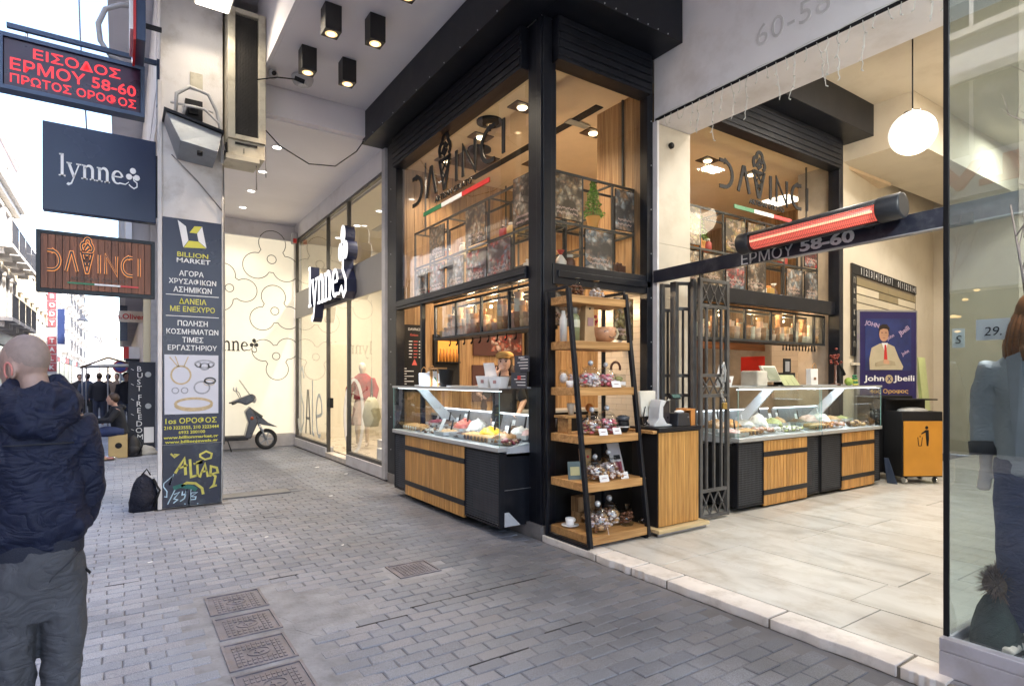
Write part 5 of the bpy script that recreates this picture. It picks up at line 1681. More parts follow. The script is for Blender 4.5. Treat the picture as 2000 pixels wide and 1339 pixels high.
def trinket(name, label, x, y, z, k, group=None):
    tn[0] += 1
    label = ('jar-shaped', 'boxed and bowed', 'bag-shaped')[k] + ' pack, ' + label
    t = thing(name, label, 'gift pack', (x, y, z), group)
    r = .05 + .02 * rr.random()
    if k == 0:
        put('jar', MB().lathe(x, y, [(r * .8, z), (r, z + .02), (r, z + .1), (r * .6, z + .13)], 12), rr.choice(GC), t)
        put('lid', MB().lathe(x, y, [(r * .65, z + .13), (r * .65, z + .16)], 12), GC[1], t)
    elif k == 1:
        put('box', MB().box(x - r, x + r, y - r, y + r, z, z + .12), rr.choice(GC), t, .004)
        put('bow', MB().ball((x - .025, y, z + .14), .028, 8, 6, (1, .6, .8)).ball((x + .025, y, z + .14), .028, 8, 6, (1, .6, .8)), rr.choice(GC), t)
    else:
        put('bag', MB().tube([(x, y, z), (x, y, z + .08), (x, y, z + .15)], [(r, r * .7), (r * 1.1, r * .8), (.015, .015)], 10), rr.choice(GC), t)
        put('tied_neck', MB().tube([(x, y, z + .151), (x, y, z + .2)], [.014, .045], 8), rr.choice(GC), t)
    return t


GS = 'small gift packs on the hanging shelf grids'
for n_, (a, z) in enumerate(((6.15, 2.78), (6.35, 2.78), (5.1, 2.78), (5.25, 2.78), (5.4, 2.78), (6.5, 2.78), (7.75, 2.78), (7.95, 2.78), (5.6, 3.27), (5.75, 3.27), (5.9, 3.27), (6.75, 3.27), (6.95, 3.27), (7.4, 3.27))):
    trinket('gift_pack', ('lower' if z < 3 else 'upper') + ' shelf, street window, place ' + ORD[n_ % 10] + (' near the post' if a < 6.2 else ' toward the far end'), 3.86, a, z, rr.randrange(3), GS + ', street window')
for n_, (a, z) in enumerate(((3.85, 2.78), (3.98, 2.78), (4.1, 2.78), (4.72, 2.78), (4.85, 2.78))):
    trinket('gift_pack', 'lower shelf of the corner side window, place ' + ORD[n_], a, 4.98, z, rr.randrange(3), GS + ', corner window')
for n_, (a, z) in enumerate(((5.8, 2.78), (5.95, 2.78), (6.3, 3.27), (6.45, 3.27), (6.75, 2.78), (6.9, 2.78), (7.02, 2.78), (7.7, 2.78), (7.85, 2.78), (7.97, 2.78), (8.6, 2.78), (8.75, 2.78), (7.25, 3.27), (7.4, 3.27), (8.2, 3.27))):
    trinket('gift_pack', ('lower' if z < 3 else 'upper') + ' shelf, passage window, place ' + ORD[n_ % 10] + (' near the pier' if a < 7.2 else ' toward the far jamb'), a, 4.98, z, rr.randrange(3), GS + ', passage window')

LEAF = mat('box_leaf', (.13, .30, .035), .55, 0, .45, 30, rnd=.45)
TERR = mat('pot_orange', (.60, .30, .08), .6, 0, .1)


def topiary(name, label, x, y, z, s=1.0, n=900, seed=1):
    t = thing(name, label, 'potted plant', (x, y, z))
    put('pot', MB().lathe(x, y, [(.055 * s, z), (.08 * s, z + .12 * s), (.085 * s, z + .125 * s), (.085 * s, z + .14 * s), (.07 * s, z + .14 * s)], 18), TERR, t)
    put('stem', MB().tube([(x, y, z + .1 * s), (x, y, z + .3 * s)], .008 * s, 6), SIGNW, t)
    r = random.Random(seed); b = MB()
    for i in range(n):
        h = r.random() ** 1.3
        R_ = (.115 * (1 - h) + .02) * s * (r.random() ** .4) * (1 + .15 * math.sin(h * 22))
        a = r.uniform(0, 2 * PI)
        c = Vector((x + R_ * math.cos(a), y + R_ * math.sin(a), z + (.14 + h * .42) * s))
        d1 = Vector((r.uniform(-1, 1), r.uniform(-1, 1), r.uniform(-1, 1))).normalized() * .014 * s
        d2 = d1.cross(Vector((r.uniform(-1, 1), r.uniform(-1, 1), r.uniform(-1, 1)))).normalized() * .009 * s
        b.quad(c - d1, c + d2, c + d1, c - d2)
    tag(put('foliage', b, LEAF, t), kind='stuff')
    return t


topiary('topiary_plant', 'cone-shaped green topiary in an orange pot in the corner side window', 4.42, 4.95, 3.27, .95)
topiary('topiary_plant', 'small green topiary on the shelf grid beside the marble pier', 6.32, 4.98, 3.27, .8, 400, 3)

# ---- hanging glass cabinets with paper cups below the transoms
cup_me = MB().lathe(0, 0, [(.030, 0), (.042, .085), (.044, .09), (.036, .09), (.026, .01)], 12).mesh('paper_cup')
CUPS = [mat('cup_kraft', (.72, .45, .24), .5, rnd=.2), mat('cup_white', (.80, .72, .60), .5, rnd=.1), mat('cup_pink', (.78, .54, .42), .5, rnd=.15), mat('cup_brown', (.40, .20, .10), .5)]


def cabinet(label, face, c, dpt, cols, z0, z1, side):
    t = thing('cup_cabinet', label, 'cabinet', (c, cols[0], z0) if face == 'W' else (cols[0], c, z0))
    s_ = .03
    for a in cols:
        m_ = MB()
        for q in (c, c + dpt - s_):
            if face == 'W': m_.box(q, q + s_, a - s_ / 2, a + s_ / 2, z0, z1)
            else: m_.box(a - s_ / 2, a + s_ / 2, q, q + s_, z0, z1)
        put('upright', m_, RACKM, t)
    lo, hi = min(cols), max(cols)
    m_ = MB()
    for q in (c - .003, c + dpt - s_ + .003):
        for z in (z0, z1 - s_):
            if face == 'W': m_.box(q, q + s_, lo - .015, hi + .015, z, z + s_)
            else: m_.box(lo - .015, hi + .015, q, q + s_, z, z + s_)
    put('rails', m_, RACKM, t)
    put('floor_panel', MB().box(c + .03, c + dpt - .03, lo, hi, z0 + .005, z0 + .02) if face == 'W' else MB().box(lo, hi, c + .03, c + dpt - .03, z0 + .005, z0 + .02), RACKM, t)
    put('glass_front', MB().box(c + .01, c + .014, lo + .02, hi - .02, z0 + s_ + .002, z1 - s_ - .002) if face == 'W' else MB().box(lo + .02, hi - .02, c + .01, c + .014, z0 + s_ + .002, z1 - s_ - .002), GLASSC, t)
    r = random.Random(side + 3)
    for i in range(len(cols) - 1):
        a0, a1 = sorted((cols[i], cols[i + 1]))
        n = 5
        for k in range(n):
            a = a0 + .06 + (a1 - a0 - .12) * k / (n - 1)
            for row in range(2):
                q = c + .10 + row * .12
                p = (q, a, z0 + .022) if face == 'W' else (a, q, z0 + .022)
                hgt = r.randint(1, 5); ci = r.randrange(4)
                st = thing('cup_stack', '%d %s cups stacked, %s place, %s row, %s bay of the %s cup cabinet' % (hgt, ('kraft', 'white', 'pink', 'brown')[ci], ORD[k], ('front', 'back')[row], ORD[i], ('street', 'passage')[side]), 'cup stack', p,
                           ('cup stacks over the street case', 'cup stacks over the passage cases')[side])
                sc_ = r.uniform(.85, 1.35)
                mt = CUPS[ci]
                mb = MB()
                for j in range(hgt):
                    z = p[2] + j * .055 * sc_
                    rs = sc_
                    mb.lathe(p[0], p[1], [(.030 * rs, z), (.042 * rs, z + .085 * rs), (.044 * rs, z + .09 * rs)], 10)
                    if j % 2 == 1 and hgt > 2:
                        put('cups', mb, mt, st); mb = MB(); mt = r.choice(CUPS)
                if mb.v: put('cups', mb, mt, st)
    return t


cabinet('hanging glass cabinet full of paper cups under the street transom', 'W', 3.62, .32, [5.0, 5.47, 6.08, 6.72, 7.33], 2.12, 2.6, 0)
cabinet('hanging glass cabinet full of paper cups under the passage transom', 'S', 4.78, .32, [5.75, 6.4, 7.0, 7.6, 8.2, 8.72, 9.0], 2.09, 2.55, 1)
for i, y in enumerate((5.3, 5.8, 6.4, 7.0)):
    lamp('POINT', (4.02, y, 2.52), 12, (1, .72, .42), .04)
for i, x in enumerate((6.1, 6.9, 7.7, 8.5)):
    lamp('POINT', (x, 5.16, 2.47), 14, (1, .66, .34), .04)
for i in range(4):   # the little lamps the photo shows glowing inside the cabinets
    x, y = (4.0, 5.25 + i * .6)
    tag(put('cabinet_bulb', MB().ball((x, y, 2.52), .022, 8, 6), WARML), ORD[i] + ' glowing bulb from the post in the street cup cabinet', 'bulb', 'bulbs in the street cup cabinet')
for i in range(4):
    tag(put('cabinet_bulb', MB().ball((6.1 + i * .8, 5.15, 2.47), .022, 8, 6), WARML), ORD[i] + ' glowing bulb from the gate in the passage cup cabinet', 'bulb', 'bulbs in the passage cup cabinet')
# rows of spoons hanging under the passage cabinet
b = MB()
for i in range(11): b.tube([(8.0 + i * .085, 4.85, 2.085), (8.0 + i * .085, 4.85, 2.0)], [.006, .012], 6)
tag(put('hanging_scoops', b, BLACKM), 'row of small black scoops hanging under the passage cup cabinet', 'scoops')
b = MB()
for i in range(9): b.tube([(3.75, 5.5 + i * .2, 2.115), (3.75, 5.5 + i * .2, 2.06), (3.75, 5.53 + i * .2, 2.04)], [.008, .01, .014], 6)
tag(put('hanging_scoops', b, BLACKM), 'row of small black scoops hanging under the street cup cabinet', 'scoops')

# ---- back wall things seen over the street case
mn = thing('menu_board', 'tall black menu board with rows of white text on the wooden wall', 'menu board', (3.83, 8.55, 1.4))
put('board', MB().box(3.63, 4.05, 8.55, 8.575, 1.38, 2.44), BLACKM, mn, .003)
mm = lambda s_, x, z, h, m_=WHT, w_=None: text(s_, (x, 8.549, z), h, 'S', m_, mn, w=w_, ext=.0008)
mm("DAVINCI", 3.87, 2.37, .04, WHT, .2); mm('Gelato', 3.87, 2.28, .035, mat('menu_red', (.6, .1, .08), .5))
for i in range(6):
    z = 2.17 - i * .05
    for a, b_ in ((3.66, 3.70), (3.78, 3.84), (3.86, 3.93), (3.95, 4.02)):
        put('text_bar', MB().box(a, b_ - .008 * (i % 3), 8.5485, 8.5495, z, z + .014), WHT if a != 3.86 else bpy.data.materials['menu_red'], mn)
put('cone_print', MB().prism([(3.83, 8.5495, 1.80), (3.92, 8.5495, 1.80), (3.90, 8.5495, 1.85), (3.875, 8.5495, 1.90), (3.85, 8.5495, 1.85)], (0, -.001, 0)), bpy.data.materials['menu_red'], mn)
for i in range(7):
    z = 1.74 - i * .04
    put('text_bar', MB().box(3.66, 3.74 + .04 * ((i * 3) % 6), 8.5485, 8.5495, z, z + .013), WHT, mn)
t = thing('bottle_niche', 'glowing amber niche with bottles behind the street case', 'niche', (4.45, 8.5, 1.8))
put('niche_box', MB().box(4.2, 4.66, 8.50, 8.575, 1.45, 2.3), BLACKM, t)
put('lit_back', MB().box(4.26, 4.62, 8.49, 8.4995, 1.86, 2.2), emit('amber_glow', (1, .42, .07), .7), t)
b = MB()
for i in range(6): b.lathe(4.29 + i * .06, 8.46, [(.022, 1.862), (.022, 1.98), (.01, 2.02), (.01, 2.07)], 8)
put('bottles', b, mat('amber_bottle', (.45, .18, .04), .2), t)
put('shelf', MB().box(4.22, 4.64, 8.42, 8.4995, 1.845, 1.86), BLACKM, t)
t = thing('picture_board', 'dark red picture board with scoops high behind the server', 'picture', (5.4, 8.54, 2))
put('board', MB().box(4.95, 5.95, 8.54, 8.575, 1.98, 2.42), mat('maroon', (.05, .012, .01), .5), t)
put('print', MB().box(5.3, 5.93, 8.537, 8.5395, 2.06, 2.41), blobs('scoop_print', [(.5, .06, .03), (.6, .5, .45), (.45, .1, .05), (.2, .02, .02)], 16, dark=(.05, .012, .01)), t)
t = thing('chalk_board', 'large plain brown board on the wooden wall behind the server', 'board', (5.4, 8.54, 1.3))
put('board', MB().box(4.93, 5.9, 8.54, 8.575, 1.2, 1.82), mat('dark_maroon', (.06, .02, .018), .6), t, .004)
tag(put('door_post', MB().box(6.02, 6.10, 8.5, 8.575, .13, 2.5), BLACKM), 'thin black upright on the wooden wall right of the server', 'upright')
t = thing('work_counter', 'dark back counter under the boards behind the street case', 'counter', (5.0, 8.3, .13))
put('cabinet', MB().box(4.2, 7.5, 7.95, 8.57, .131, 1.0), BLACKM, t)
put('worktop', MB().box(4.18, 7.52, 7.92, 8.575, 1.002, 1.04), STEEL, t)
t = thing('flower_vase', 'small vase with a pale round flower head on the back counter', 'vase', (4.95, 8.2, 1.04))
put('vase', MB().lathe(4.95, 8.2, [(.04, 1.041), (.06, 1.14), (.03, 1.26), (.035, 1.3)], 12), mat('dark_vase', (.04, .02, .02), .3), t)
b = MB(); rr = random.Random(2)
for i in range(30): b.ball((4.95 + rr.gauss(0, .05), 8.2 + rr.gauss(0, .05), 1.42 + rr.gauss(0, .045)), .035, 6, 5)
put('blossom', b, mat('pale_pink_petal', (.55, .38, .33), .8), t)
# through the passage window: red poster, oven hood, machines
t = thing('red_poster', 'plain red poster on the tiled wall behind the passage case', 'poster', (10.9, 7.3, 1.5))
put('sheet', MB().box(10.965, 10.98, 7.05, 7.6, 1.45, 2.05), mat('red_sheet', (.50, .02, .015), .5), t)
t = thing('brown_pelmet', 'brown wooden pelmet over the back of the shop behind the passage case', 'pelmet', (9, 7, 2.1))
put('board', MB().box(6.5, 10.9, 7.0, 7.05, 2.15, 2.6), wood('pelmet_wood', (.14, .05, .018), (.25, .10, .035), 'X'), t)


# ================================================================== GELATO CASES
CASEW = mat('case_white', (.50, .52, .56), .3, 0, .04)
MESHM = mat('mesh_black', (.10, .105, .12), .4, .3, .2)


def heap(mb, cx, cy, z, rx, ry, h, r, rough=.18, n=14, m=6):
    rings = []
    for k in range(m + 1):
        f = k / m
        rr_ = math.sqrt(max(0, 1 - f * f)) if k < m else .02
        rings.append([(cx + rx * rr_ * (1 + r.uniform(-rough, rough)) * math.cos(2 * PI * i / n), cy + ry * rr_ * (1 + r.uniform(-rough, rough)) * math.sin(2 * PI * i / n), z + h * f * (1 + r.uniform(-rough, rough) * .5)) for i in range(n)])
    mb.ring(rings, True)


GEL = {'coral pink': (.62, .16, .12), 'white cream': (.72, .70, .66), 'dark chocolate': (.07, .03, .018), 'mango yellow': (.70, .42, .02), 'hazelnut brown': (.30, .15, .06), 'pistachio': (.35, .38, .16), 'stracciatella': (.55, .52, .48), 'caramel': (.45, .2, .05), 'pale pink': (.62, .38, .34), 'biscuit': (.5, .32, .16), 'berry': (.28, .03, .06), 'coffee': (.22, .11, .05)}
GM = {k: mat('gelato_' + k.replace(' ', '_'), c, .4, 0, .28, 28, .5, 60) for k, c in GEL.items()}
WAF = mat('wafer', (.50, .28, .11), .6, 0, .2, 30, .3, 80)
CHOC = mat('choc_end', (.05, .02, .012), .5)


def case(kind, label, origin, rz, L, m0, s0, s1, heaps, where, right_side=True):
    """display case in local space: x along the front, y depth, front at y = 0"""
    t = thing('gelato_case', label, 'display case')
    D = .74
    put('body', MB().box(.02, L - .02, .055, D, .10, .835), BLACK, t, .004)
    put('front_rail', MB().box(0, L, .03, .05, .10, .125).box(0, L, .03, .05, .82, .845).box(0, .02, .0, .052, .1, .845).box(L - .02, L, .0, .052, .1, .845), BLACK, t, .002)
    for a, b_ in ((.02, s0 - .01), (s1 + .01, L - .02)):
        if b_ - a < .05: continue
        g = MB(); n = int((b_ - a) / .026)
        for i in range(n + 1):
            x = a + (b_ - a) * i / n
            g.box(x - .003, x + .003, .004, .009, .125, .82)
        k = 26
        for i in range(k + 1):
            z = .13 + .685 * i / k
            g.box(a, b_, .0095, .015, z - .0045, z + .0045)
        tag(put('mesh_screen', g, MESHM, t), kind='stuff')
        f = MB().box(a - .012, a, -.004, .02, .1, .845).box(b_, b_ + .012, -.004, .02, .1, .845).box(a, b_, -.004, .02, .1, .118).box(a, b_, -.004, .02, .83, .845)
        put('screen_frame', f, BLACK, t)
    put('warning_plate', MB().box(s1 + .1, L - .1, .0445, .0535, .2, .4), mat('plum_plate', (.10, .06, .07), .5), t)
    n = int(round((s1 - s0) / .066))
    w_ = (s1 - s0) / n
    me = MB().box(.003, w_ - .003, -.012, .008, 0, 1).mesh('slat'); me.materials.append(BAMBOO)
    for i in range(n):
        for z0_, z1_ in ((.075, .20), (.262, .655), (.717, .845)):
            piece('slat', me, t, (s0 + i * w_, 0, z0_), sc=(1, 1, z1_ - z0_))
    put('slat_backing', MB().box(s0, s1, .0085, .02, .07, .848), mat('slat_backing_wood', (.10, .045, .015), .7), t)  # dark brown board behind the slat gaps
    for z in (.2, .655):
        put('strap', MB().box(s0 - .012, s1 + .012, -.016, .0, z + .002, z + .06), BLACK, t, .002)
    put('steel_lip', MB().box(-.005, L + .005, -.03, .09, .855, .90), STEEL, t, .004)
    put('tray_bed', MB().hexa([(.02, .09, .80), (L - .02, .09, .80), (L - .02, D - .06, .80), (.02, D - .06, .80), (.02, .09, .885), (L - .02, .09, .885), (L - .02, D - .06, .97), (.02, D - .06, .97)]), CASEW, t)
    put('glass_front', MB().box(.0, L, -.008, 0, .902, 1.468), GLASSC, t)
    for xa in (L - .008, 0): put('glass_side', MB().box(xa, xa + .008, .002, D - .1, .902, 1.468), GLASSC, t)
    put('glass_edge', MB().box(L - .004, L + .004, -.012, -.0085, .902, 1.468).box(-.004, .004, -.012, -.0085, .902, 1.468), GEDGE, t)
    put('top_shelf', MB().box(-.01, L + .01, -.02, .5, 1.47, 1.484), GLASSC, t)
    put('top_trim', MB().box(-.01, L + .01, -.026, -.0205, 1.462, 1.49).box(-.01, L + .01, .3, .52, 1.4845, 1.50), STEEL, t, .001)
    put('led_strip', MB().box(.05, L - .05, .03, .05, 1.452, 1.462), LED, t)
    put('back_panel', MB().hexa([(.03, D - .06, .97), (L - .03, D - .06, .97), (L - .03, D - .04, .97), (.03, D - .04, .97), (.03, D - .02, 1.16), (L - .03, D - .02, 1.16), (L - .03, D, 1.16), (.03, D, 1.16)]), mat('case_grey', (.20, .20, .22), .35), t)
    put('back_light', MB().box(.05, L - .05, D - .05, D - .03, 1.165, 1.18), LED, t)
    for xx in ((s0 + .05, L * .52, L * .55) if kind == 0 else (L * .42, L * .42, L * .42))[:1]:
        put('slanted_bracket', MB().hexa([(xx + .1, .55, .93), (xx + .13, .55, .93), (xx + .13, .75, .93), (xx + .1, .75, .93), (xx + .1, .08, 1.45), (xx + .13, .08, 1.45), (xx + .13, .22, 1.45), (xx + .1, .22, 1.45)]), CASEW, t)
    if kind == 0:
        put('end_plate', MB().prism([(L + .001, .05, .11), (L + .001, .24, .11), (L + .001, .10, .25), (L + .001, .05, .25)], (.006, 0, 0)), CASEW, t)
        put('end_flash', MB().box(L + .001, L + .006, .05, D - .1, .47, .474), ALU, t)
    t.location = origin; t.rotation_euler = (0, 0, rz)
    Mx = Matrix.Translation(origin) @ Matrix.Rotation(rz, 4, 'Z')
    r = random.Random(int(L * 100) + kind)

    def place(o):
        o.location = origin; o.rotation_euler = (0, 0, rz)
        return o
    for i, (xc, yc, col, hh, rx) in enumerate(heaps):
        g = thing('gelato_pan', 'pan of %s gelato %s' % (col, where(i, xc)), 'gelato pan')
        zb = .89 + .085 * (yc - .09) / .6
        p = MB().box(xc - rx - .012, xc - rx - .006, yc - .13, yc + .13, zb, zb + .045).box(xc + rx + .006, xc + rx + .012, yc - .13, yc + .13, zb, zb + .045).box(xc - rx - .006, xc + rx + .006, yc - .136, yc - .13, zb, zb + .045).box(xc - rx - .006, xc + rx + .006, yc + .13, yc + .136, zb, zb + .045).box(xc - rx - .006, xc + rx + .006, yc - .13, yc + .13, zb, zb + .006)
        put('pan', p, STEEL, g)
        b = MB(); heap(b, xc, yc, zb + .01, rx * 1.08, .14, hh, r, .22)
        for q in range(26):
            a = r.uniform(0, 2 * PI); d_ = r.random()
            b.ball((xc + math.cos(a) * rx * .8 * d_, yc + math.sin(a) * .11 * d_, zb + hh * (1.05 - d_ * .75)), r.uniform(.015, .03), 7, 5, (1.2, 1, .7))
        put('gelato', b, GM[col], g)
        if i % 2 == 0:
            tx = xc + r.uniform(-.02, .02)
            put('price_card', MB().hexa([(tx - .03, yc - .0, zb + hh), (tx + .03, yc, zb + hh), (tx + .03, yc + .003, zb + hh), (tx - .03, yc + .003, zb + hh), (tx - .03, yc + .02, zb + hh + .075), (tx + .03, yc + .02, zb + hh + .075), (tx + .03, yc + .023, zb + hh + .075), (tx - .03, yc + .023, zb + hh + .075)]), PAPER, g)
            put('card_print', MB().box(tx - .02, tx + .02, yc + .006, yc + .008, zb + hh + .03, zb + hh + .036), BLACKM, g)
        if i % 3 != 1:
            put('spatula', MB().tube([(xc + rx * .5, yc, zb + hh * .5), (xc + rx * .6, yc + .03, zb + hh + .12)], [.012, .009], 6), BLACKM, g)
        place(g)
    return t, place, r


def wafer_row(place, x0, n, y, z, label, dark=True):
    t = thing('wafer_rolls', label, 'pastry rolls')
    for i in range(n):
        x = x0 + i * .075
        put('roll', MB().tube([(x, y, z), (x + .01, y + .16, z + .02)], .03, 10), WAF, t)
        put('filling', MB().tube([(x, y - .002, z), (x, y - .008, z)], .022, 10), CHOC if dark else GM['white cream'], t)
    place(t)


def treats(place, x0, x1, y0, y1, z, n, label, cols, r, s=.022):
    t = thing('sweets_tray', label, 'sweets')
    for k, cm in enumerate(cols):
        b = MB()
        for i in range(int(n * 1.6) // len(cols)):
            b.ball((r.uniform(x0, x1), r.uniform(y0, y1), z + r.uniform(0, .04)), s * r.uniform(.7, 1.2), 7, 5, (1.3, 1, .8))
        put('pieces', b, cm, t)
    place(t)


H0 = [(1.22, .42, 'coral pink', .14, .10), (1.50, .44, 'white cream', .15, .11), (1.78, .46, 'stracciatella', .07, .09), (2.02, .30, 'mango yellow', .12, .13), (2.05, .58, 'dark chocolate', .08, .1),
      (2.30, .52, 'white cream', .10, .09), (2.40, .24, 'hazelnut brown', .10, .12), (1.60, .22, 'dark chocolate', .05, .16), (.92, .46, 'coffee', .07, .1), (.62, .48, 'dark chocolate', .08, .1), (.32, .5, 'berry', .07, .1), (1.2, .2, 'biscuit', .06, .12), (2.52, .5, 'pale pink', .1, .08)]
WH0 = ['beside the slanted bracket of the street case', 'next to the coral pink one in the street case', 'speckled, mid-right in the street case', 'bright and large near the right end of the street case', 'at the back right of the street case', 'smaller, by the right glass seam of the street case', 'in the right front corner of the street case', 'flat and wide along the front glass of the street case', 'left of the bracket in the street case', 'second from the left end of the street case', 'at the far left end of the street case', 'low at the front middle of the street case', 'at the rightmost back corner of the street case']
t0, pl0, r0 = case(0, 'long gelato display case on the street side with bamboo slats and black mesh', (3.12, 7.54, 0), -PI / 2, 2.68, 0, .39, 1.97, H0, lambda i, x: WH0[i])
wafer_row(pl0, 1.72, 8, .10, .935, 'row of chocolate-filled wafer rolls along the front glass of the street case')
wafer_row(pl0, .1, 6, .10, .935, 'row of pale wafer rolls at the left end of the street case', False)
treats(pl0, .75, 1.15, .1, .3, .91, 40, 'speckled nut sweets left of the white price strip in the street case', [GM['stracciatella'], GM['coffee']], r0)
treats(pl0, 2.3, 2.6, .12, .3, .92, 50, 'dark truffles heaped at the right end of the street case', [GM['dark chocolate'], GM['coffee'], GM['berry']], r0)
treats(pl0, .1, .55, .15, .38, .91, 40, 'chocolate pieces behind the pale rolls in the street case', [GM['dark chocolate'], GM['biscuit']], r0)
g = tag(put('price_strip', MB().hexa([(1.12, .08, .905), (1.20, .08, .905), (1.20, .084, .905), (1.12, .084, .905), (1.14, .16, 1.10), (1.22, .16, 1.10), (1.22, .164, 1.10), (1.14, .164, 1.10)]), PAPER), 'tall white price strip standing behind the street case glass', 'price card')
pl0(g)
lamp('AREA', (3.3, 6.2, 1.445), 7, (.85, .92, 1), 2.5, (0, R(-12), PI / 2), size_y=.05)
# passage cases
H1 = [(.2, .45, 'hazelnut brown', .14, .13), (.5, .45, 'caramel', .12, .12), (.85, .5, 'stracciatella', .10, .11), (1.15, .5, 'white cream', .16, .1), (1.42, .48, 'pistachio', .1, .1), (.18, .2, 'pale pink', .07, .13), (1.6, .5, 'biscuit', .1, .08)]
W1 = ['at the left end of the first passage case', 'second in the first passage case', 'mid first passage case before the bracket', 'tall, right half of the first passage case', 'right part of the first passage case', 'low in the left front of the first passage case', 'rightmost in the first passage case']
t1, pl1, r1 = case(1, 'first passage display case with bamboo panel, next to the grey gate', (5.85, 4.1, 0), 0, 1.74, 0, .5, 1.43, H1, lambda i, x: W1[i])
wafer_row(pl1, .22, 5, .10, .935, 'row of dark-ended wafer rolls in the first passage case')
treats(pl1, .6, .95, .12, .3, .93, 40, 'pink and brown sweets in the first passage case', [GM['pale pink'], GM['hazelnut brown']], r1)
treats(pl1, 1.0, 1.6, .12, .3, .92, 50, 'wrapped white and green sweets in the first passage case', [GM['white cream'], GM['pistachio'], GM['stracciatella']], r1)
H2 = [(.2, .45, 'dark chocolate', .08, .11), (.5, .45, 'pale pink', .12, .12), (.8, .45, 'white cream', .14, .13), (1.15, .48, 'biscuit', .08, .12), (1.45, .48, 'pistachio', .07, .1)]
W2 = ['at the left end of the second passage case', 'second in the second passage case', 'mid second passage case', 'right half of the second passage case', 'at the right end of the second passage case']
t2, pl2, r2 = case(2, 'second passage display case with bamboo panel, farther from the street', (7.63, 4.1, 0), 0, 1.62, 0, .52, 1.42, H2, lambda i, x: W2[i])
wafer_row(pl2, .06, 5, .10, .935, 'row of dark-ended wafer rolls in the second passage case')
treats(pl2, .5, .9, .12, .3, .93, 40, 'pale pink sweets at the front of the second passage case', [GM['pale pink'], GM['caramel']], r2)
treats(pl2, 1.0, 1.5, .10, .2, .92, 16, 'small round tins in the second passage case', [GM['biscuit'], GM['dark chocolate']], r2, .035)
lamp('AREA', (6.7, 4.28, 1.445), 5, (.85, .93, 1), 1.6, (R(-12), 0, 0), size_y=.05)
lamp('AREA', (8.45, 4.28, 1.445), 5, (.85, .93, 1), 1.5, (R(-12), 0, 0), size_y=.05)

# ================================================================== THINGS ON THE STREET CASE
ZT = 1.485


def bag(name, label, x, y, z, w, h, m, rz=0, mark=REDP, group=None):
    t = thing(name, label, 'bag', (0, 0, 0), group)
    put('bag_body', MB().hexa([(-w * .42, -.04, 0), (w * .42, -.04, 0), (w * .42, .04, 0), (-w * .42, .04, 0), (-w / 2, -.03, h), (w / 2, -.03, h), (w / 2, .03, h), (-w / 2, .03, h)]), m, t, .004)
    if mark: put('mark', MB().box(-w * .15, w * .15, -.0415, -.0405, h * .35, h * .5), mark, t)
    put('handle', MB().tube([(-w * .25, -.03, h), (-w * .2, -.03, h + .05), (0, -.03, h + .08), (w * .2, -.03, h + .05), (w * .25, -.03, h)], .005, 6), WAF, t)
    t.location = (x, y, z); t.rotation_euler = (0, 0, rz)
    return t


def carton(label, x, y, z, w, h, m, rz=0, lid=False):
    t = thing('takeaway_carton', label, 'carton')
    put('carton_body', MB().hexa([(-w * .38, -w * .3, 0), (w * .38, -w * .3, 0), (w * .38, w * .3, 0), (-w * .38, w * .3, 0), (-w / 2, -w * .4, h), (w / 2, -w * .4, h), (w / 2, w * .4, h), (-w / 2, w * .4, h)]), m, t, .002)
    put('logo_print', MB().box(-.02, .02, -w * .375 - .006, -w * .375, h * .4, h * .68), mat('faint_print', (.35, .2, .2), .6), t)
    if lid: put('lid_flap', MB().hexa([(-w * .45, w * .3, h), (w * .45, w * .3, h), (w * .45, w * .32, h), (-w * .45, w * .32, h), (-w * .4, w * .1, h * 2.1), (w * .4, w * .1, h * 2.1), (w * .4, w * .13, h * 2.1), (-w * .4, w * .13, h * 2.1)]), m, t)
    t.location = (x, y, z); t.rotation_euler = (0, 0, rz)
    return t


QW = -PI / 2 + .25
carton('white takeaway carton left of the server on the street case', 3.36, 5.50, ZT, .20, .13, WHT, QW, True)
carton('white takeaway carton nearer the post on the street case', 3.35, 5.24, ZT, .18, .12, WHT, QW)
bag('paper_bag', 'white and blue gift bag with brown handle at the far end of the street case', 3.45, 7.25, ZT, .22, .18, mat('bag_pale', (.55, .60, .70), .6), QW, None)
bag('paper_bag', 'second pale gift bag beside the blue one on the street case', 3.5, 7.1, ZT, .2, .2, PAPER, QW, None)
t = thing('wooden_stand', 'wooden display stand with a white card on the street case', 'display stand', (3.45, 6.9, ZT))
put('frame', MB().box(3.40, 3.43, 6.78, 6.81, ZT, ZT + .22).box(3.40, 3.43, 6.99, 7.02, ZT, ZT + .22).box(3.38, 3.52, 6.76, 7.04, ZT + .221, ZT + .245), SHELFW, t)
put('card', MB().box(3.435, 3.445, 6.815, 6.985, ZT, ZT + .2), PAPER, t)
put('leaf_print', MB().bar((3.434, 6.95, ZT + .12), (3.434, 6.85, ZT + .05), .001, .03), GRNP, t)
t = thing('black_bucket', 'black tub with a white figure printed on it on the street case', 'tub', (3.45, 6.65, ZT))
put('tub', MB().lathe(3.45, 6.65, [(.075, ZT), (.095, ZT + .2), (.10, ZT + .205), (.10, ZT + .22)], 18), BLACKM, t)
put('white_print', MB().prism([(3.37, 6.70, ZT + .05), (3.37, 6.66, ZT + .05), (3.365, 6.67, ZT + .16), (3.365, 6.70, ZT + .17)], (-.01, 0, 0)), WHT, t)
t = thing('counter_menu', 'two small dark menu cards with white print beside the corner post', 'menu card', (3.4, 5.15, ZT))
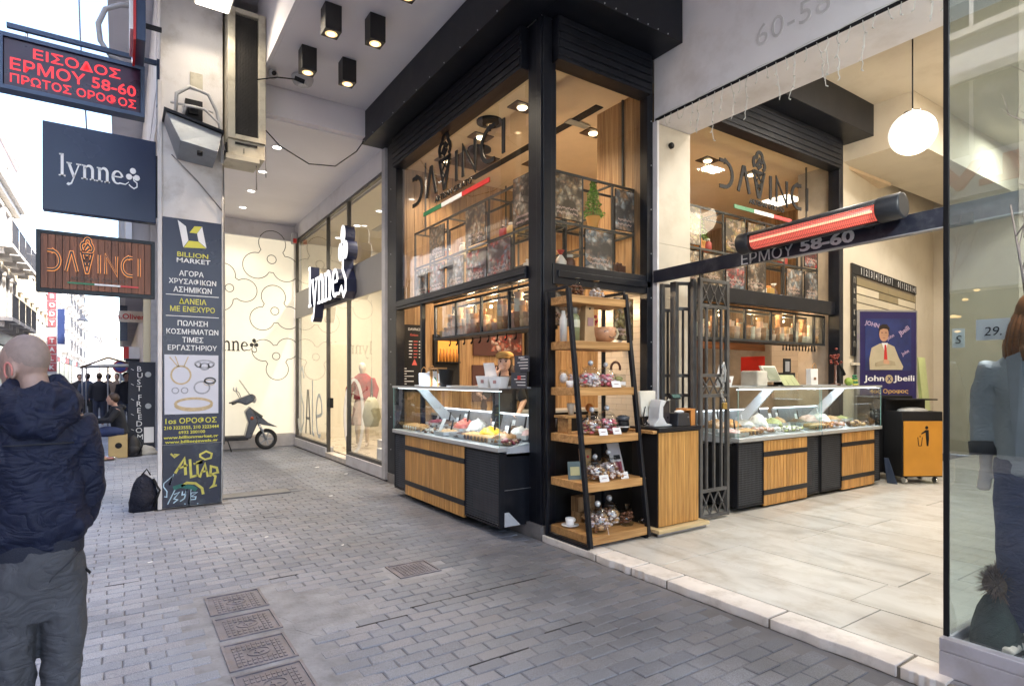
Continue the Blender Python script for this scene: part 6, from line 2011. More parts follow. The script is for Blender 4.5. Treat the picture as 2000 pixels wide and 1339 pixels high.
for k, (z, w_) in enumerate(((ZT + .17, .26), (ZT, .28))):
    put('card', MB().box(3.40 + k * -.03, 3.405 + k * -.03, 4.76, 4.76 + w_, z, z + .165), mat('menu_slate', (.03, .035, .055), .5), t)
    for i in range(4):
        put('text_bar', MB().box(3.398 + k * -.03, 3.3995 + k * -.03, 4.78, 4.78 + w_ * (.5 + .1 * (i % 3)), z + .03 + i * .03, z + .038 + i * .03), WHT, t)
put('red_mark', MB().box(3.367, 3.3695, 4.86, 4.92, ZT + .09, ZT + .13), REDP, t)
put('menu_holder', MB().box(3.41, 3.48, 4.92, 4.94, ZT, ZT + .33), BLACKM, t)
text('DAVINCI', (3.397, 4.89, ZT + .315), .018, 'W', WHT, t, ext=.001)
t = thing('counter_screen', 'dark scale screen on the street case between server and menu cards', 'screen', (3.6, 5.5, ZT))
put('screen', MB().hexa([(3.55, 5.05, ZT), (3.55, 5.3, ZT), (3.6, 5.3, ZT), (3.6, 5.05, ZT), (3.6, 5.07, ZT + .22), (3.6, 5.28, ZT + .22), (3.64, 5.28, ZT + .22), (3.64, 5.07, ZT + .22)]), mat('screen_grey', (.05, .06, .06), .25), t, .004)
# things on the passage cases
carton('white open carton with food picture at the left end of the passage case', 6.05, 4.42, ZT, .18, .13, WHT, .1, True)
t = thing('till', 'white till with tilted green-grey screen on the passage case', 'till', (6.85, 4.45, ZT))
put('printer', MB().box(6.62, 6.84, 4.35, 4.6, ZT, ZT + .2), mat('till_white', (.66, .64, .58), .4), t, .02)
put('screen', MB().hexa([(6.88, 4.38, ZT + .06), (7.2, 4.38, ZT + .06), (7.2, 4.42, ZT + .06), (6.88, 4.42, ZT + .06), (6.92, 4.5, ZT + .27), (7.24, 4.5, ZT + .27), (7.24, 4.54, ZT + .27), (6.92, 4.54, ZT + .27)]), mat('till_white', (.66, .64, .58)), t, .006)
put('screen_face', MB().hexa([(6.91, 4.376, ZT + .08), (7.17, 4.376, ZT + .08), (7.17, 4.379, ZT + .08), (6.91, 4.379, ZT + .08), (6.945, 4.482, ZT + .25), (7.205, 4.482, ZT + .25), (7.205, 4.485, ZT + .25), (6.945, 4.485, ZT + .25)]), mat('screen_green_grey', (.28, .32, .25), .2), t)
put('foot', MB().box(6.9, 7.15, 4.4, 4.6, ZT, ZT + .02), BLACKM, t)
t = thing('leaflet_rack', 'row of pale green leaflets in a black rack on the passage case', 'leaflet rack', (7.45, 4.42, ZT))
for i in range(3): put('leaflet', MB().hexa([(7.22 + i * .13, 4.36, ZT + .01), (7.34 + i * .13, 4.36, ZT + .01), (7.34 + i * .13, 4.363, ZT + .01), (7.22 + i * .13, 4.363, ZT + .01), (7.20 + i * .12, 4.44, ZT + .15), (7.32 + i * .12, 4.44, ZT + .15), (7.32 + i * .12, 4.443, ZT + .15), (7.20 + i * .12, 4.443, ZT + .15)]), mat('leaflet_green', (.42, .47, .26), .6), t)
put('rack_body', MB().box(7.2, 7.66, 4.47, 4.5, ZT, ZT + .18).box(7.2, 7.66, 4.36, 4.5, ZT, ZT + .008), BLACKM, t)
t = thing('counter_menu', 'small framed dark card standing on the passage case', 'menu card', (7.6, 4.6, ZT))
put('card', MB().box(7.6, 7.78, 4.6, 4.61, ZT + .15, ZT + .38), BLACKM, t)
put('text_bar', MB().box(7.64, 7.74, 4.597, 4.5995, ZT + .2, ZT + .34), mat('slate_grey_print', (.3, .3, .32), .5), t)
put('stem', MB().box(7.68, 7.7, 4.602, 4.61, ZT, ZT + .15), BLACKM, t)
b_ = bag('paper_bag', 'white paper bag with brown print at the middle of the passage cases', 8.05, 4.45, ZT, .24, .24, WHT, .1, mat('brown_print', (.2, .1, .04), .5))
t = thing('model_coffee_tree', 'dark ornamental stand with red balls and a grey arm on the passage case', 'ornament', (8.75, 4.45, ZT))
put('base', MB().lathe(8.68, 4.45, [(.07, ZT), (.07, ZT + .02), (.02, ZT + .04), (.015, ZT + .3)], 12), mat('ornament_brown', (.08, .03, .02), .4), t)
b = MB(); rr = random.Random(8)
for i in range(18): b.ball((8.68 + rr.gauss(0, .035), 4.45 + rr.gauss(0, .03), ZT + .38 + rr.gauss(0, .05)), .02, 6, 5)
put('balls', b, mat('ornament_red', (.2, .03, .02), .4), t)
put('arm', MB().tube([(8.7, 4.45, ZT + .34), (8.85, 4.45, ZT + .26), (8.92, 4.45, ZT + .16)], [.015, .02, .03], 8), BLACKM, t)
t = thing('green_ball_ornament', 'small round green ornament on the passage case', 'ornament', (8.93, 4.4, ZT))
put('ball', MB().ball((8.86, 4.35, ZT + .06), .06, 10, 8), mat('apple_green', (.28, .4, .08), .5), t)
t = thing('striped_ornament', 'small green and yellow striped figure at the right end of the passage case', 'ornament', (9.12, 4.4, ZT))
for i in range(4): put('band', MB().lathe(9.13, 4.4, [(.05 - .004 * i, ZT + i * .03), (.052 - .004 * i, ZT + i * .03 + .028)], 10), GRNP if i % 2 else mat('lime_yellow', (.5, .5, .1), .5), t)
put('ears', MB().ball((9.10, 4.4, ZT + .14), .02, 6, 5).ball((9.16, 4.4, ZT + .14), .02, 6, 5), GRNP, t)

# ================================================================== LEANING WOODEN RACK AND ITS GOODS
rk = thing('ladder_rack', 'leaning black steel rack with six wooden shelves before the corner post', 'shelf rack', (3.86, 4.25, ZF))
XL, XR = 3.47, 4.24
fy = lambda z: 3.94 + .31 * (z - .04) / 2.38
for x in (XL, XR - .03):
    put('front_leg', MB().bar((x + .018, fy(.045), .0455 + .02), (x + .018, fy(2.43), 2.43), .036, .045), BLACK, rk, .003)
    put('back_leg', MB().box(x, x + .03, 4.55, 4.585, .046, 2.43), BLACK, rk, .002)
    put('foot_bar', MB().box(x, x + .036, 3.96, 4.55, .046, .075), BLACK, rk, .002)
    put('top_bar', MB().box(x, x + .03, 4.26, 4.585, 2.431, 2.46), BLACK, rk, .002)
SH = [.16, .625, 1.055, 1.50, 1.94, 2.375]
for z in SH:
    put('shelf', MB().box(XL + .038, XR + .02, fy(z) - .015, 4.545, z - .075, z), SHELFW, rk, .004)


def jar(name, label, x, y, z, r, cols, card=None, n=70, seed=1):
    r *= 1.17
    t = thing(name, label, 'cookie jar', (x, y, z))
    k = r / .1
    put('glass', MB().lathe(x, y, [(r * .62, z + .002), (r * .92, z + .03 * k), (r, z + .075 * k), (r * .9, z + .12 * k), (r * .62, z + .15 * k), (r * .6, z + .155 * k)], 22), GLASSJ, t)
    put('lid', MB().lathe(x, y, [(r * .64, z + .156 * k), (r * .6, z + .165 * k), (r * .2, z + .185 * k), (r * .12, z + .19 * k)], 18), GLASSJ, t)
    put('knob', MB().ball((x, y, z + .21 * k), .024 * k, 10, 8), mat('clear_knob', (.5, .52, .55), .06, .3, .05), t)
    rr_ = random.Random(seed)
    for q, cm in enumerate(cols):
        b = MB()
        for i in range(n // len(cols)):
            a = rr_.uniform(0, 2 * PI); d_ = math.sqrt(rr_.random()); h = rr_.random()
            rad = r * (.60 + .27 * math.sin(PI * min(1, h * .9 + .15))) * d_
            b.ball((x + math.cos(a) * rad, y + math.sin(a) * rad, z + .015 + h * .10 * k), r * rr_.uniform(.14, .22), 6, 4, (1.2, .9, .6))
        put('sweets', b, cm, t)
    if card:
        c, w_ = card
        put('price_card', MB().hexa([(x - w_ / 2 + c, y - r - .03, z + .001), (x + w_ / 2 + c, y - r - .035, z + .001), (x + w_ / 2 + c, y - r - .032, z + .001), (x - w_ / 2 + c, y - r - .027, z + .001), (x - w_ / 2 + c, y - r - .01, z + .062), (x + w_ / 2 + c, y - r - .015, z + .062), (x + w_ / 2 + c, y - r - .012, z + .062), (x - w_ / 2 + c, y - r - .007, z + .062)]), PAPER, t)
        put('card_print', MB().box(x - w_ * .25 + c, x + w_ * .25 + c, y - r - .026, y - r - .024, z + .03, z + .036), mat('faint_print', (.35, .2, .2)), t)
    return t


SW_W = mat('sweet_white', (.70, .62, .60), .5, 0, .2, 40); SW_P = mat('sweet_pink', (.65, .12, .18), .4, 0, .2, 40); SW_B = mat('sweet_brown', (.18, .07, .035), .4, 0, .3, 40)
SW_T = mat('sweet_tan', (.48, .27, .12), .5, 0, .3, 40); SW_L = mat('sweet_lilac', (.6, .5, .55), .5, 0, .2, 40)
z = SH[0]
jar('cookie_jar', 'round glass jar of lilac and brown sweets at the front of the bottom shelf', 3.70, 4.08, z, .105, [SW_L, SW_B, SW_T], (.0, .001), 110, 1)
jar('cookie_jar', 'round glass jar of caramel pieces at the right of the bottom shelf', 3.98, 4.22, z, .105, [SW_T, SW_B, SW_W], None, 110, 2)
t = thing('cup_and_saucer', 'white espresso cup on a saucer at the left of the bottom shelf', 'cup', (3.62, 4.42, z))
put('saucer', MB().lathe(3.60, 4.36, [(.03, z + .001), (.045, z + .006), (.085, z + .018), (.086, z + .022), (.04, z + .012)], 24), WHT, t)
o = put('cup', MB().lathe(3.60, 4.36, [(.025, z + .014), (.04, z + .03), (.045, z + .085), (.041, z + .085), (.03, z + .03)], 20), WHT, t)
put('handle', MB().tube([(3.642, 4.36, z + .07), (3.665, 4.36, z + .065), (3.662, 4.36, z + .045), (3.638, 4.36, z + .038)], .005, 6), WHT, o)
t = tag(put('price_card', MB().hexa([(3.80, 4.14, z + .01), (3.86, 4.18, z + .01), (3.86, 4.183, z + .01), (3.80, 4.143, z + .01), (3.79, 4.16, z + .13), (3.88, 4.2, z + .12), (3.88, 4.203, z + .12), (3.79, 4.163, z + .13)]), PAPER), 'white price tag leaning between the two jars on the bottom shelf', 'price card')
t = thing('crate_of_boxes', 'two small wooden crates stacked at the back of the bottom shelf', 'crates', (3.9, 4.45, z))
put('crate', MB().box(3.76, 4.1, 4.42, 4.54, z, z + .10), WOODV, t, .003)
put('crate', MB().box(3.76, 3.98, 4.43, 4.54, z + .102, z + .25), WOODV, t, .003)
z = SH[1]
jar('cookie_jar', 'low glass jar of brown pretzels mid-way on the second shelf', 3.74, 4.16, z, .09, [SW_T, SW_B, SW_W], (-.0, .11), 100, 4)
jar('cookie_jar', 'glass jar of speckled sweets behind the second-shelf price card', 3.95, 4.2, z, .10, [SW_W, SW_B, SW_L], (.08, .09), 100, 5)
t = thing('sweet_bags', 'heap of clear bags of mixed sweets between the jars of the second shelf', 'sweet bags', (3.9, 4.14, z))
rr = random.Random(9)
for q, cm in enumerate((SW_W, SW_B, SW_T)):
    b = MB()
    for i in range(40): b.ball((3.84 + rr.uniform(-.14, .18), 4.12 + rr.uniform(-.06, .08), z + .02 + rr.uniform(0, .05)), .016, 6, 4)
    put('sweets', b, cm, t)
t = thing('framed_card', 'small teal card with a pale picture at the left of the second shelf', 'card', (3.56, 4.4, z))
put('card', MB().hexa([(3.53, 4.30, z), (3.66, 4.26, z), (3.665, 4.27, z), (3.535, 4.31, z), (3.53, 4.31, z + .17), (3.66, 4.27, z + .17), (3.665, 4.28, z + .17), (3.535, 4.32, z + .17)]), mat('teal_card', (.09, .13, .14), .4), t)
put('picture', MB().hexa([(3.55, 4.290, z + .04), (3.64, 4.262, z + .04), (3.64, 4.264, z + .04), (3.55, 4.292, z + .04), (3.55, 4.298, z + .12), (3.64, 4.27, z + .12), (3.64, 4.272, z + .12), (3.55, 4.3, z + .12)]), mat('pale_gold_print', (.45, .42, .22), .5), t)
t = thing('white_lidded_jar', 'white lidded glass jar behind the front leg on the second shelf', 'jar', (3.66, 4.36, z))
put('jar', MB().lathe(3.70, 4.36, [(.05, z + .001), (.055, z + .1)], 16), GLASSJ, t)
put('label_band', MB().lathe(3.70, 4.36, [(.054, z + .03), (.0555, z + .07)], 16, False), WHT, t)
put('lid', MB().lathe(3.70, 4.36, [(.058, z + .101), (.058, z + .135), (.05, z + .14)], 16), WHT, t)
t = thing('paper_sack', 'kraft paper cup with red mark at the back of the second shelf', 'cup', (3.85, 4.44, z))
put('cup', MB().lathe(3.86, 4.44, [(.05, z + .001), (.065, z + .26), (.06, z + .262)], 16), mat('kraft', (.45, .29, .13), .7), t)
put('red_mark', MB().ball((3.85, 4.385, z + .19), .018, 8, 6, (1, .4, 1)), REDP, t)
t = thing('standing_leaflet', 'tall grey leaflet with red frame at the right of the second shelf', 'leaflet', (4.15, 4.3, z))
put('leaflet', MB().hexa([(4.06, 4.24, z), (4.22, 4.24, z), (4.22, 4.244, z), (4.06, 4.244, z), (4.04, 4.32, z + .31), (4.20, 4.32, z + .31), (4.20, 4.324, z + .31), (4.04, 4.324, z + .31)]), mat('pale_grey_card', (.5, .48, .5), .5), t)
put('print_block', MB().hexa([(4.10, 4.276, z + .15), (4.19, 4.276, z + .15), (4.19, 4.279, z + .15), (4.10, 4.279, z + .15), (4.10, 4.292, z + .2), (4.185, 4.292, z + .2), (4.185, 4.295, z + .2), (4.10, 4.295, z + .2)]), BLACKM, t)
put('print_frame', MB().hexa([(4.09, 4.247, z + .04), (4.19, 4.247, z + .04), (4.19, 4.249, z + .04), (4.09, 4.249, z + .04), (4.09, 4.27, z + .13), (4.19, 4.27, z + .13), (4.19, 4.272, z + .13), (4.09, 4.272, z + .13)]), mat('plum_print', (.25, .05, .08), .5), t)
z = SH[2]
jar('cookie_jar', 'glass jar of mixed sweets with card at the left of the third shelf', 3.72, 4.18, z, .095, [SW_W, SW_B, SW_T, SW_P], (.02, .10), 110, 7)
jar('cookie_jar', 'glass jar of pinkish sweets with card in the middle of the third shelf', 3.93, 4.2, z, .10, [SW_L, SW_P, SW_B], (.0, .10), 110, 8)
t = thing('black_jar', 'low black jar with white band at the right of the third shelf', 'jar', (4.13, 4.22, z))
put('jar', MB().lathe(4.14, 4.2, [(.045, z + .001), (.062, z + .03), (.068, z + .08), (.06, z + .12)], 18), BLACKM, t)
put('lid', MB().lathe(4.14, 4.2, [(.068, z + .121), (.07, z + .15), (.03, z + .17)], 18), mat('slate_lid', (.08, .09, .11), .3), t)
put('band', MB().lathe(4.14, 4.2, [(.0655, z + .05), (.069, z + .062)], 18, False), WHT, t)
t = thing('wooden_bridge_stand', 'small wooden bridge-shaped stand at the left of the third shelf', 'stand', (3.6, 4.4, z))
put('leg', MB().box(3.56, 3.60, 4.34, 4.5, z, z + .15), SHELFW, t)
put('board', MB().box(3.52, 3.78, 4.33, 4.51, z + .151, z + .175), SHELFW, t, .003)
t = thing('cream_cone_cup', 'cream cup standing on the little wooden bridge', 'cup', (3.62, 4.4, z + .176))
put('cup', MB().lathe(3.66, 4.42, [(.025, z + .177), (.04, z + .26), (.042, z + .29)], 14), mat('cream_ceramic', (.62, .54, .42), .5), t)
t = thing('wooden_dipper', 'amber wooden dipper handle sticking up on the third shelf', 'dipper', (3.86, 4.4, z))
put('handle', MB().tube([(3.88, 4.4, z), (3.88, 4.4, z + .2)], .012, 8), SHELFW, t)
put('head', MB().ball((3.88, 4.4, z + .24), .04, 10, 8, (1, 1, 1.1)), mat('amber_wood', (.45, .15, .03), .4), t)
z = SH[3]
jar('cookie_jar', 'glass jar of white marshmallow sweets on the fourth shelf', 3.72, 4.2, z, .095, [SW_W, SW_W, SW_L, SW_P], None, 100, 11)
jar('cookie_jar', 'glass jar of bright pink sweets with card on the fourth shelf', 3.95, 4.24, z, .09, [SW_P, SW_P, SW_L], (.02, .11), 100, 12)
t = thing('glass_box_jar', 'square glass jar with olive sweets at the right of the fourth shelf', 'jar', (4.14, 4.24, z))
put('glass', MB().box(4.07, 4.19, 4.2, 4.3, z + .001, z + .13), GLASSJ, t, .01)
put('sweets', MB().ball((4.13, 4.25, z + .08), .045, 10, 8, (1.1, .9, .7)), mat('olive_sweet', (.30, .30, .10), .6), t)
put('label', MB().box(4.08, 4.18, 4.196, 4.199, z + .02, z + .055), PAPER, t)
put('loop_handle', MB().strokes([arc(4.1, z + .19, .06, .06, -20, 200, 12)], lambda u, v, d: (u, 4.25 + d, v), .02, .012), mat('dark_wood_ring', (.08, .03, .02), .4), t)
t = thing('small_white_cup', 'small white cup at the far left of the fourth shelf', 'cup', (3.58, 4.38, z))
put('cup', MB().lathe(3.58, 4.34, [(.03, z + .001), (.038, z + .065), (.034, z + .065)], 14), WHT, t)
t = thing('lidded_sweet_jar', 'slim jar of pale sweets behind the fourth-shelf leg', 'jar', (3.6, 4.46, z))
put('glass', MB().lathe(3.60, 4.46, [(.045, z + .001), (.05, z + .14), (.03, z + .17)], 14), GLASSJ, t)
put('sweets', MB().ball((3.60, 4.46, z + .09), .04, 8, 6, (1, 1, 1.3)), SW_W, t)
z = SH[4]
t = thing('big_ceramic_cup', 'big orange-brown ceramic coffee cup with painted face on the fifth shelf', 'cup', (4.0, 4.3, z))
CER = mat('ceramic_peach', (.55, .28, .15), .35, 0, .2, 9)
put('cup', MB().lathe(4.0, 4.32, [(.06, z + .001), (.10, z + .03), (.12, z + .08), (.122, z + .15), (.112, z + .15), (.10, z + .06)], 24), CER, t)
put('handle', MB().tube([(4.11, 4.32, z + .13), (4.17, 4.32, z + .14), (4.19, 4.32, z + .10), (4.16, 4.32, z + .05), (4.10, 4.32, z + .04)], .016, 8), mat('ceramic_cream', (.6, .5, .33), .35), t)
put('painted_lines', MB().strokes([arc(3.95, z + .10, .03, .015, 0, 180, 6), arc(4.04, z + .10, .03, .015, 0, 180, 6), arc(4.0, z + .06, .03, .015, 180, 360, 6)], lambda u, v, d: (u, 4.2035 - d + (abs(u - 4.0) ** 2) * 3.5, v), .006, .002), mat('dark_print', (.05, .05, .06)), t)
t = thing('berry_sprig', 'sprig of red berries and white twigs standing behind the big cup', 'decoration', (3.93, 4.42, z))
put('twigs', MB().tube([(3.93, 4.44, z), (3.91, 4.44, z + .3)], .004, 5).tube([(3.93, 4.44, z), (3.96, 4.44, z + .32)], .004, 5).tube([(3.93, 4.44, z), (3.99, 4.44, z + .28)], .004, 5), WHT, t)
b = MB()
for i in range(14): b.ball((3.93 + rr.gauss(0, .035), 4.42 + rr.gauss(0, .02), z + .2 + rr.gauss(0, .03)), .018, 7, 5)
put('berries', b, mat('berry_red', (.42, .02, .03), .3), t)
t = thing('wooden_bottle_box', 'tall pale wooden box with painted front on the fifth shelf', 'box', (3.82, 4.36, z))
put('box', MB().hexa([(3.75, 4.32, z), (3.90, 4.32, z), (3.90, 4.42, z), (3.75, 4.42, z), (3.775, 4.33, z + .36), (3.875, 4.33, z + .36), (3.875, 4.41, z + .36), (3.775, 4.41, z + .36)]), mat('pale_box_wood', (.50, .33, .17), .6, 0, .15), t, .004)
put('painted_front', MB().box(3.79, 3.86, 4.318, 4.3205, z + .16, z + .24), mat('faint_print', (.35, .2, .2)), t)
put('hole', MB().ball((3.825, 4.328, z + .33), .012, 8, 6, (1, .4, 1)), BLACKM, t)
t = thing('green_bottle', 'sage green lidded bottle behind the front leg on the fifth shelf', 'bottle', (3.66, 4.36, z))
put('bottle', MB().lathe(3.655, 4.36, [(.05, z + .001), (.052, z + .2), (.047, z + .24), (.03, z + .27)], 18), mat('sage_glass', (.25, .27, .14), .3), t)
put('shoulder_label', MB().lathe(3.655, 4.36, [(.0535, z + .14), (.0535, z + .21)], 18, False), mat('pale_label', (.6, .58, .42), .5), t)
put('cap', MB().lathe(3.655, 4.36, [(.028, z + .271), (.03, z + .33), (.02, z + .34)], 14), mat('cap_grey', (.2, .2, .18), .4), t)
t = thing('white_bottle', 'plain white bottle at the left end of the fifth shelf', 'bottle', (3.57, 4.44, z))
put('bottle', MB().lathe(3.565, 4.42, [(.035, z + .001), (.037, z + .22), (.02, z + .27), (.018, z + .3)], 14), mat('bottle_white', (.6, .58, .55), .3), t)
t = thing('wall_cup', 'small white cup hung on the tiles right of the rack', 'cup', (4.6, 5.2, 1.98))
put('cup', MB().lathe(4.90, 5.05, [(.035, 1.93), (.055, 2.04), (.05, 2.04)], 14), WHT, t)
put('hook', MB().tube([(4.99, 5.05, 2.09), (4.93, 5.05, 2.09), (4.93, 5.05, 2.035)], .006, 6), BLACKM, t)

for i, (x_, y_, k_, nm) in enumerate(((3.86, 4.40, 0, 'behind the two jars of the bottom shelf'), (4.10, 4.10, 0, 'at the right front of the bottom shelf'), (4.05, 4.42, 2, 'at the back right of the third shelf'), (3.85, 4.42, 3, 'behind the two jars of the fourth shelf'), (3.72, 4.46, 3, 'at the back left of the fourth shelf'), (4.08, 4.40, 1, 'before the tall leaflet on the second shelf'), (3.75, 4.42, 5, 'on the top shelf, left'), (4.02, 4.45, 5, 'on the top shelf, right'))):
    z = SH[k_]; t = thing('sweet_bag', 'tied clear bag of sweets ' + nm, 'sweet bag', (x_, y_, z)); rr = random.Random(50 + i)
    b = MB()
    for q in range(34): b.ball((x_ + rr.uniform(-.06, .06), y_ + rr.uniform(-.04, .04), z + .02 + rr.uniform(0, .10)), .017, 6, 4, (1.2, 1, .7))
    put('sweets', b, (SW_T, SW_B, SW_W, SW_P, SW_L)[i % 5], t)
    put('clear_bag', MB().tube([(x_, y_, z + .002), (x_, y_, z + .08), (x_, y_, z + .14), (x_, y_, z + .16), (x_, y_, z + .2)], [(.07, .05), (.085, .062), (.03, .025), (.01, .01), (.04, .03)], 12), GLASSJ, t)

# ================================================================== CASH DESK
dk = thing('cash_desk', 'small black cash desk with ribbed bamboo front on a pale platform', 'desk', (4.65, 4.1, ZF))
put('platform', MB().box(4.30, 5.06, 3.87, 4.3, .085, .12), LIGHTW, dk, .003)
put('platform_feet', MB().box(4.36, 4.44, 3.92, 4.25, ZF + .004, .085).box(4.9, 4.98, 3.92, 4.25, ZF + .004, .085).box(4.32, 5.04, 3.90, 3.91, ZF + .01, .085), ALU, dk)
put('body', MB().box(4.37, 4.98, 3.955, 4.3, .122, 1.06), BLACKM, dk, .003)
me = MB().box(.0015, .0185, -.012, .0, 0, .92).mesh('slat'); me.materials.append(BAMBOO)
for i in range(29): piece('slat', me, dk, (4.375 + i * .0205, 3.953, .13))
put('top', MB().box(4.36, 4.99, 3.92, 4.32, 1.062, 1.10), BLACK, dk, .004)
put('side_board', MB().box(4.30, 4.36, 3.95, 4.3, 1.045, 1.075), SHELFW, dk, .003)
t = thing('pos_terminal', 'white touch till with curved foot on the cash desk', 'till', (4.5, 4.15, 1.1))
TW = mat('till_white', (.66, .64, .58))
fo = MB()
pp = [(4.40, 1.105), (4.66, 1.105), (4.66, 1.118), (4.58, 1.135), (4.53, 1.20), (4.53, 1.30), (4.58, 1.36), (4.50, 1.375), (4.475, 1.30), (4.46, 1.18), (4.40, 1.125)]
fo.prism([(x_, 4.02, z_) for x_, z_ in pp], (0, .14, 0))
put('foot', fo, mat('till_grey_white', (.58, .59, .62), .35), t, .01)
put('screen_back', MB().hexa([(4.36, 4.14, 1.20), (4.62, 4.20, 1.20), (4.615, 4.24, 1.20), (4.355, 4.18, 1.20), (4.36, 4.18, 1.46), (4.66, 4.24, 1.46), (4.655, 4.28, 1.46), (4.355, 4.22, 1.46)]), TW, t, .012)
put('customer_display', MB().hexa([(4.66, 4.02, 1.375), (4.80, 4.02, 1.375), (4.80, 4.06, 1.375), (4.66, 4.06, 1.375), (4.64, 4.04, 1.435), (4.78, 4.04, 1.435), (4.78, 4.08, 1.435), (4.64, 4.08, 1.435)]), BLACKM, t, .003)
put('display_face', MB().hexa([(4.672, 4.017, 1.39), (4.788, 4.017, 1.39), (4.788, 4.019, 1.39), (4.672, 4.019, 1.39), (4.66, 4.031, 1.425), (4.775, 4.031, 1.425), (4.775, 4.033, 1.425), (4.66, 4.033, 1.425)]), mat('display_teal', (.03, .10, .10), .2), t)
put('display_arm', MB().tube([(4.6, 4.08, 1.3), (4.68, 4.06, 1.39)], .012, 6), TW, t)
put('dark_hollow', MB().box(4.545, 4.655, 4.05, 4.13, 1.14, 1.36), mat('dark_dim_plastic', (.03, .025, .03), .3), t)
cbl = MB()
for i in range(5): cbl.tube([(4.42, 4.16 + i * .01, 1.3 - i * .03), (4.33, 4.1, 1.2 - i * .02), (4.36, 4.05, 1.12 + i * .005)], .005, 5)
tag(put('tangled_cables', cbl, BLACKM), 'tangle of dark cables hanging at the left of the white till', 'cables')
t = thing('receipt_printer', 'black receipt printer with paper on the cash desk', 'printer', (4.75, 4.05, 1.1))
put('printer_body', MB().hexa([(4.67, 3.96, 1.101), (4.87, 3.96, 1.101), (4.87, 4.12, 1.101), (4.67, 4.12, 1.101), (4.69, 3.97, 1.235), (4.86, 3.97, 1.235), (4.86, 4.12, 1.235), (4.69, 4.12, 1.235)]), mat('printer_black', (.02, .022, .03), .35), t, .008)
put('printer_mark', MB().box(4.82, 4.845, 3.957, 3.959, 1.185, 1.20), ALU, t)
put('crumpled_paper', MB().ball((4.79, 4.04, 1.245), .05, 9, 6, (1.3, .8, .35)), PAPER, t)
t = thing('orange_box', 'orange wooden stand at the right end of the cash desk', 'box', (4.93, 4.05, 1.1))
put('side', MB().box(4.90, 4.965, 3.98, 4.0, 1.101, 1.255).box(4.94, 4.965, 4.002, 4.12, 1.101, 1.255), mat('orange_wood', (.50, .20, .05), .5), t, .002)
put('shelf', MB().box(4.83, 4.97, 3.98, 4.12, 1.256, 1.275), mat('orange_wood', (.50, .20, .05), .5), t)
tag(put('crystal_ball', MB().ball((4.32, 4.1, .17), .045, 10, 8), GLASSJ), 'small glass ball on the platform corner beside the cash desk', 'glass ball')

# ================================================================== FOLDING GATE
def gate_panel(parent, p, q, z0=.07, z1=2.67):
    p, q = Vector(p), Vector(q); d = (q - p); L = d.length; d.normalize()
    P = lambda a, z: (p.x + d.x * a, p.y + d.y * a, z)
    fr_ = MB()
    for a in (.022, L - .022): fr_.bar(P(a, z0), P(a, z1), .044, .04)
    rails = [z0 + .02, z0 + .30, 1.40, 1.62, z1 - .30, z1 - .02]
    for z in rails: fr_.bar(P(.044, z), P(L - .044, z), .032, .036)
    put('gate_frame', fr_, GATEM, parent, .003)
    if L > .3:
        n = 3
        for i in range(1, n + 1):
            a = L * i / (n + 1)
            b = MB().bar(P(a, rails[1] + .018), P(a, rails[2] - .018), .026, .026).bar(P(a, rails[3] + .018), P(a, rails[4] - .018), .026, .026)
            put('gate_bar', b, GATEM, parent, .002)
        for z_a, z_b in ((rails[0], rails[1]), (rails[2], rails[3]), (rails[4], rails[5])):
            k = 3; w_ = (L - .088) / k
            x_ = MB()
            for i in range(k):
                a0 = .044 + i * w_
                x_.bar(P(a0, z_a + .018), P(a0 + w_, z_b - .018), .012, .014).bar(P(a0 + w_, z_a + .018), P(a0, z_b - .018), .012, .016)
                x_.ball(P(a0 + w_ / 2, (z_a + z_b) / 2), .018, 8, 6)
            put('lattice', x_, GATEM, parent)
    else:
        put('gate_bar', MB().bar(P(L / 2, rails[1]), P(L / 2, rails[4]), .02, .02), GATEM, parent)
    return P


gt = thing('folding_gate', 'front leaf of the grey iron folding gate standing open in the passage mouth', 'gate', (5.4, 4.08, ZF))
gate_panel(gt, (5.15, 4.08, 0), (5.66, 4.085, 0))
put('hinge', MB().box(5.138, 5.156, 4.05, 4.11, .5, .62).box(5.138, 5.156, 4.05, 4.11, 2.2, 2.32), GATEM, gt)
gt2 = thing('folding_gate', 'folded grey gate leaves stacked against the marble pier behind the front leaf', 'gate', (5.1, 4.3, ZF))
for p, q in (((5.12, 4.13, 0), (5.30, 4.26, 0)), ((5.29, 4.28, 0), (5.10, 4.38, 0)), ((5.10, 4.40, 0), (5.27, 4.48, 0)), ((5.26, 4.50, 0), (5.09, 4.56, 0))):
    gate_panel(gt2, p, q, .07, 2.66)
ch = MB()
for i in range(12):
    z = 1.72 - i * .035
    x_ = 5.50 + .02 * math.sin(i * 1.3)
    ch.strokes([arc(x_, z, .012, .022, 0, 360, 8)], (lambda k: (lambda u, v, d: (u, 4.045 - d - (.006 if k % 2 else 0), v)))(i), .006, .006)
ch.tube([(5.49, 4.04, 1.70), (5.52, 4.04, 1.76), (5.55, 4.04, 1.68), (5.53, 4.035, 1.55)], .012, 6)
tag(put('chain', ch, STEEL), 'steel chain looped round the middle rail of the gate', 'chain')
t = thing('padlock', 'brass padlock hanging from the gate chain', 'padlock', (5.53, 4.03, 1.3))
put('body', MB().box(5.49, 5.56, 4.02, 4.045, 1.25, 1.32), mat('brass', (.55, .38, .12), .3, .8, .1), t, .006)
put('shackle', MB().tube([(5.505, 4.032, 1.32), (5.507, 4.032, 1.355), (5.525, 4.032, 1.37), (5.543, 4.032, 1.355), (5.545, 4.032, 1.32)], .005, 6), CHROME, t)

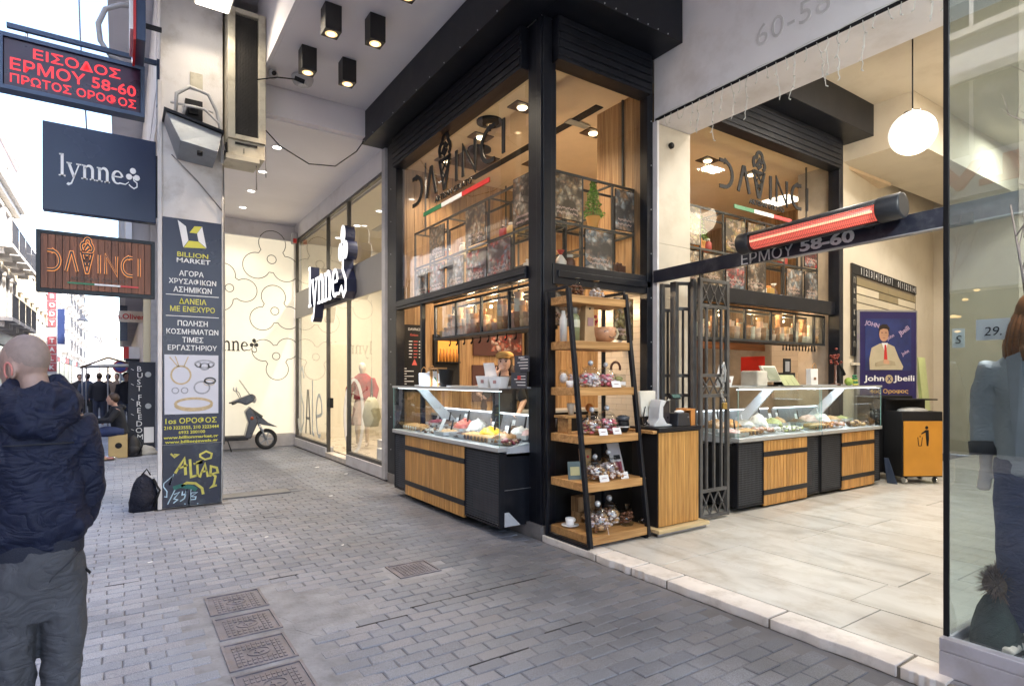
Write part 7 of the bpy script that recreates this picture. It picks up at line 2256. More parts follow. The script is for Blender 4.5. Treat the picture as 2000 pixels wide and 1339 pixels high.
# ================================================================== NUMBER BAR, HEATER, STRING LIGHTS, GLOBE
nb = thing('number_bar', 'long black bar across the passage mouth lettered with street name and number', 'sign bar', (5.05, 3, 2.7))
put('bar', MB().hexa([(4.99, 1.28, 2.70), (5.04, 1.28, 2.70), (5.04, 4.58, 2.665), (4.99, 4.58, 2.665), (4.99, 1.28, 2.845), (5.04, 1.28, 2.845), (5.04, 4.58, 2.80), (4.99, 4.58, 2.80)]), mat('bar_black', (.018, .02, .035), .35, 0, .2, 5, dirt=((.12, .12, .13), 6, .5)), nb, .003)
put('drip_edge', MB().hexa([(4.985, 1.28, 2.688), (5.05, 1.28, 2.688), (5.05, 3.0, 2.672), (4.985, 3.0, 2.672), (4.985, 1.28, 2.6985), (5.05, 1.28, 2.6985), (5.05, 3.0, 2.682), (4.985, 3.0, 2.682)]), ALU, nb)
text('ΕΡΜΟΥ', (4.987, 3.19, 2.735), .105, 'W', WHT, nb, w=.52, ext=.004, roll=.011, bold=-.008)
text('58-60', (4.987, 2.635, 2.755), .105, 'W', WHT, nb, w=.46, ext=.004, roll=.011, bold=.03)
put('end_bracket', MB().box(4.95, 4.989, 1.6, 1.75, 2.67, 2.75), BLACK, nb)
ht = thing('infrared_heater', 'black cylindrical infrared heater glowing red on the number bar', 'heater', (4.86, 2.6, 2.83))
HA, HB = Vector((4.84, 3.36, 2.84)), Vector((4.84, 1.98, 2.875))
HX = (HB - HA).normalized()
put('end_cap', MB().tube([HA, HA + HX * .13], .098, 24), mat('heater_black', (.02, .022, .028), .45), ht, .012)
put('end_cap', MB().tube([HB - HX * .17, HB], .098, 24), mat('heater_black', (.02, .022, .028), .45), ht, .012)
n = 20
sh = MB()
pr2 = [R(-60 + 215 * k / n) for k in range(n + 1)]
ringA = [HA + HX * .13 + Vector((math.cos(a) * .093, 0, math.sin(a) * .093)) for a in pr2] + [HA + HX * .13 + Vector((math.cos(a) * .086, 0, math.sin(a) * .086)) for a in reversed(pr2)]
ringB = [p + HX * 1.08 for p in ringA]
sh.ring([ringA, ringB], True)
put('shell', sh, mat('heater_black', (.02, .022, .028), .45), ht)
pr3 = [R(140 + 155 * k / n) for k in range(n + 1)]
rA = [HA + HX * .14 + Vector((math.cos(a) * .07, 0, math.sin(a) * .07)) for a in pr3] + [HA + HX * .14 + Vector((math.cos(a) * .064, 0, math.sin(a) * .064)) for a in reversed(pr3)]
put('glow_screen', MB().ring([rA, [p + HX * 1.06 for p in rA]], True), emit('heater_glow', (1.0, .17, .12), 1.1), ht)
put('hot_tube', MB().tube([HA + HX * .15 + Vector((-.076, 0, -.012)), HA + HX * 1.19 + Vector((-.076, 0, -.012))], .009, 10), emit('heater_tube', (1.0, .42, .25), 2.6), ht)
put('lower_lip', MB().tube([HA + HX * .13 + Vector((.0, 0, -.09)), HA + HX * 1.21 + Vector((.0, 0, -.09))], .012, 8), mat('heater_black', (.02, .022, .028)), ht)
gr = MB()
for k in range(72):
    c = HA + HX * (.14 + 1.06 * k / 71)
    gr.tube([c + Vector((math.cos(R(a)) * .094, 0, math.sin(R(a)) * .094)) for a in range(128, 296, 14)], .0014, 4)
for a in (150, 175, 200, 225, 250, 275):
    gr.tube([HA + HX * .13 + Vector((math.cos(R(a)) * .0945, 0, math.sin(R(a)) * .0945)), HA + HX * 1.21 + Vector((math.cos(R(a)) * .0945, 0, math.sin(R(a)) * .0945))], .0014, 4)
tag(put('wire_guard', gr, mat('guard_wire', (.06, .05, .05), .4, .5), ht), kind='stuff')
put('bracket', MB().box(4.90, 4.988, 3.0, 3.04, 2.76, 2.80).box(4.90, 4.988, 2.25, 2.29, 2.78, 2.82), BLACK, ht)

st = thing('icicle_lights', 'white icicle string lights dangling from the lintel over the passage mouth', 'string lights', (5.04, 3, 4.5))
WIRE = mat('white_wire', (.62, .62, .6), .5)
rr = random.Random(4)
for i in range(34):
    y = 4.45 - i * .095
    ln = rr.choice((.06, .1, .25, .38, .42, .5)) if i > 3 else .05
    if i > 22: ln = rr.choice((.05, .08, .12, .3))
    p = [Vector((5.03, y, 4.505))]
    for k in range(max(2, int(ln / .05))):
        p.append(p[-1] + Vector((rr.uniform(-.01, .01), rr.uniform(-.02, .02), -.05)))
    m_ = MB().tube(p, .0035, 5)
    for k in p[2::2]: m_.tube([k, k + Vector((0, rr.choice((-.02, .02)), -.015))], .005, 5)
    put('light_strand', m_, WIRE, st)
put('lead_wire', MB().tube([(5.03, 4.55 - k * .25, 4.53 + (.012 if k % 2 else -.006)) for k in range(13)], .004, 5), WIRE, st)

gl = thing('globe_pendant', 'white glowing globe lamp hanging in the passage', 'pendant lamp', (7.9, 3.14, 4.53))
GLB = emit('globe_opal', (1.0, .93, .82), 1.6)
put('globe', MB().ball((7.9, 3.14, 4.53), .25, 28, 18), GLB, gl)
put('collar', MB().lathe(7.9, 3.14, [(.09, 4.765), (.09, 4.79), (.03, 4.80)], 20), CHROME, gl)
put('cord', MB().tube([(7.9, 3.14, 4.8), (7.9, 3.14, ZC - .01)], .008, 6), BLACKM, gl)
lamp('POINT', (7.9, 3.14, 4.2), 40, (1, .84, .62), .25)
for i, (x, y, lb) in enumerate(((9.4, 2.2, 'square ceiling light at the right edge behind the vitrine glass'), (12.2, 3.0, 'square ceiling light deep in the passage'), (6.6, 2.4, 'square ceiling light nearest the passage mouth'))):
    t = thing('passage_light', lb, 'ceiling lamp', (x, y, ZC))
    put('housing', MB().box(x - .32, x + .32, y - .18, y + .18, ZC - .05, ZC - .002), ALU, t)
    put('panel', MB().box(x - .29, x + .29, y - .15, y + .15, ZC - .058, ZC - .051), emit('panel_warm_white', (1, .92, .75), 7), t)
    lamp('AREA', (x, y, ZC - .08), 48, (1, .93, .82), .5, size_y=.3)

# ================================================================== PASSAGE END: DIRECTORY, BANNER, BINS
WA = math.atan2(.8, 5.7)
dr = thing('floor_directory', 'wall directory with pale slats and white digits on black strips', 'directory', (9.9, 4.7, 1.8))
cdx, sdx = math.cos(WA), math.sin(WA)
dl_ = lambda u, w_=0: (9.62 + cdx * u + sdx * w_, 4.70 + sdx * u - cdx * w_ + .002)
def dbox(u0, u1, w0, w1, z0, z1):
    a = dl_(u0, w1); b_ = dl_(u1, w1); c = dl_(u1, w0); d = dl_(u0, w0)
    return MB().hexa([(*a, z0), (*b_, z0), (*c, z0), (*d, z0), (*a, z1), (*b_, z1), (*c, z1), (*d, z1)])
put('back_board', dbox(0, 3.6, 0, .015, 1.95, 3.42), mat('directory_back', (.14, .11, .08), .6), dr)
put('top_strip', dbox(.0, 3.6, .016, .03, 3.26, 3.42), BLACKM, dr)
put('side_strip', dbox(.0, .2, .016, .03, 1.95, 3.255), BLACKM, dr)
SLT = mat('directory_slat', (.60, .53, .40), .5, 0, .06, rnd=.08)
for i in range(9):
    z = 3.09 - i * .135
    w0 = .22
    while w0 < 3.5:
        L_ = 1.1 if i % 2 else 1.6
        me_ = dbox(w0, min(w0 + L_ - .01, 3.58), .016, .026, z + .008, z + .125)
        mm_ = SLT if (i * 7 + int(w0 * 3)) % 5 else mat('directory_slat_olive', (.25, .20, .11), .5)
        put('name_slat', me_, mm_, dr); w0 += L_
rotD = (PI / 2, 0, WA)
for i, s_ in enumerate('1234567 01234'):
    if s_ == ' ': continue
    p = dl_(.42 + i * .25, .031)
    text(s_, (p[0], p[1], 3.34), .10, 'S', WHT, dr, ext=.001, rot=rotD)
    p1 = dl_(.42 + i * .25 + .12, .031)
    put('digit_rule', dbox(.42 + i * .25 + .115, .42 + i * .25 + .125, .0305, .0325, 3.275, 3.405), WHT, dr)
for i in range(7):
    p = dl_(.1, .031)
    text('Π', (p[0], p[1], 3.16 - i * .17), .09, 'S', mat('dim_white', (.4, .38, .33), .5), dr, ext=.001, rot=(PI / 2, 0, WA)) if i % 2 == 0 else text('Κ', (p[0], p[1], 3.16 - i * .17), .08, 'S', mat('dim_white', (.4, .38, .33), .5), dr, ext=.001, rot=(PI / 2, 0, WA))
tag(put('purple_lamp_glow', MB().box(9.78, 9.96, 4.66, 4.68, 2.22, 2.30), emit('violet_led', (.25, .08, .6), .8)), 'small violet lit strip beside the directory', 'lit strip')
struct('passage_ledge', dbox(0, 3.8, 0, .08, 1.80, 1.84), mat('ledge_cream', (.6, .55, .45), .5))

bn = thing('jeweller_banner', 'tall navy banner with a man in a cream jacket and white name lettering', 'banner', (10.3, 4.2, .1))
BA = -.5
cb_, sb_ = math.cos(BA), math.sin(BA)
bp = lambda u, w_: (9.83 + cb_ * u * .95 + sb_ * w_, 4.68 + sb_ * u * .95 - cb_ * w_)
def bbox(u0, u1, w0, w1, z0, z1):
    a = bp(u0, w1); b_ = bp(u1, w1); c = bp(u1, w0); d = bp(u0, w0)
    return MB().hexa([(*a, z0), (*b_, z0), (*c, z0), (*d, z0), (*a, z1), (*b_, z1), (*c, z1), (*d, z1)])
BAN = mat('banner_navy', (.018, .014, .10), .35, 0, .12, 3)
put('panel', bbox(0, 1.02, 0, .03, .15, 2.66), BAN, bn)
put('edge_rail', bbox(-.055, -.002, -.02, .04, .12, 2.68), ALU, bn)
put('edge_rail', bbox(1.022, 1.04, -.005, .034, .12, 2.68), ALU, bn)
put('top_rail', bbox(-.002, 1.022, -.005, .034, 2.661, 2.69), ALU, bn)
rotB = (PI / 2, 0, BA)
put('photo_ground', bbox(.10, .93, .0305, .033, 1.72, 2.55), mat('photo_blue', (.02, .035, .16), .35, 0, .5, 3), bn)
for s_, u, z, h, rl in (('JOHN', .22, 2.45, .09, -.25), ('Jbeili', .8, 2.35, .10, .6), ('John', .55, 2.25, .07, .5), ('John', .82, 2.0, .07, .5)):
    p = bp(u, .036)
    o = text(s_, (p[0], p[1], z), h, 'S', mat('pale_pink_print', (.42, .32, .5), .5), bn, ext=.001, bold=.02)
    o.rotation_euler = (Matrix.Rotation(BA, 4, 'Z') @ Matrix.Rotation(PI / 2, 4, 'X') @ Matrix.Rotation(rl, 4, 'Z')).to_euler()
JK = mat('photo_cream', (.48, .42, .30), .5, 0, .1, 6); FC = mat('photo_skin', (.50, .28, .18), .5)
def bpoly(P, w_, m_, n_):
    q = [(*bp(u, w_), z) for u, z in P]
    put(n_, MB().prism(q, (sb_ * .002, -cb_ * .002, 0)), m_, bn)
bpoly([(.18, 1.73), (.17, 1.90), (.21, 2.08), (.36, 2.15), (.50, 2.15), (.62, 2.10), (.70, 1.92), (.78, 1.78), (.76, 1.73)], .036, JK, 'photo_jacket')
bpoly([(.39, 2.16), (.45, 2.0), (.50, 2.16)], .0385, WHT, 'photo_shirt')
bpoly([(.44, 2.13), (.47, 2.13), (.49, 1.9), (.45, 1.85), (.43, 1.9)], .041, REDP, 'photo_tie')
bpoly([(.27, 1.84), (.45, 1.90), (.62, 1.86), (.64, 1.80), (.45, 1.80), (.28, 1.78)], .041, mat('photo_cream_dark', (.38, .32, .22), .5), 'photo_sleeve')
bpoly([(.42, 1.90), (.52, 1.88), (.52, 1.82), (.42, 1.83)], .0435, FC, 'photo_hand')
bpoly([(.43 + .085 * math.cos(2 * PI * i / 14), 2.30 + .12 * math.sin(2 * PI * i / 14)) for i in range(14)], .0385, FC, 'photo_face')
bpoly([(.34, 2.32), (.34, 2.42), (.40, 2.46), (.48, 2.46), (.53, 2.40), (.52, 2.33), (.50, 2.38), (.42, 2.39), (.36, 2.37)], .041, mat('photo_hair', (.02, .012, .01), .5), 'photo_hair')
for u in (.395, .465): bpoly([(u - .015, 2.32), (u + .015, 2.32), (u + .015, 2.33), (u - .015, 2.33)], .041, mat('photo_hair', (.02, .012, .01), .5), 'photo_eye')
bpoly([(.405, 2.235), (.455, 2.235), (.45, 2.245), (.41, 2.245)], .041, mat('photo_lip', (.3, .1, .08), .5), 'photo_mouth')
for s_, u, z, h, w_, m_ in (('John', .26, 1.58, .12, .34, WHT), ('Jbeili', .80, 1.58, .12, .36, WHT), ('4ος Οροφος', .53, 1.38, .085, .66, mat('gold_text', (.55, .35, .12), .5)), ('ΚΟΣΜΗΜΑΤΑ', .53, 1.22, .055, .62, WHT), ('ΕΡΜΟΥ 58-60', .53, 1.12, .055, .42, WHT)):
    p = bp(u, .0305); text(s_, (p[0], p[1], z), h, 'S', m_, bn, w=w_, ext=.002, rot=rotB, bold=.015)
bpoly([(.53 + .07 * math.cos(2 * PI * i / 18), 1.58 + .07 * math.sin(2 * PI * i / 18)) for i in range(18)], .0305, mat('logo_gold', (.5, .4, .25), .4), 'logo_disc')
bpoly([(.50, 1.54), (.56, 1.61), (.55, 1.62), (.49, 1.55)], .034, BAN, 'logo_stroke')
bpoly([(.56, 1.54), (.50, 1.61), (.51, 1.62), (.57, 1.55)], .034, BAN, 'logo_stroke')


def bin_(name, label, x, y, w_, d, h, body, front, fm, rz, icon, tray=False):
    t = thing(name, label, 'litter bin')
    put('body', MB().box(-w_ / 2, w_ / 2, -d / 2, d / 2, .10, h), body, t, .01)
    put('front_panel', MB().box(-w_ / 2 + (.02 if front else 0), w_ / 2 - .02, -d / 2 - .018, -d / 2 - .001, .12, h - (.14 if front else .0)), fm, t, .004)
    y0 = -d / 2 - .0185
    zi = h * .62
    ic = MB()
    ic.ball((.05, y0 - .002, zi + .17), .025, 10, 6, (1, .12, 1))
    ic.prism([(.03, y0, zi + .135), (.08, y0, zi + .135), (.085, y0, zi), (.075, y0, zi - .1), (.05, y0, zi - .1), (.04, y0, zi)], (0, -.002, 0))
    ic.prism([(.03, y0, zi + .13), (-.03, y0, zi + .09), (-.03, y0, zi + .07), (.035, y0, zi + .10)], (0, -.0025, 0))
    ic.prism([(-.09, y0, zi + .03), (-.08, y0, zi + .03), (-.065, y0, zi - .1), (-.075, y0, zi - .1)], (0, -.002, 0)).prism([(-.02, y0, zi + .03), (-.01, y0, zi + .03), (-.025, y0, zi - .1), (-.035, y0, zi - .1)], (0, -.002, 0)).prism([(-.07, y0, zi - .1), (-.03, y0, zi - .1), (-.03, y0, zi - .09), (-.07, y0, zi - .09)], (0, -.002, 0))
    ic.ball((-.05, y0 - .002, zi + .04), .01, 8, 5, (1, .1, 1))
    put('litter_symbol', ic, icon, t)
    for sx in (-1, 1):
        for sy in (-1, 1):
            put('caster', MB().tube([(sx * (w_ / 2 - .08) - .015, sy * (d / 2 - .05), .05), (sx * (w_ / 2 - .08) + .015, sy * (d / 2 - .05), .05)], .045, 12), CHROME if tray else BLACKM, t)
    if tray:
        put('bag_rim', MB().ball((0, 0, h + .0), .2, 14, 8, (1.15, .6, .28)), mat('grey_bag', (.4, .4, .4), .4, 0, .3, 20, .6, 25), t)
        put('back_hood', MB().box(-w_ / 2, w_ / 2, d / 2 - .05, d / 2, h, h + .16).box(-w_ / 2, w_ / 2, -.1, d / 2, h + .161, h + .18), BLACKM, t)
    t.location = (x, y, ZF); t.rotation_euler = (0, 0, rz)
    return t


bin_('litter_bin', 'black litter bin with white litter symbol behind the passage cases', 9.98, 4.36, .66, .36, 1.28, BLACKM, False, BLACKM, -.5, WHT)
bin_('litter_bin', 'orange-yellow fronted wheeled litter bin with black litter symbol', 9.86, 3.92, .62, .40, 1.06, BLACKM, True, mat('bin_orange', (.55, .25, .03), .35, 0, .15, 2.5), -.55, BLACKM, True)
tag(put('side_leaf_board', MB().hexa([(11.2, 4.2, .1), (11.6, 4.25, .1), (11.6, 4.3, .1), (11.2, 4.25, .1), (11.15, 4.35, 1.95), (11.55, 4.4, 1.95), (11.55, 4.45, 1.95), (11.15, 4.4, 1.95)]), mat('lime_board', (.48, .55, .25), .4, 0, .3, 2)), 'pale green poster board leaning at the end of the passage', 'poster board')
tag(put('leaning_sheet', MB().hexa([(9.42, 4.08, ZF), (9.43, 3.95, ZF), (9.45, 3.95, ZF), (9.44, 4.08, ZF), (9.37, 4.1, .42), (9.38, 4.05, .42), (9.40, 4.05, .42), (9.39, 4.1, .42)]), BLUEF), 'small blue-grey board leaning between case and black bin', 'board')

# ================================================================== RIGHT VITRINE
vt = thing('shop_vitrine', 'glass shop window on a pale grey plinth at the right edge of the photo', 'shop window', (3.6, 0, 0))
PLG = mat('vitrine_plinth', (.46, .45, .50), .55, 0, .12, 3, .1, 60, dirt=((.3, .25, .2), 4, .5))
put('plinth', MB().box(3.55, 5.4, -3, 1.29, .04, .168).box(3.55, 3.618, -3, 1.29, .169, .235).box(3.619, 5.4, 1.255, 1.29, .169, .235), PLG, vt, .005)
put('plinth_base', MB().box(3.50, 5.4, -3, 1.30, -.02, .039), CONC, vt, .006)
put('glass_front', MB().box(3.60, 3.61, -3, 1.262, .236, 5.2), GLASSR, vt)
put('glass_side', MB().box(3.611, 5.4, 1.262, 1.27, .236, 5.2), GLASSC, vt)
put('corner_strip', MB().box(3.592, 3.612, 1.2625, 1.285, .236, 5.2), BLACKM, vt)
put('window_floor', MB().box(3.62, 5.35, -3, 1.25, .17, .185), mat('window_felt', (.30, .33, .31), .8, 0, .25, 2), vt)
struct('vitrine_back_wall', MB().box(5.42, 5.5, -3, 1.05, .0, 5.2), mat('vitrine_back', (.10, .11, .10), .7, 0, .3, 1.5))
struct('vitrine_ceiling', MB().box(3.6, 5.42, -3, 1.29, 5.2, ZC), WHITEP)
DEN = cloth('denim_grey_wool', (.38, .40, .43), .85, .3, 8)
NVT = cloth('navy_trouser', (.018, .03, .075), .7, .5, 8)
mq = thing('mannequin', 'mannequin in grey wool jacket and navy trousers behind the right glass', 'mannequin')
LOC = Vector((3.84, .945, .19))
arm = [[(.19, 0, 1.47), (.235, -.03, 1.18), (.235, .0, .93)], [(-.2, 0, 1.47), (-.27, .0, 1.18), (-.27, .05, .93)]]
bd = figure_mb(female=False, arms=arm, hip=.96)
local(mq, 'body', bd, MANQ, .011, 2)
jk = MB(); shell(jk, [(0, 0, .90, .19, .14), (0, 0, 1.05, .185, .14), (0, 0, 1.22, .185, .135), (0, 0, 1.38, .20, .14), (0, 0, 1.49, .185, .115), (0, 0, 1.55, .09, .075)])
jk.tube([(.18, 0, 1.47), (.225, -.015, 1.32), (.245, -.03, 1.18), (.242, -.01, 1.04)], [.085, .078, .07, .064], 14).tube([(-.19, 0, 1.47), (-.26, 0, 1.18), (-.27, .03, 1.02)], [.085, .07, .062], 14)
local(mq, 'jacket', jk, DEN, .014, 3, (.012, .06))
cf = MB().tube([(.243, -.008, 1.055), (.237, 0, .985)], [.071, .067], 16)
local(mq, 'cuff', cf, mat('cuff_charcoal', (.05, .05, .055), .8), None)
lap = MB().hexa([(.02, .15, 1.0), (.07, .145, 1.0), (.07, .155, 1.0), (.02, .16, 1.0), (.05, .11, 1.53), (.12, .09, 1.5), (.12, .11, 1.5), (.05, .13, 1.53)])
put('lapel', lap, mat('lapel_grey', (.33, .34, .37), .8), mq, .004)
tr = MB()
for s_ in (-1, 1): tr.tube([(s_ * .085, 0, .98), (s_ * .10, 0, .75), (s_ * .105, 0, .45), (s_ * .11, 0, .11)], [(.11, .125), (.10, .11), (.085, .095), (.075, .085)], 16)
local(mq, 'trousers', tr, NVT, .014, 3, (.014, .09))
hr = MB()
hr.ball((0, .01, 1.72), .115, 14, 10, (.95, 1, 1.15))
for i in range(26):
    a = R(110 + i * 14)
    rr_ = .105
    hr.tube([(math.cos(a) * rr_ * .6, math.sin(a) * rr_ * .6, 1.80), (math.cos(a) * rr_ * 1.1, math.sin(a) * rr_ * 1.1, 1.66), (math.cos(a) * rr_ * 1.3, math.sin(a) * rr_ * 1.15, 1.56), (math.cos(a) * rr_ * 1.4, math.sin(a) * rr_ * 1.2, 1.48)], [.02, .026, .026, .01], 6)
put('wig', hr, mat('auburn_hair', (.22, .08, .025), .45, 0, .4, 60), mq)
mq.location = LOC; mq.rotation_euler = (0, 0, R(90))
PENM = mat('pen_print', (.02, .02, .03), .5)


def tagcard(label, c, w_, h, body, rx=0.0, small=None):
    t = thing('price_tag', label, 'price tag', c)
    put('card', MB().box(c[0], c[0] + .002, c[1] - w_ / 2, c[1] + w_ / 2, c[2] - h / 2, c[2] + h / 2), PAPER, t)
    text(body, (c[0] - .001, c[1], c[2] - h * .08), h * .42, 'W', PENM, t, ext=.0006, shear=.15)
    if small: text(small, (c[0] - .001, c[1] - w_ * .2, c[2] + h * .34), h * .12, 'W', PENM, t, ext=.0006)
    return t


def on_plane(px, py, X):
    u = (px - 1000) / 1140; r_ = (SA + CA * u, CA - SA * u, (740 - py) / 1140)
    k = X / r_[0]; return (X, r_[1] * k, 1.58 + r_[2] * k)


tagcard('white handwritten price tag 29. on the grey jacket shoulder', on_plane(1939, 643, 3.78), .145, .11, '29.', small='')
tagcard('white handwritten price tag 22 on the navy trousers', on_plane(1990, 980, 3.78), .16, .12, '22')
tagcard('torn white tag with a curl at the inner left of the vitrine', on_plane(1872, 660, 4.0), .06, .11, 'S')
t = tag(put('white_belt_paper', MB().hexa([(3.76, .72, 1.16), (3.76, .92, 1.26), (3.765, .92, 1.26), (3.765, .72, 1.16), (3.76, .72, 1.18), (3.76, .92, 1.285), (3.765, .92, 1.285), (3.765, .72, 1.18)]), PAPER), 'strip of white paper across the mannequin waist', 'paper strip')
# knitted hat with fur pompom
ht_ = thing('bobble_hat', 'dark green knitted hat with a big brown fur bobble on the vitrine floor', 'hat', (3.85, 1.02, .25))
hb = MB()
n = 40
prof_ = [(.15, 0), (.155, .05), (.14, .12), (.11, .2), (.07, .26), (.03, .29)]
hb.ring([[(3.78 + (r_ + .006 * (1 if i % 2 else -1)) * .8 * math.cos(2 * PI * i / n), 1.115 + (r_ + .006 * (1 if i % 2 else -1)) * .7 * math.sin(2 * PI * i / n), .187 + z_) for i in range(n)] for r_, z_ in prof_], True)
put('knit', hb, mat('dark_green_knit', (.035, .055, .045), .9, 0, .3, 30, .4, 160), ht_)
fb = MB(); rr = random.Random(6)
for i in range(900):
    a = rr.uniform(0, 2 * PI); e_ = rr.uniform(-.8, 1.5); 
    d_ = Vector((math.cos(a) * math.cos(e_), math.sin(a) * math.cos(e_), math.sin(e_)))
    c = Vector((3.78, 1.115, .515)); L_ = rr.uniform(.075, .105)
    s_ = d_.cross(Vector((0, 0, 1)));
    if s_.length < .1: s_ = Vector((1, 0, 0))
    s_ = s_.normalized() * .0035
    q = c + d_ * L_ + Vector((rr.gauss(0, .01), rr.gauss(0, .01), rr.gauss(0, .01)))
    fb.quad(c + d_ * .03 - s_, c + d_ * .03 + s_, q + s_ * .3, q - s_ * .3)
fb.ball((3.78, 1.115, .515), .062, 12, 8)
tag(put('fur_bobble', fb, mat('brown_fur', (.14, .09, .05), .9, 0, .5, 60), ht_), kind='stuff')
b = MB(); rr = random.Random(12)
for i in range(90): b.ball((3.68 + rr.uniform(0, .25), .5 + rr.uniform(0, .68), .19 + rr.uniform(0, .01)), rr.uniform(.012, .03), 6, 4, (1.4, 1, .5))
tag(put('artificial_snow', b, mat('snow_flock', (.7, .75, .76), .8)), 'clumps of white artificial snow on the vitrine floor', 'snow flock', kind='stuff')
b = MB()
def twig(p, d, L_, r_, k):
    q = p + d * L_
    mid = p + d * L_ * .5 + Vector((rr.gauss(0, .01), rr.gauss(0, .01), 0))
    b.tube([p, mid, q], [r_, r_ * .8, r_ * .55], 5)
    if k > 0:
        for _ in range(3):
            f = rr.uniform(.35, 1); s_ = p + (q - p) * f
            nd = (d + Vector((rr.gauss(0, .3), rr.gauss(0, .5), rr.gauss(0, .2)))).normalized()
            twig(s_, nd, L_ * rr.uniform(.4, .65), r_ * .55, k - 1)
rr = random.Random(31)
twig(Vector((4.1, 1.05, 1.85)), Vector((0, -.25, .95)).normalized(), .75, .010, 3)
twig(Vector((4.1, 1.06, 1.85)), Vector((0, .12, .95)).normalized(), .7, .008, 3)
twig(Vector((4.2, .85, 1.9)), Vector((0, -.1, .95)).normalized(), .75, .009, 3)
tag(put('bare_branches', b, mat('twig_brown', (.10, .07, .06), .8)), 'bare decorative branches rising behind the right glass', 'branches')
b = MB()
for i in range(18):
    b.ball((4.3 + rr.uniform(-.2, .2), .75 + rr.uniform(-.5, .35), 1.95 + rr.uniform(-.2, .35)), .012, 6, 4, (1, 1.6, .7))
tag(put('fairy_lights', b, emit('fairy_warm', (1, .6, .25), 7)), 'scattered small warm fairy lights in the vitrine', 'fairy lights')
lamp('AREA', (3.66, .35, 3.6), 55, (1, .96, .9), .25, (R(28), R(-32), 0))  # added lamp without a fitting, lights the mannequin's front
lamp('SPOT', (3.8, .6, 5.15), 150, (1, .96, .9), .1, (0, 0, 0), R(36))  # added spot without a fitting, brightens the mannequin from above

# ================================================================== PEOPLE
# ---- man in the navy jacket, seen from behind
mn_ = thing('person', 'bald man seen from behind in a navy hooded jacket and grey cargo trousers', 'person')
bd = MB()
hip = .98
bd.tube([(0, 0, .90), (0, 0, 1.0), (0, .0, 1.15), (0, .01, 1.32), (0, 0, 1.46), (0, 0, 1.53)], [(.14, .10), (.155, .11), (.15, .095), (.175, .11), (.19, .09), (.08, .06)], 16)
# neck leans forward, head bowed and turned to the left
bd.tube([(0, 0, 1.48), (-.01, .03, 1.56), (-.025, .05, 1.62)], [.07, .064, .062], 14)
hc = Vector((-.058, .065, 1.655))
fw = Vector((-.80, .58, -.14)).normalized(); sd_ = Vector((-fw.y, fw.x, 0)).normalized(); upv = fw.cross(-sd_).normalized()
if upv.z < 0: upv = -upv
H_ = lambda a, b_, c: hc + fw * a + sd_ * b_ + upv * c


def hball(mb, c, r, sq, n=16, m=12):
    rings = []
    for k in range(m + 1):
        e_ = -PI / 2 + PI * k / m; cc = max(1e-3, math.cos(e_))
        rings.append([H_(c[0] + r * sq[0] * cc * math.cos(2 * PI * i / n), c[1] + r * sq[1] * cc * math.sin(2 * PI * i / n), c[2] + r * sq[2] * math.sin(e_)) for i in range(n)])
    mb.ring(rings, True)


hball(bd, (-.012, 0, .02), .106, (1.0, .80, .90))
hball(bd, (.03, 0, -.045), .07, (.95, .85, .95))
hball(bd, (.075, 0, -.085), .03, (.9, 1.2, .8), 8, 6)
hball(bd, (.097, 0, -.02), .017, (1.3, .8, 1.5), 8, 6)
hball(bd, (.078, 0, -.06), .02, (.7, 1.3, .5), 8, 6)
hball(bd, (.075, 0, .015), .03, (.6, 2.0, .5), 8, 6)
for s_ in (-1, 1):
    hball(bd, (-.008, s_ * .083, -.025), .026, (.75, .38, 1.28), 10, 8)
bd.tube([(-.17, .0, 1.40), (-.21, .03, 1.16), (-.16, .17, 1.02)], [.05, .042, .03], 10)
bd.tube([(.17, .0, 1.40), (.205, .03, 1.16), (.15, .17, 1.02)], [.05, .042, .03], 10)
hand(bd, (-.16, .17, 1.02), (.5, .7, -.3), 1.0)
hand(bd, (.15, .17, 1.02), (-.5, .7, -.3), 1.0)
for s_ in (-1, 1):
    bd.tube([(s_ * .09, 0, .95), (s_ * .1, .01, .52), (s_ * .11, -.01, .1)], [.09, .058, .04], 12)
local(mn_, 'body', bd, mat('skin_ruddy', (.37, .245, .205), .5, 0, .10, 30, .15, 300), .0085, 3)
put('ear_rim', (lambda m_: (m_.tube([H_(.0 + .017 * math.cos(R(a)) * 1.0, .094, -.02 + .03 * math.sin(R(a))) for a in range(-60, 230, 20)], [.0045] * 15, 6), m_)[1])(MB()), mat('ear_red', (.55, .2, .17), .5), mn_)
hb = MB()
hball(hb, (-.020, 0, .028), .1035, (.99, .81, .88), 28, 18)
put('stubble', hb, mat('shaved_scalp', (.29, .215, .19), .6, 0, .12, 60, .3, 500), mn_)
JN = cloth('jacket_navy', (.006, .010, .032), .6, .42, 5)
jk = MB()
shell(jk, [(.0, .0, .955, .175, .125), (.0, 0, 1.0, .185, .135), (.0, -.005, 1.03, .195, .15), (.0, -.01, 1.10, .198, .155), (.0, -.01, 1.22, .185, .145), (0, -.012, 1.34, .19, .145), (0, -.012, 1.42, .19, .13), (0, -.005, 1.49, .15, .11), (0, 0, 1.54, .095, .09)], 24)
jk.tube([(-.15, -.005, 1.44), (-.185, -.005, 1.37), (-.205, .0, 1.25), (-.21, .03, 1.15), (-.2, .09, 1.06), (-.16, .17, 1.02)], [.072, .075, .07, .066, .058, .048], 16)
jk.tube([(.15, -.005, 1.44), (.185, -.005, 1.37), (.2, .0, 1.25), (.205, .03, 1.15), (.19, .09, 1.06), (.15, .17, 1.02)], [.072, .075, .07, .066, .058, .048], 16)
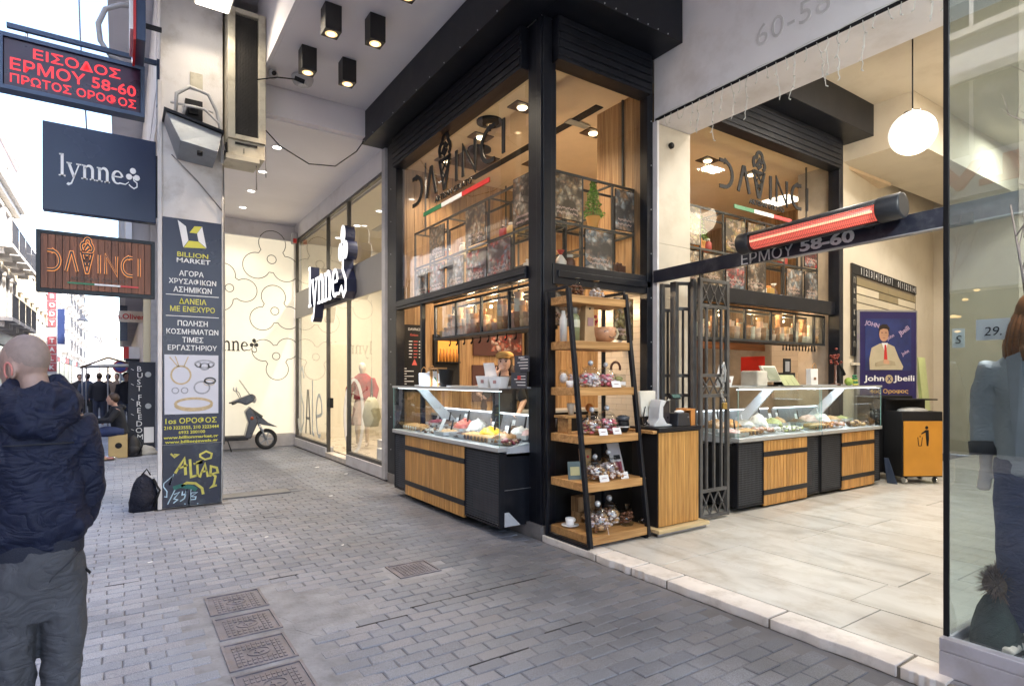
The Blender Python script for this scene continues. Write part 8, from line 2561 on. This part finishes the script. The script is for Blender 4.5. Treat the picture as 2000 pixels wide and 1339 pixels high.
# folds across the lower back
for (pa, pb, rw) in (((-.17, -.10, 1.02), (.15, -.13, 1.10), .028), ((-.15, -.12, 1.06), (.18, -.08, 1.16), .022), ((-.2, -.06, 1.12), (.02, -.145, 1.17), .02), ((.10, -.11, 1.04), (.21, -.04, 1.05), .035), ((-.12, -.13, 1.28), (-.19, -.05, 1.4), .02), ((.1, -.135, 1.27), (.2, -.05, 1.42), .022)):
    pa, pb = Vector(pa), Vector(pb); md = (pa + pb) / 2 + Vector((0, -.02, 0))
    jk.tube([pa, md, pb], [rw * .4, rw, rw * .4], 8)
o = local(mn_, 'jacket', jk, JN, .0115, 7)
disp(o, .028, .10); disp(o, .012, .2, 'MUSGRAVE')
hm = MB(); shell(hm, [(0, 0, .925, .178, .128), (0, 0, .94, .184, .134), (0, 0, .985, .184, .136), (0, 0, 1.0, .178, .13)], 40)
local(mn_, 'hem_rib', hm, mat('rib_navy', (.008, .011, .024), .8, 0, .1, 4, .3, 200))
hd = MB()
for z_, yy, rw, sw, th in ((1.545, -.015, .108, .10, .036), (1.515, -.035, .130, .105, .046), (1.47, -.06, .140, .095, .045)):
    pts = []
    for i in range(25):
        a = 2 * PI * i / 24
        pts.append((math.cos(a) * rw * (1.0 if z_ > 1.5 else .95), yy + math.sin(a) * sw, z_ - math.cos(a - PI / 2) * .0 + (.035 * max(0, math.sin(a))) + .012 * math.sin(3 * a + z_ * 40)))
    hd.tube(pts, th, 12, False)
hd.tube([(-.13, -.09, 1.49), (-.05, -.155, 1.435), (.05, -.158, 1.43), (.14, -.10, 1.48)], [.04, .052, .05, .035], 12)
hd.tube([(.02, -.15, 1.47), (.10, -.13, 1.505), (.15, -.08, 1.52)], [.03, .035, .03], 10)
hd.tube([(-.13, -.06, 1.53), (-.03, -.12, 1.525), (.09, -.10, 1.545)], [.02, .03, .02], 10)
o = local(mn_, 'hood', hd, JN, .0085, 3); disp(o, .014, .06); disp(o, .012, .1, 'MUSGRAVE')
TG = cloth('trouser_grey', (.07, .073, .085), .8, .38, 5)
tr = MB()
shell(tr, [(0, 0, .70, .16, .12), (0, -.005, .84, .185, .145), (0, -.008, .90, .185, .148), (0, 0, .99, .165, .122)], 24)
for s_ in (-1, 1):
    tr.tube([(s_ * .088, -.01, .88), (s_ * .094, -.012, .78), (s_ * .10, 0, .66), (s_ * .092, .012, .50), (s_ * .09, .0, .34), (s_ * .09, -.005, .18), (s_ * .105, -.01, .075)], [(.10, .122), (.10, .122), (.096, .108), (.084, .092), (.078, .086), (.078, .086), (.084, .09)], 18)
    tr.ball((s_ * .082, -.058, .865), .09, 12, 8, (1, .95, 1.05))
    for z_ in (.62, .52, .46, .40, .28):
        tr.tube([(s_ * .1 - .07, -.045, z_ + .01), (s_ * .1, -.085, z_ - .01), (s_ * .1 + .07, -.04, z_ + .025)], [.008, .016, .008], 8)
o = local(mn_, 'trousers', tr, TG, .0105, 4); disp(o, .016, .07); disp(o, .007, .16, 'MUSGRAVE')
put('cargo_pocket', MB().hexa([(-.205, -.075, .56), (-.205, .05, .56), (-.185, .05, .56), (-.165, -.1, .56), (-.208, -.07, .76), (-.208, .05, .76), (-.19, .05, .76), (-.17, -.1, .76)]), TG, mn_, .008)
put('pocket_flap', MB().hexa([(-.214, -.085, .715), (-.214, .055, .715), (-.18, .055, .715), (-.158, -.112, .715), (-.212, -.08, .78), (-.212, .05, .78), (-.185, .05, .78), (-.165, -.105, .78)]), TG, mn_, .008)
put('thigh_seam', MB().tube([(.0, -.128, .80), (.05, -.152, .87), (.12, -.13, .915), (.17, -.06, .94)], .0022, 5).tube([(.19, -.02, .86), (.185, -.02, .7), (.17, -.01, .56), (.16, -.0, .4)], .004, 5), mat('seam_dark', (.02, .022, .03), .8), mn_)
put('yoke_seam', MB().tube([(-.185, -.06, 1.36), (-.1, -.150, 1.365), (0, -.168, 1.367), (.1, -.150, 1.365), (.185, -.06, 1.36)], .0028, 5).tube([(-.19, -.02, 1.44), (-.205, -.07, 1.36), (-.2, -.08, 1.2)], .003, 5), mat('seam_dark', (.02, .022, .03)), mn_)
put('zip_pull', MB().tube([(.185, -.05, .86), (.205, -.055, .84)], .006, 6), BLACKM, mn_)
for s_ in (-1, 1):
    put('shoe', MB().tube([(s_ * .115, -.09, .05), (s_ * .115, 0, .055), (s_ * .12, .10, .045), (s_ * .125, .18, .035)], [(.04, .045), (.048, .05), (.05, .042), (.035, .03)], 14), mat('shoe_dark', (.03, .028, .03), .5), mn_)
mn_.location = (-.258, 2.83, 0); mn_.rotation_euler = (0, 0, R(6)); mn_.scale = (.77, .9, .985)

# ---- server behind the street case
sv = thing('person', 'woman in a tan flat cap behind the street case, hand raised to her mouth', 'person')
b = MB()
hip = .95
b.tube([(0, 0, .9), (0, 0, 1.1), (0, 0, 1.3), (0, 0, 1.42), (0, 0, 1.47)], [(.15, .11), (.135, .1), (.16, .11), (.16, .09), (.07, .055)], 16)
b.tube([(0, 0, 1.42), (0, .01, 1.53)], [.052, .05], 10)
b.ball((0, .025, 1.635), .098, 20, 14, (.80, .95, 1.18))
b.ball((0, .05, 1.565), .055, 12, 8, (1, .9, .75))
b.ball((0, .118, 1.61), .016, 8, 6, (.8, 1, 1.6))
for s_ in (-1, 1): b.ball((s_ * .078, .015, 1.62), .02, 8, 6, (.4, .8, 1.4))
b.tube([(-.17, 0, 1.40), (-.24, .04, 1.16), (-.2, .2, 1.02)], [.048, .04, .028], 10)
b.tube([(.17, 0, 1.40), (.22, .12, 1.22), (.10, .19, 1.44), (.06, .165, 1.50)], [.048, .04, .03, .026], 10)
hand(b, (.065, .17, 1.49), (-.45, -.12, .75), .95, 1, .5, -1)
hand(b, (-.2, .2, 1.02), (.2, .8, -.3), .95)
for s_ in (-1, 1): b.tube([(s_ * .09, 0, .95), (s_ * .1, 0, .5), (s_ * .1, 0, .06)], [.09, .06, .04], 10)
local(sv, 'body', b, mat('fair_skin', (.66, .42, .32), .5, 0, .06, 18), .0075, 2)
for s_ in (-1, 1):
    put('eye', MB().ball((s_ * .032, .108, 1.645), .011, 8, 6, (1.3, .6, .8)), mat('eye_dark', (.03, .02, .02), .2), sv)
    put('eyebrow', MB().tube([(s_ * .015, .118, 1.668), (s_ * .035, .117, 1.674), (s_ * .052, .104, 1.668)], .004, 6), mat('brow_brown', (.06, .03, .02), .7), sv)
put('mouth', MB().ball((0, .112, 1.573), .016, 8, 6, (1.3, .5, .45)), mat('lip_rose', (.4, .12, .1), .5), sv)
hr = MB().ball((0, -.012, 1.63), .105, 16, 12, (.88, .92, 1.1)).tube([(.05, -.06, 1.6), (.075, -.07, 1.48), (.06, -.08, 1.36)], [.045, .04, .02], 10).tube([(-.05, -.06, 1.6), (-.075, -.07, 1.48), (-.06, -.08, 1.38)], [.045, .04, .02], 10)
put('hair', hr, mat('dark_hair', (.045, .022, .012), .5, 0, .3, 50), sv)
cp = MB().ball((0, .01, 1.715), .115, 20, 12, (.98, 1.08, .52)).tube([(-.07, .09, 1.69), (0, .135, 1.695), (.07, .09, 1.69)], [(.02, .008), (.03, .009), (.02, .008)], 10)
put('flat_cap', cp, mat('tan_wool', (.50, .29, .09), .85, 0, .2, 25), sv)
ap = MB(); shell(ap, [(0, 0, .6, .19, .15), (0, 0, .95, .17, .13), (0, 0, 1.12, .15, .115), (0, 0, 1.3, .175, .125), (0, 0, 1.41, .165, .1), (0, 0, 1.47, .08, .065)])
ap.tube([(-.16, 0, 1.38), (-.235, .04, 1.17)], [.065, .055], 12).tube([(.16, 0, 1.38), (.215, .11, 1.23), (.15, .165, 1.33)], [.065, .055, .045], 12)
local(sv, 'black_top', ap, mat('server_black', (.02, .02, .022), .8), .015, 3)
put('cuff', MB().tube([(.135, .175, 1.36), (.085, .18, 1.455)], [.046, .036], 12), mat('cuff_white', (.6, .58, .52), .8), sv)
sv.location = (3.92, 6.0, Z0 + .02); sv.rotation_euler = (0, 0, R(137))


# ---- seated street musician beyond the pillar
st_ = thing('person', 'seated man in black hoodie and blue jeans beyond the pillar, facing left', 'person')
b = MB()
b.tube([(0, 0, .50), (0, .02, .65), (0, .06, .85), (0, .08, .98), (0, .08, 1.03)], [(.15, .12), (.145, .11), (.17, .11), (.16, .09), (.07, .06)], 14)
b.tube([(0, .08, 1.0), (0, .11, 1.09)], [.05, .05], 10)
b.ball((0, .14, 1.17), .095, 14, 10, (.82, 1, 1.15)).ball((0, .235, 1.16), .018, 6, 5, (.8, 1, 1.2)).ball((0, .18, 1.10), .045, 8, 6)
for s_ in (-1, 1):
    b.tube([(s_ * .18, .07, .97), (s_ * .23, .22, .76), (s_ * .16, .44, .74)], [.055, .045, .03], 10)
    hand(b, (s_ * .16, .44, .74), (0, 1, -.2), .95)
    b.tube([(s_ * .1, .02, .52), (s_ * .15, .42, .50), (s_ * .14, .50, .12)], [.09, .07, .045], 10)
local(st_, 'body', b, SKIN, .014, 2)
hr = MB().ball((0, .115, 1.195), .102, 12, 9, (.88, 1, 1.05)); put('hair', hr, mat('dark_hair', (.045, .022, .012)), st_)
h_ = MB(); shell(h_, [(0, 0, .47, .18, .15), (0, .02, .65, .17, .14), (0, .05, .85, .195, .135), (0, .07, .97, .18, .11), (0, .07, 1.04, .10, .09)])
for s_ in (-1, 1): h_.tube([(s_ * .17, .07, .96), (s_ * .23, .22, .76), (s_ * .17, .40, .745)], [.072, .062, .048], 12)
h_.tube([(-.08, -.0, 1.03), (0, -.05, 1.0), (.08, 0, 1.03)], [.05, .06, .05], 10)
local(st_, 'hoodie', h_, mat('hoodie_black', (.012, .014, .022), .85), .018, 3, (.015, .08))
j_ = MB()
for s_ in (-1, 1): j_.tube([(s_ * .09, -.02, .52), (s_ * .14, .24, .53), (s_ * .15, .43, .50), (s_ * .145, .48, .3), (s_ * .14, .50, .14)], [.105, .10, .082, .07, .065], 12)
local(st_, 'jeans', j_, mat('jeans_blue', (.02, .035, .11), .85), .018, 3, (.012, .06))
for s_ in (-1, 1): put('trainer', MB().tube([(s_ * .14, .42, .05), (s_ * .14, .52, .055), (s_ * .14, .66, .04)], [(.04, .05), (.045, .05), (.035, .025)], 10), mat('trainer_dark', (.05, .05, .06), .6), st_)
st_.location = (.0, 14.3, 0); st_.rotation_euler = (0, 0, R(100))
t = thing('box_drum', 'pale wooden box drum under the seated man', 'drum', (0, 14.3, 0))
put('drum_body', MB().box(-.2, .12, 14.1, 14.45, .0, .455), mat('drum_birch', (.55, .40, .18), .5, 0, .1), t, .01)
put('sound_hole', MB().ball((-.03, 14.098, .25), .06, 12, 6, (1, .05, 1)), BLACKM, t)


def backpack(label, x, y, s, m, seed):
    t = thing('backpack', label, 'backpack', (x, y, 0))
    b = MB(); heap(b, x, y, .0, .17 * s, .13 * s, .46 * s, random.Random(seed), .05, 16, 8)
    b.ball((x, y - .08 * s, .14 * s), .12 * s, 10, 8, (1, .6, .9))
    o = put('pack', b, m, t); disp(o, .03, .08)
    put('strap', MB().tube([(x + .1 * s, y - .05, .4 * s), (x + .17 * s, y - .08, .25 * s), (x + .1 * s, y - .12, .05)], .014, 6).tube([(x - .02, y, .45 * s), (x + .03, y, .52 * s), (x + .07, y, .44 * s)], .01, 6), BLACKM, t)
    return t


backpack('navy backpack leaning on the left foot of the poster pillar', .235, 8.32, .95, cloth('pack_navy', (.012, .014, .028), .6, .6, 12), 3)
backpack('black backpack on the ground beside the box drum', .22, 14.25, .95, mat('pack_black', (.012, .012, .016), .6), 5)
t = thing('busking_things', 'untidy pedals and cloths at the feet of the seated man', 'busking gear', (-.4, 14, 0))
rr = random.Random(14)
for i, m_ in enumerate((mat('cloth_pink', (.4, .2, .18), .9), mat('cloth_tan', (.35, .25, .15), .9), CHROME, PAPER)):
    b = MB()
    for k in range(4): b.ball((-.45 + rr.uniform(-.2, .3), 13.9 + rr.uniform(-.3, .3), .04), rr.uniform(.05, .1), 8, 6, (1.4, 1, .45))
    put('item', b, m_, t)
bb_ = thing('handwritten_board', 'tall black board with white handwritten vertical letters by the far column', 'board', (.35, 14.7, 0))
put('board', MB().hexa([(.12, 14.75, .1), (.62, 14.75, .1), (.62, 14.8, .1), (.12, 14.8, .1), (.15, 14.95, 1.95), (.64, 14.95, 1.95), (.64, 15.0, 1.95), (.15, 15.0, 1.95)]), mat('board_slate', (.02, .025, .04), .7), bb_)
for i, c_ in enumerate('BUSTFREEDOM'):
    z_ = 1.80 - i * .14 - (.05 if i > 3 else 0)
    y_ = 14.75 + .2 * (z_ - .1) / 1.85 - .012
    text(c_, (.34 + .012 * math.sin(i * 2), y_, z_), .11, 'S', WHT, bb_, ext=.002)
for z_ in (1.68, 1.0):
    put('sticker', MB().ball((.50, 14.75 + .2 * (z_ - .1) / 1.85 - .008, z_), .06, 12, 6, (1, .05, 1)), mat('sticker_grey', (.4, .43, .46), .6), bb_)
for i in range(5): put('chalk_mark', MB().bar((.19, 14.93 - i * .035, 1.8 - i * .32), (.24, 14.93 - i * .035, 1.77 - i * .32), .008, .008), WHT, bb_)
put('pinned_paper', MB().hexa([(.42, 14.735, .22), (.6, 14.735, .22), (.6, 14.74, .22), (.42, 14.74, .22), (.42, 14.775, .55), (.6, 14.775, .55), (.6, 14.78, .55), (.42, 14.78, .55)]), PAPER, bb_)
tag(put('rubble_sack', (lambda m_: (heap(m_, .42, 14.45, 0, .25, .15, .2, random.Random(3), .15), m_)[1])(MB()), mat('sack_grey', (.35, .34, .32), .9, 0, .2)), 'pale grey sack on the ground under the handwritten board', 'sack')

# ================================================================== THE STREET BEYOND
FAC = {'cream': mat('facade_cream', (.68, .60, .47), .85, 0, .1, .4), 'ochre': mat('facade_ochre', (.74, .62, .40), .85, 0, .1, .4), 'white': mat('facade_white', (.76, .74, .74), .85, 0, .1, .4), 'grey': mat('facade_grey', (.40, .38, .40), .85, 0, .12, .4), 'pink': mat('facade_pink', (.50, .42, .42), .85, 0, .12, .4)}
TRIM = mat('trim_stone', (.74, .70, .64), .8)
SHUT = mat('shutter_grey', (.30, .28, .27), .7)


def facade(label, x, y0, y1, h, floors, bays, m, gf=4.0, balc=False, wn_=(.9, 1.9), depth=9, face=1, shut=SHUT, shop=True):
    """house whose street wall is the plane x, looking to +X (face 1) or -X (face -1)"""
    t = thing('house', label, 'house', (x, (y0 + y1) / 2, 0))
    x1 = x - depth * face
    put('wall', MB().box(x, x1, y0, y1, -.02, h), m, t)
    put('cornice', MB().box(x + .45 * face, x + .002 * face, y0, y1, h - .35, h - .05), TRIM, t)
    put('frieze', MB().box(x + .25 * face, x + .002 * face, y0, y1, h - .6, h - .352), TRIM, t)
    put('string_course', MB().box(x + .2 * face, x + .002 * face, y0, y1, gf - .1, gf + .15), TRIM, t)
    fh = (h - gf - .7) / floors
    bw_ = (y1 - y0) / bays
    for f in range(floors):
        z = gf + .25 + f * fh + .25
        hh = min(wn_[1], fh - .9)
        for b_ in range(bays):
            yc = y0 + (b_ + .5) * bw_
            w_ = min(wn_[0], bw_ * .6)
            fr_ = MB().box(x + .10 * face, x + .003 * face, yc - w_ / 2 - .12, yc - w_ / 2, z, z + hh).box(x + .10 * face, x + .003 * face, yc + w_ / 2, yc + w_ / 2 + .12, z, z + hh).box(x + .14 * face, x + .003 * face, yc - w_ / 2 - .16, yc + w_ / 2 + .16, z + hh, z + hh + .16).box(x + .16 * face, x + .003 * face, yc - w_ / 2 - .16, yc + w_ / 2 + .16, z - .12, z)
            fr_.box(x + .05 * face, x + .003 * face, yc - .03, yc + .03, z, z + hh)
            o = put('window', fr_, TRIM, t)
            put('pane', MB().box(x + .03 * face, x + .004 * face, yc - w_ / 2, yc - .03, z, z + hh).box(x + .03 * face, x + .004 * face, yc + .03, yc + w_ / 2, z, z + hh), DARKGL if (b_ + f) % 3 else shut, o)
        if balc:
            for b_ in range(0, bays, 1 if balc == 1 else 2):
                ya, yb = y0 + b_ * bw_ + .15, y0 + (b_ + 1) * bw_ - .15
                zz = z - .15
                o = put('balcony', MB().box(x + .9 * face, x + .161 * face, ya, yb, zz - .15, zz), TRIM, t)
                r_ = MB().box(x + .9 * face, x + .87 * face, ya, yb, zz + .92, zz + .96).box(x + .9 * face, x + .87 * face, ya, yb, zz + .05, zz + .08)
                k = int((yb - ya) / .16)
                for i in range(k + 1): r_.box(x + .895 * face, x + .875 * face, ya + i * .16, ya + i * .16 + .025, zz, zz + .92)
                put('railing', r_, mat('railing_iron', (.06, .06, .07), .5), o)
                for yq in (ya + .2, yb - .35): put('bracket', MB().box(x + .6 * face, x + .161 * face, yq, yq + .15, zz - .4, zz - .151), TRIM, t)
    if shop:
        n = max(1, int((y1 - y0) / 4.5)); w_ = (y1 - y0) / n
        for i in range(n):
            o = put('shop_window', MB().box(x + .06 * face, x + .003 * face, y0 + i * w_ + .3, y0 + (i + 1) * w_ - .3, .3, 3.1), DARKGL, t)
            put('shop_fascia', MB().box(x + .15 * face, x + .003 * face, y0 + i * w_ + .2, y0 + (i + 1) * w_ - .2, 3.15, 3.75), (WHT, mat('fascia_red', (.4, .05, .05), .5), mat('fascia_dark', (.04, .05, .07), .4), FAC['cream'])[i % 4], t)
    return t


XS = -4.6
facade('cream classical house with iron balconies nearest on the left of the street', XS, 31.5, 40, 10.6, 2, 4, FAC['cream'], 3.8, 1, (1.1, 2.2))
facade('yellow ochre house with tall narrow windows beyond the cream one', XS, 40.2, 56, 8.9, 2, 6, FAC['ochre'], 3.6, False, (.7, 1.9), shut=mat('shutter_dark', (.10, .08, .07), .7))
facade('pale house behind the vertical red letter sign', XS, 56.2, 66, 9.8, 3, 5, FAC['white'], 3.6, False, (.9, 1.6))
facade('white house with grey bands and balcony farther down the street', XS, 66.2, 82, 13.0, 4, 7, FAC['white'], 3.8, 2, (1.0, 1.7))
facade('distant pale house near the end of the left row', XS, 82.2, 105, 13.5, 4, 7, FAC['grey'], 3.8, 2, (1.0, 1.7))
facade('low distant white house at the end of the street', -3.2, 118, 140, 9.0, 2, 5, FAC['white'], 3.6, False)
facade('tall pinkish block rising behind the cream and ochre houses', -9.5, 60, 84, 25, 6, 5, FAC['pink'], 4, False, (1, 1.4), shop=False)
facade('street-closing pale house with red tiled edge', -.9, 150, 175, 11, 3, 5, FAC['cream'], 3.6, False)
# houses opposite the arcade, seen mirrored in the glass
facade('pale stone house opposite the arcade, mirrored in the shop windows', -5.2, -12, 2.4, 14, 3, 5, FAC['white'], 4.2, False, (1.3, 2.2))
facade('grey shuttered house opposite with red shop letters', -5.2, 2.6, 11, 13.5, 3, 3, FAC['white'], 4.4, False, (1.6, 2.3))
facade('white rendered house opposite with pale window surrounds', -5.2, 11.2, 22, 12.5, 3, 4, FAC['cream'], 4.0, 2, (1.2, 2.1))
facade('off-white house opposite next to the cream classical one', -5.2, 22.2, 31.3, 11.5, 2, 4, FAC['white'], 4.0, False, (1.2, 2.1))
rl = thing('red_shop_letters', 'big coral red letters on the house opposite, mirrored in the vitrine', 'shop letters', (-5, 4, 4.9))
put('letter_board', MB().box(-5.05, -5.0, 2.8, 6.4, 4.75, 5.45), FAC['white'], rl)
text('LV', (-4.99, 3.9, 5.1), .46, 'E', mat('coral_letter', (.62, .10, .08), .5), rl, w=1.2, ext=.03, bold=.05)

# our own side beyond the arcade
nh = thing('neighbour_house', 'greyish house end beyond the pillar behind the hanging signs', 'house', (.2, 16, 0))
put('wall', MB().box(.70, 1.2, 16.02, 60, -.02, 4.3).box(.15, 1.2, 16.02, 60, 4.3, 11), mat('neighbour_render', (.46, .43, .43), .8, 0, .1, .8), nh)
put('ochre_column', MB().box(.44, .58, 15.85, 16.0, 0, 4.29), FAC['ochre'], nh)
put('grey_column', MB().box(.581, .80, 15.8, 16.0, 0, 7), mat('column_grey', (.42, .38, .35), .8), nh)
put('corner_bead', MB().box(.10, .22, 15.9, 16.0, 4.3, 10.9), WHT, nh)
put('street_cornice', MB().box(-.03, .148, 16.0, 60, 4.3, 4.6).box(-.03, .148, 16.0, 60, 8.0, 8.2), TRIM, nh)
for i in range(8):
    for f in range(2):
        o = put('window', MB().box(.05, .148, 18 + i * 5, 19.3 + i * 5, 5.2 + f * 3.5, 7.2 + f * 3.5), TRIM, nh)
        put('pane', MB().box(.03, .049, 18.15 + i * 5, 19.15 + i * 5, 5.35 + f * 3.5, 7.05 + f * 3.5), DARKGL, o)
tag(put('downpipe', MB().tube([(.02, 15.9, 4.5), (.02, 15.9, 10.8)], .06, 8), WHT), 'white downpipe on the corner of the neighbouring house', 'pipe')


def street_sign(name, label, x0, x1, y, z0, z1, m, txt, tm, vertical=False, h=.3):
    t = thing(name, label, 'sign', ((x0 + x1) / 2, y, z0))
    put('board', MB().box(x0, x1, y, y + .15, z0, z1), m, t)
    if vertical:
        n = len(txt); st_ = (z1 - z0) / n
        for i, c_ in enumerate(txt):
            if c_ == ' ': continue
            text(c_, ((x0 + x1) / 2, y - .002, z1 - (i + .5) * st_), h, 'S', tm, t, ext=.01, bold=.03)
    else:
        text(txt, ((x0 + x1) / 2, y - .002, (z0 + z1) / 2), h, 'S', tm, t, ext=.01, bold=.02)
    put('arm', MB().box(x0 if x0 < -3 else x1, (x0 - .3) if x0 < -3 else (x1 + .3), y + .05, y + .1, (z0 + z1) / 2, (z0 + z1) / 2 + .06), BLACK, t)
    return t


bt = thing('vertical_letter_sign', 'vertical sign of red tiles with white letters on the left side of the street', 'sign', (-3.9, 55, 5))
for i, c_ in enumerate('BODY TALK'):
    if c_ == ' ': continue
    z_ = 7.45 - i * .66
    put('letter_tile', MB().box(-4.47, -3.95, 55, 55.2, z_, z_ + .57), mat('tile_red', (.55, .12, .14), .4), bt)
    text(c_, (-4.21, 54.99, z_ + .285), .34, 'S', WHT, bt, ext=.02, bold=.03)
put('rail', MB().box(-4.5, -3.92, 55.05, 55.15, 1.9, 8.1), WHT, bt)
street_sign('shop_sign', 'pale hanging sign with red lettering far down on the right side', -.04, .60, 22, 3.38, 3.72, mat('sign_cream', (.68, .58, .48), .5), 's.Oliver', REDP, False, .17)
street_sign('shop_sign', 'narrow dark vertical sign near the far column', -.02, .22, 26, 3.0, 4.9, mat('sign_dark', (.05, .06, .09), .4), ' ', WHT, True, .16)
street_sign('shop_sign', 'dark blue vertical banner on a left-hand house', -4.4, -3.9, 62, 4.5, 7.5, mat('banner_blue', (.02, .04, .14), .5), ' ', WHT, True, .3)
t = thing('round_road_sign', 'small round blue and red road sign on a post in the street', 'road sign', (-1.0, 26, 0))
put('post', MB().tube([(.0, 24, 0), (.0, 24, 2.0)], .03, 8), ALU, t)
put('disc', MB().tube([(.0, 23.97, 2.0), (.0, 23.99, 2.0)], .22, 20), mat('sign_red', (.4, .05, .08), .4), t)
put('disc_centre', MB().tube([(.0, 23.955, 2.0), (.0, 23.968, 2.0)], .16, 20), mat('sign_blue', (.04, .06, .3), .4), t)
# market canopy over the street
cn = thing('market_canopy', 'white fabric canopy on thin poles across the street', 'canopy', (-.2, 21, 0))
put('fabric', MB().hexa([(-.95, 20.5, 1.92), (.5, 20.5, 1.98), (.5, 23, 1.98), (-.95, 23, 1.92), (-.9, 20.6, 1.98), (.45, 20.6, 2.05), (.45, 22.9, 2.05), (-.9, 22.9, 1.98)]), mat('canopy_cloth', (.62, .58, .52), .8), cn)
for x_, y_ in ((-.9, 20.6), (.45, 20.6), (-.9, 22.9), (.45, 22.9), (-.3, 20.6)): put('pole', MB().tube([(x_, y_, 0), (x_, y_, 1.98)], .02, 6), ALU, cn)
put('ridge', MB().tube([(-.95, 20.5, 1.9), (-.3, 20.5, 2.2), (.5, 20.5, 1.95)], .03, 6), mat('canopy_brown', (.2, .12, .08), .7), cn)
kk = thing('newspaper_kiosk', 'kiosk with red and white fascia at the far right of the street', 'kiosk', (.4, 30, 0))
put('body', MB().box(.25, .69, 30, 33, 0, 2.0), mat('kiosk_grey', (.22, .24, .28), .5), kk)
put('fascia', MB().box(.12, .69, 29.6, 33.2, 2.45, 2.95), WHT, kk); put('fascia_band', MB().box(.11, .3, 29.58, 29.599, 2.45, 2.95), REDP, kk)
put('roof', MB().box(.2, .69, 29.9, 33.1, 2.001, 2.449), mat('kiosk_dark', (.08, .09, .11), .5), kk)
for i in range(3): put('shelf_sign', MB().box(.0, .24, 29.7, 29.95, 1.1 + i * .4, 1.4 + i * .4), mat('faded_sign', (.3, .36, .4), .5), kk)
# walkers
wk = []
for i, (c1, c2) in enumerate((((.03, .03, .04), (.05, .06, .1)), ((.2, .15, .12), (.04, .04, .05)), ((.05, .07, .12), (.03, .03, .03)))):
    t = thing('person', 'x', 'person', (0, 0, 0))
    local(t, 'body', figure_mb(), SKIN, .03, 2)
    m_ = MB(); shell(m_, [(0, 0, .82, .19, .14), (0, 0, 1.0, .19, .14), (0, 0, 1.35, .21, .14), (0, 0, 1.45, .18, .11), (0, 0, 1.52, .08, .07)])
    for s_ in (-1, 1): m_.tube([(s_ * .2, 0, 1.42), (s_ * .27, 0, 1.13), (s_ * .27, .05, .92)], [.075, .062, .05], 10)
    local(t, 'coat', m_, mat('coat_%s' % ('black', 'brown', 'navy')[i], c1, .85), .03, 2)
    m_ = MB()
    for s_ in (-1, 1): m_.tube([(s_ * .09, 0, .95), (s_ * .1, .02, .5), (s_ * .1, 0, .1)], [.11, .08, .07], 10)
    local(t, 'trousers', m_, mat('trousers_%s' % ('dark', 'grey', 'black')[i], c2, .85), .03, 2)
    put('hair', MB().ball((0, -.01, 1.69), .105, 10, 8, (.85, 1, 1.05)), mat('dark_hair', (.045, .022, .012)), t)
    wk.append(t)
WKP = [q for q in [(-.6, 24.5, 10, 0), (-.1, 25.5, 160, 1), (-1.0, 26.5, 20, 2), (.15, 21.8, 200, 0), (-.4, 28.5, 30, 1), (-1.4, 30, 190, 0), (-.75, 22.2, -60, 2), (-2.0, 35, 5, 0), (.1, 33, 180, 2), (-.9, 38, 0, 1), (-1.1, 23.4, 120, 0), (-.3, 23.2, 170, 2)]][:6]
used = set()
WLB = ['walker in a black coat', 'walker in a brown coat', 'walker in a navy coat']
WPL = ['left of centre under the market canopy', 'just right of the canopy poles', 'farther off behind the canopy', 'close to the handwritten board', 'in the middle distance', 'far left in the distance', 'turned sideways under the canopy edge', 'tiny and farthest left', 'small beside the kiosk', 'tiny near the end of the street', 'half hidden by the near man', 'small at the left edge of the canopy']
for i, (x_, y_, a_, k) in enumerate(WKP):
    lb = WLB[k] + ' ' + WPL[i]
    if k not in used:
        used.add(k); o = wk[k]; o.location = (x_, y_, 0); o.rotation_euler = (0, 0, R(a_)); o['label'] = lb
    else:
        o = dup(wk[k], (x_, y_, 0), R(a_), lb)
    o['group'] = 'walkers in the street'
# round street lamps hung across the street
for i, (x_, y_, z_) in enumerate(((-1.9, 36, 6.6), (-2.6, 60, 6.4), (-2.4, 90, 6.8))):
    t = thing('street_lamp', ('nearest cone lamp', 'second cone lamp', 'farthest cone lamp')[i] + ' hung on a wire over the street', 'street lamp', (x_, y_, z_), 'lamps hung over the street')
    put('shade', MB().lathe(x_, y_, [(.42, z_), (.38, z_ + .08), (.1, z_ + .35), (.04, z_ + .5)], 14), mat('lamp_shade_grey', (.2, .2, .22), .5), t)
    put('span_wire', MB().tube([(XS, y_, z_ + 1.2), (x_, y_, z_ + .5), (-.8, y_, z_ + 1.0)], .012, 4), CAB, t)
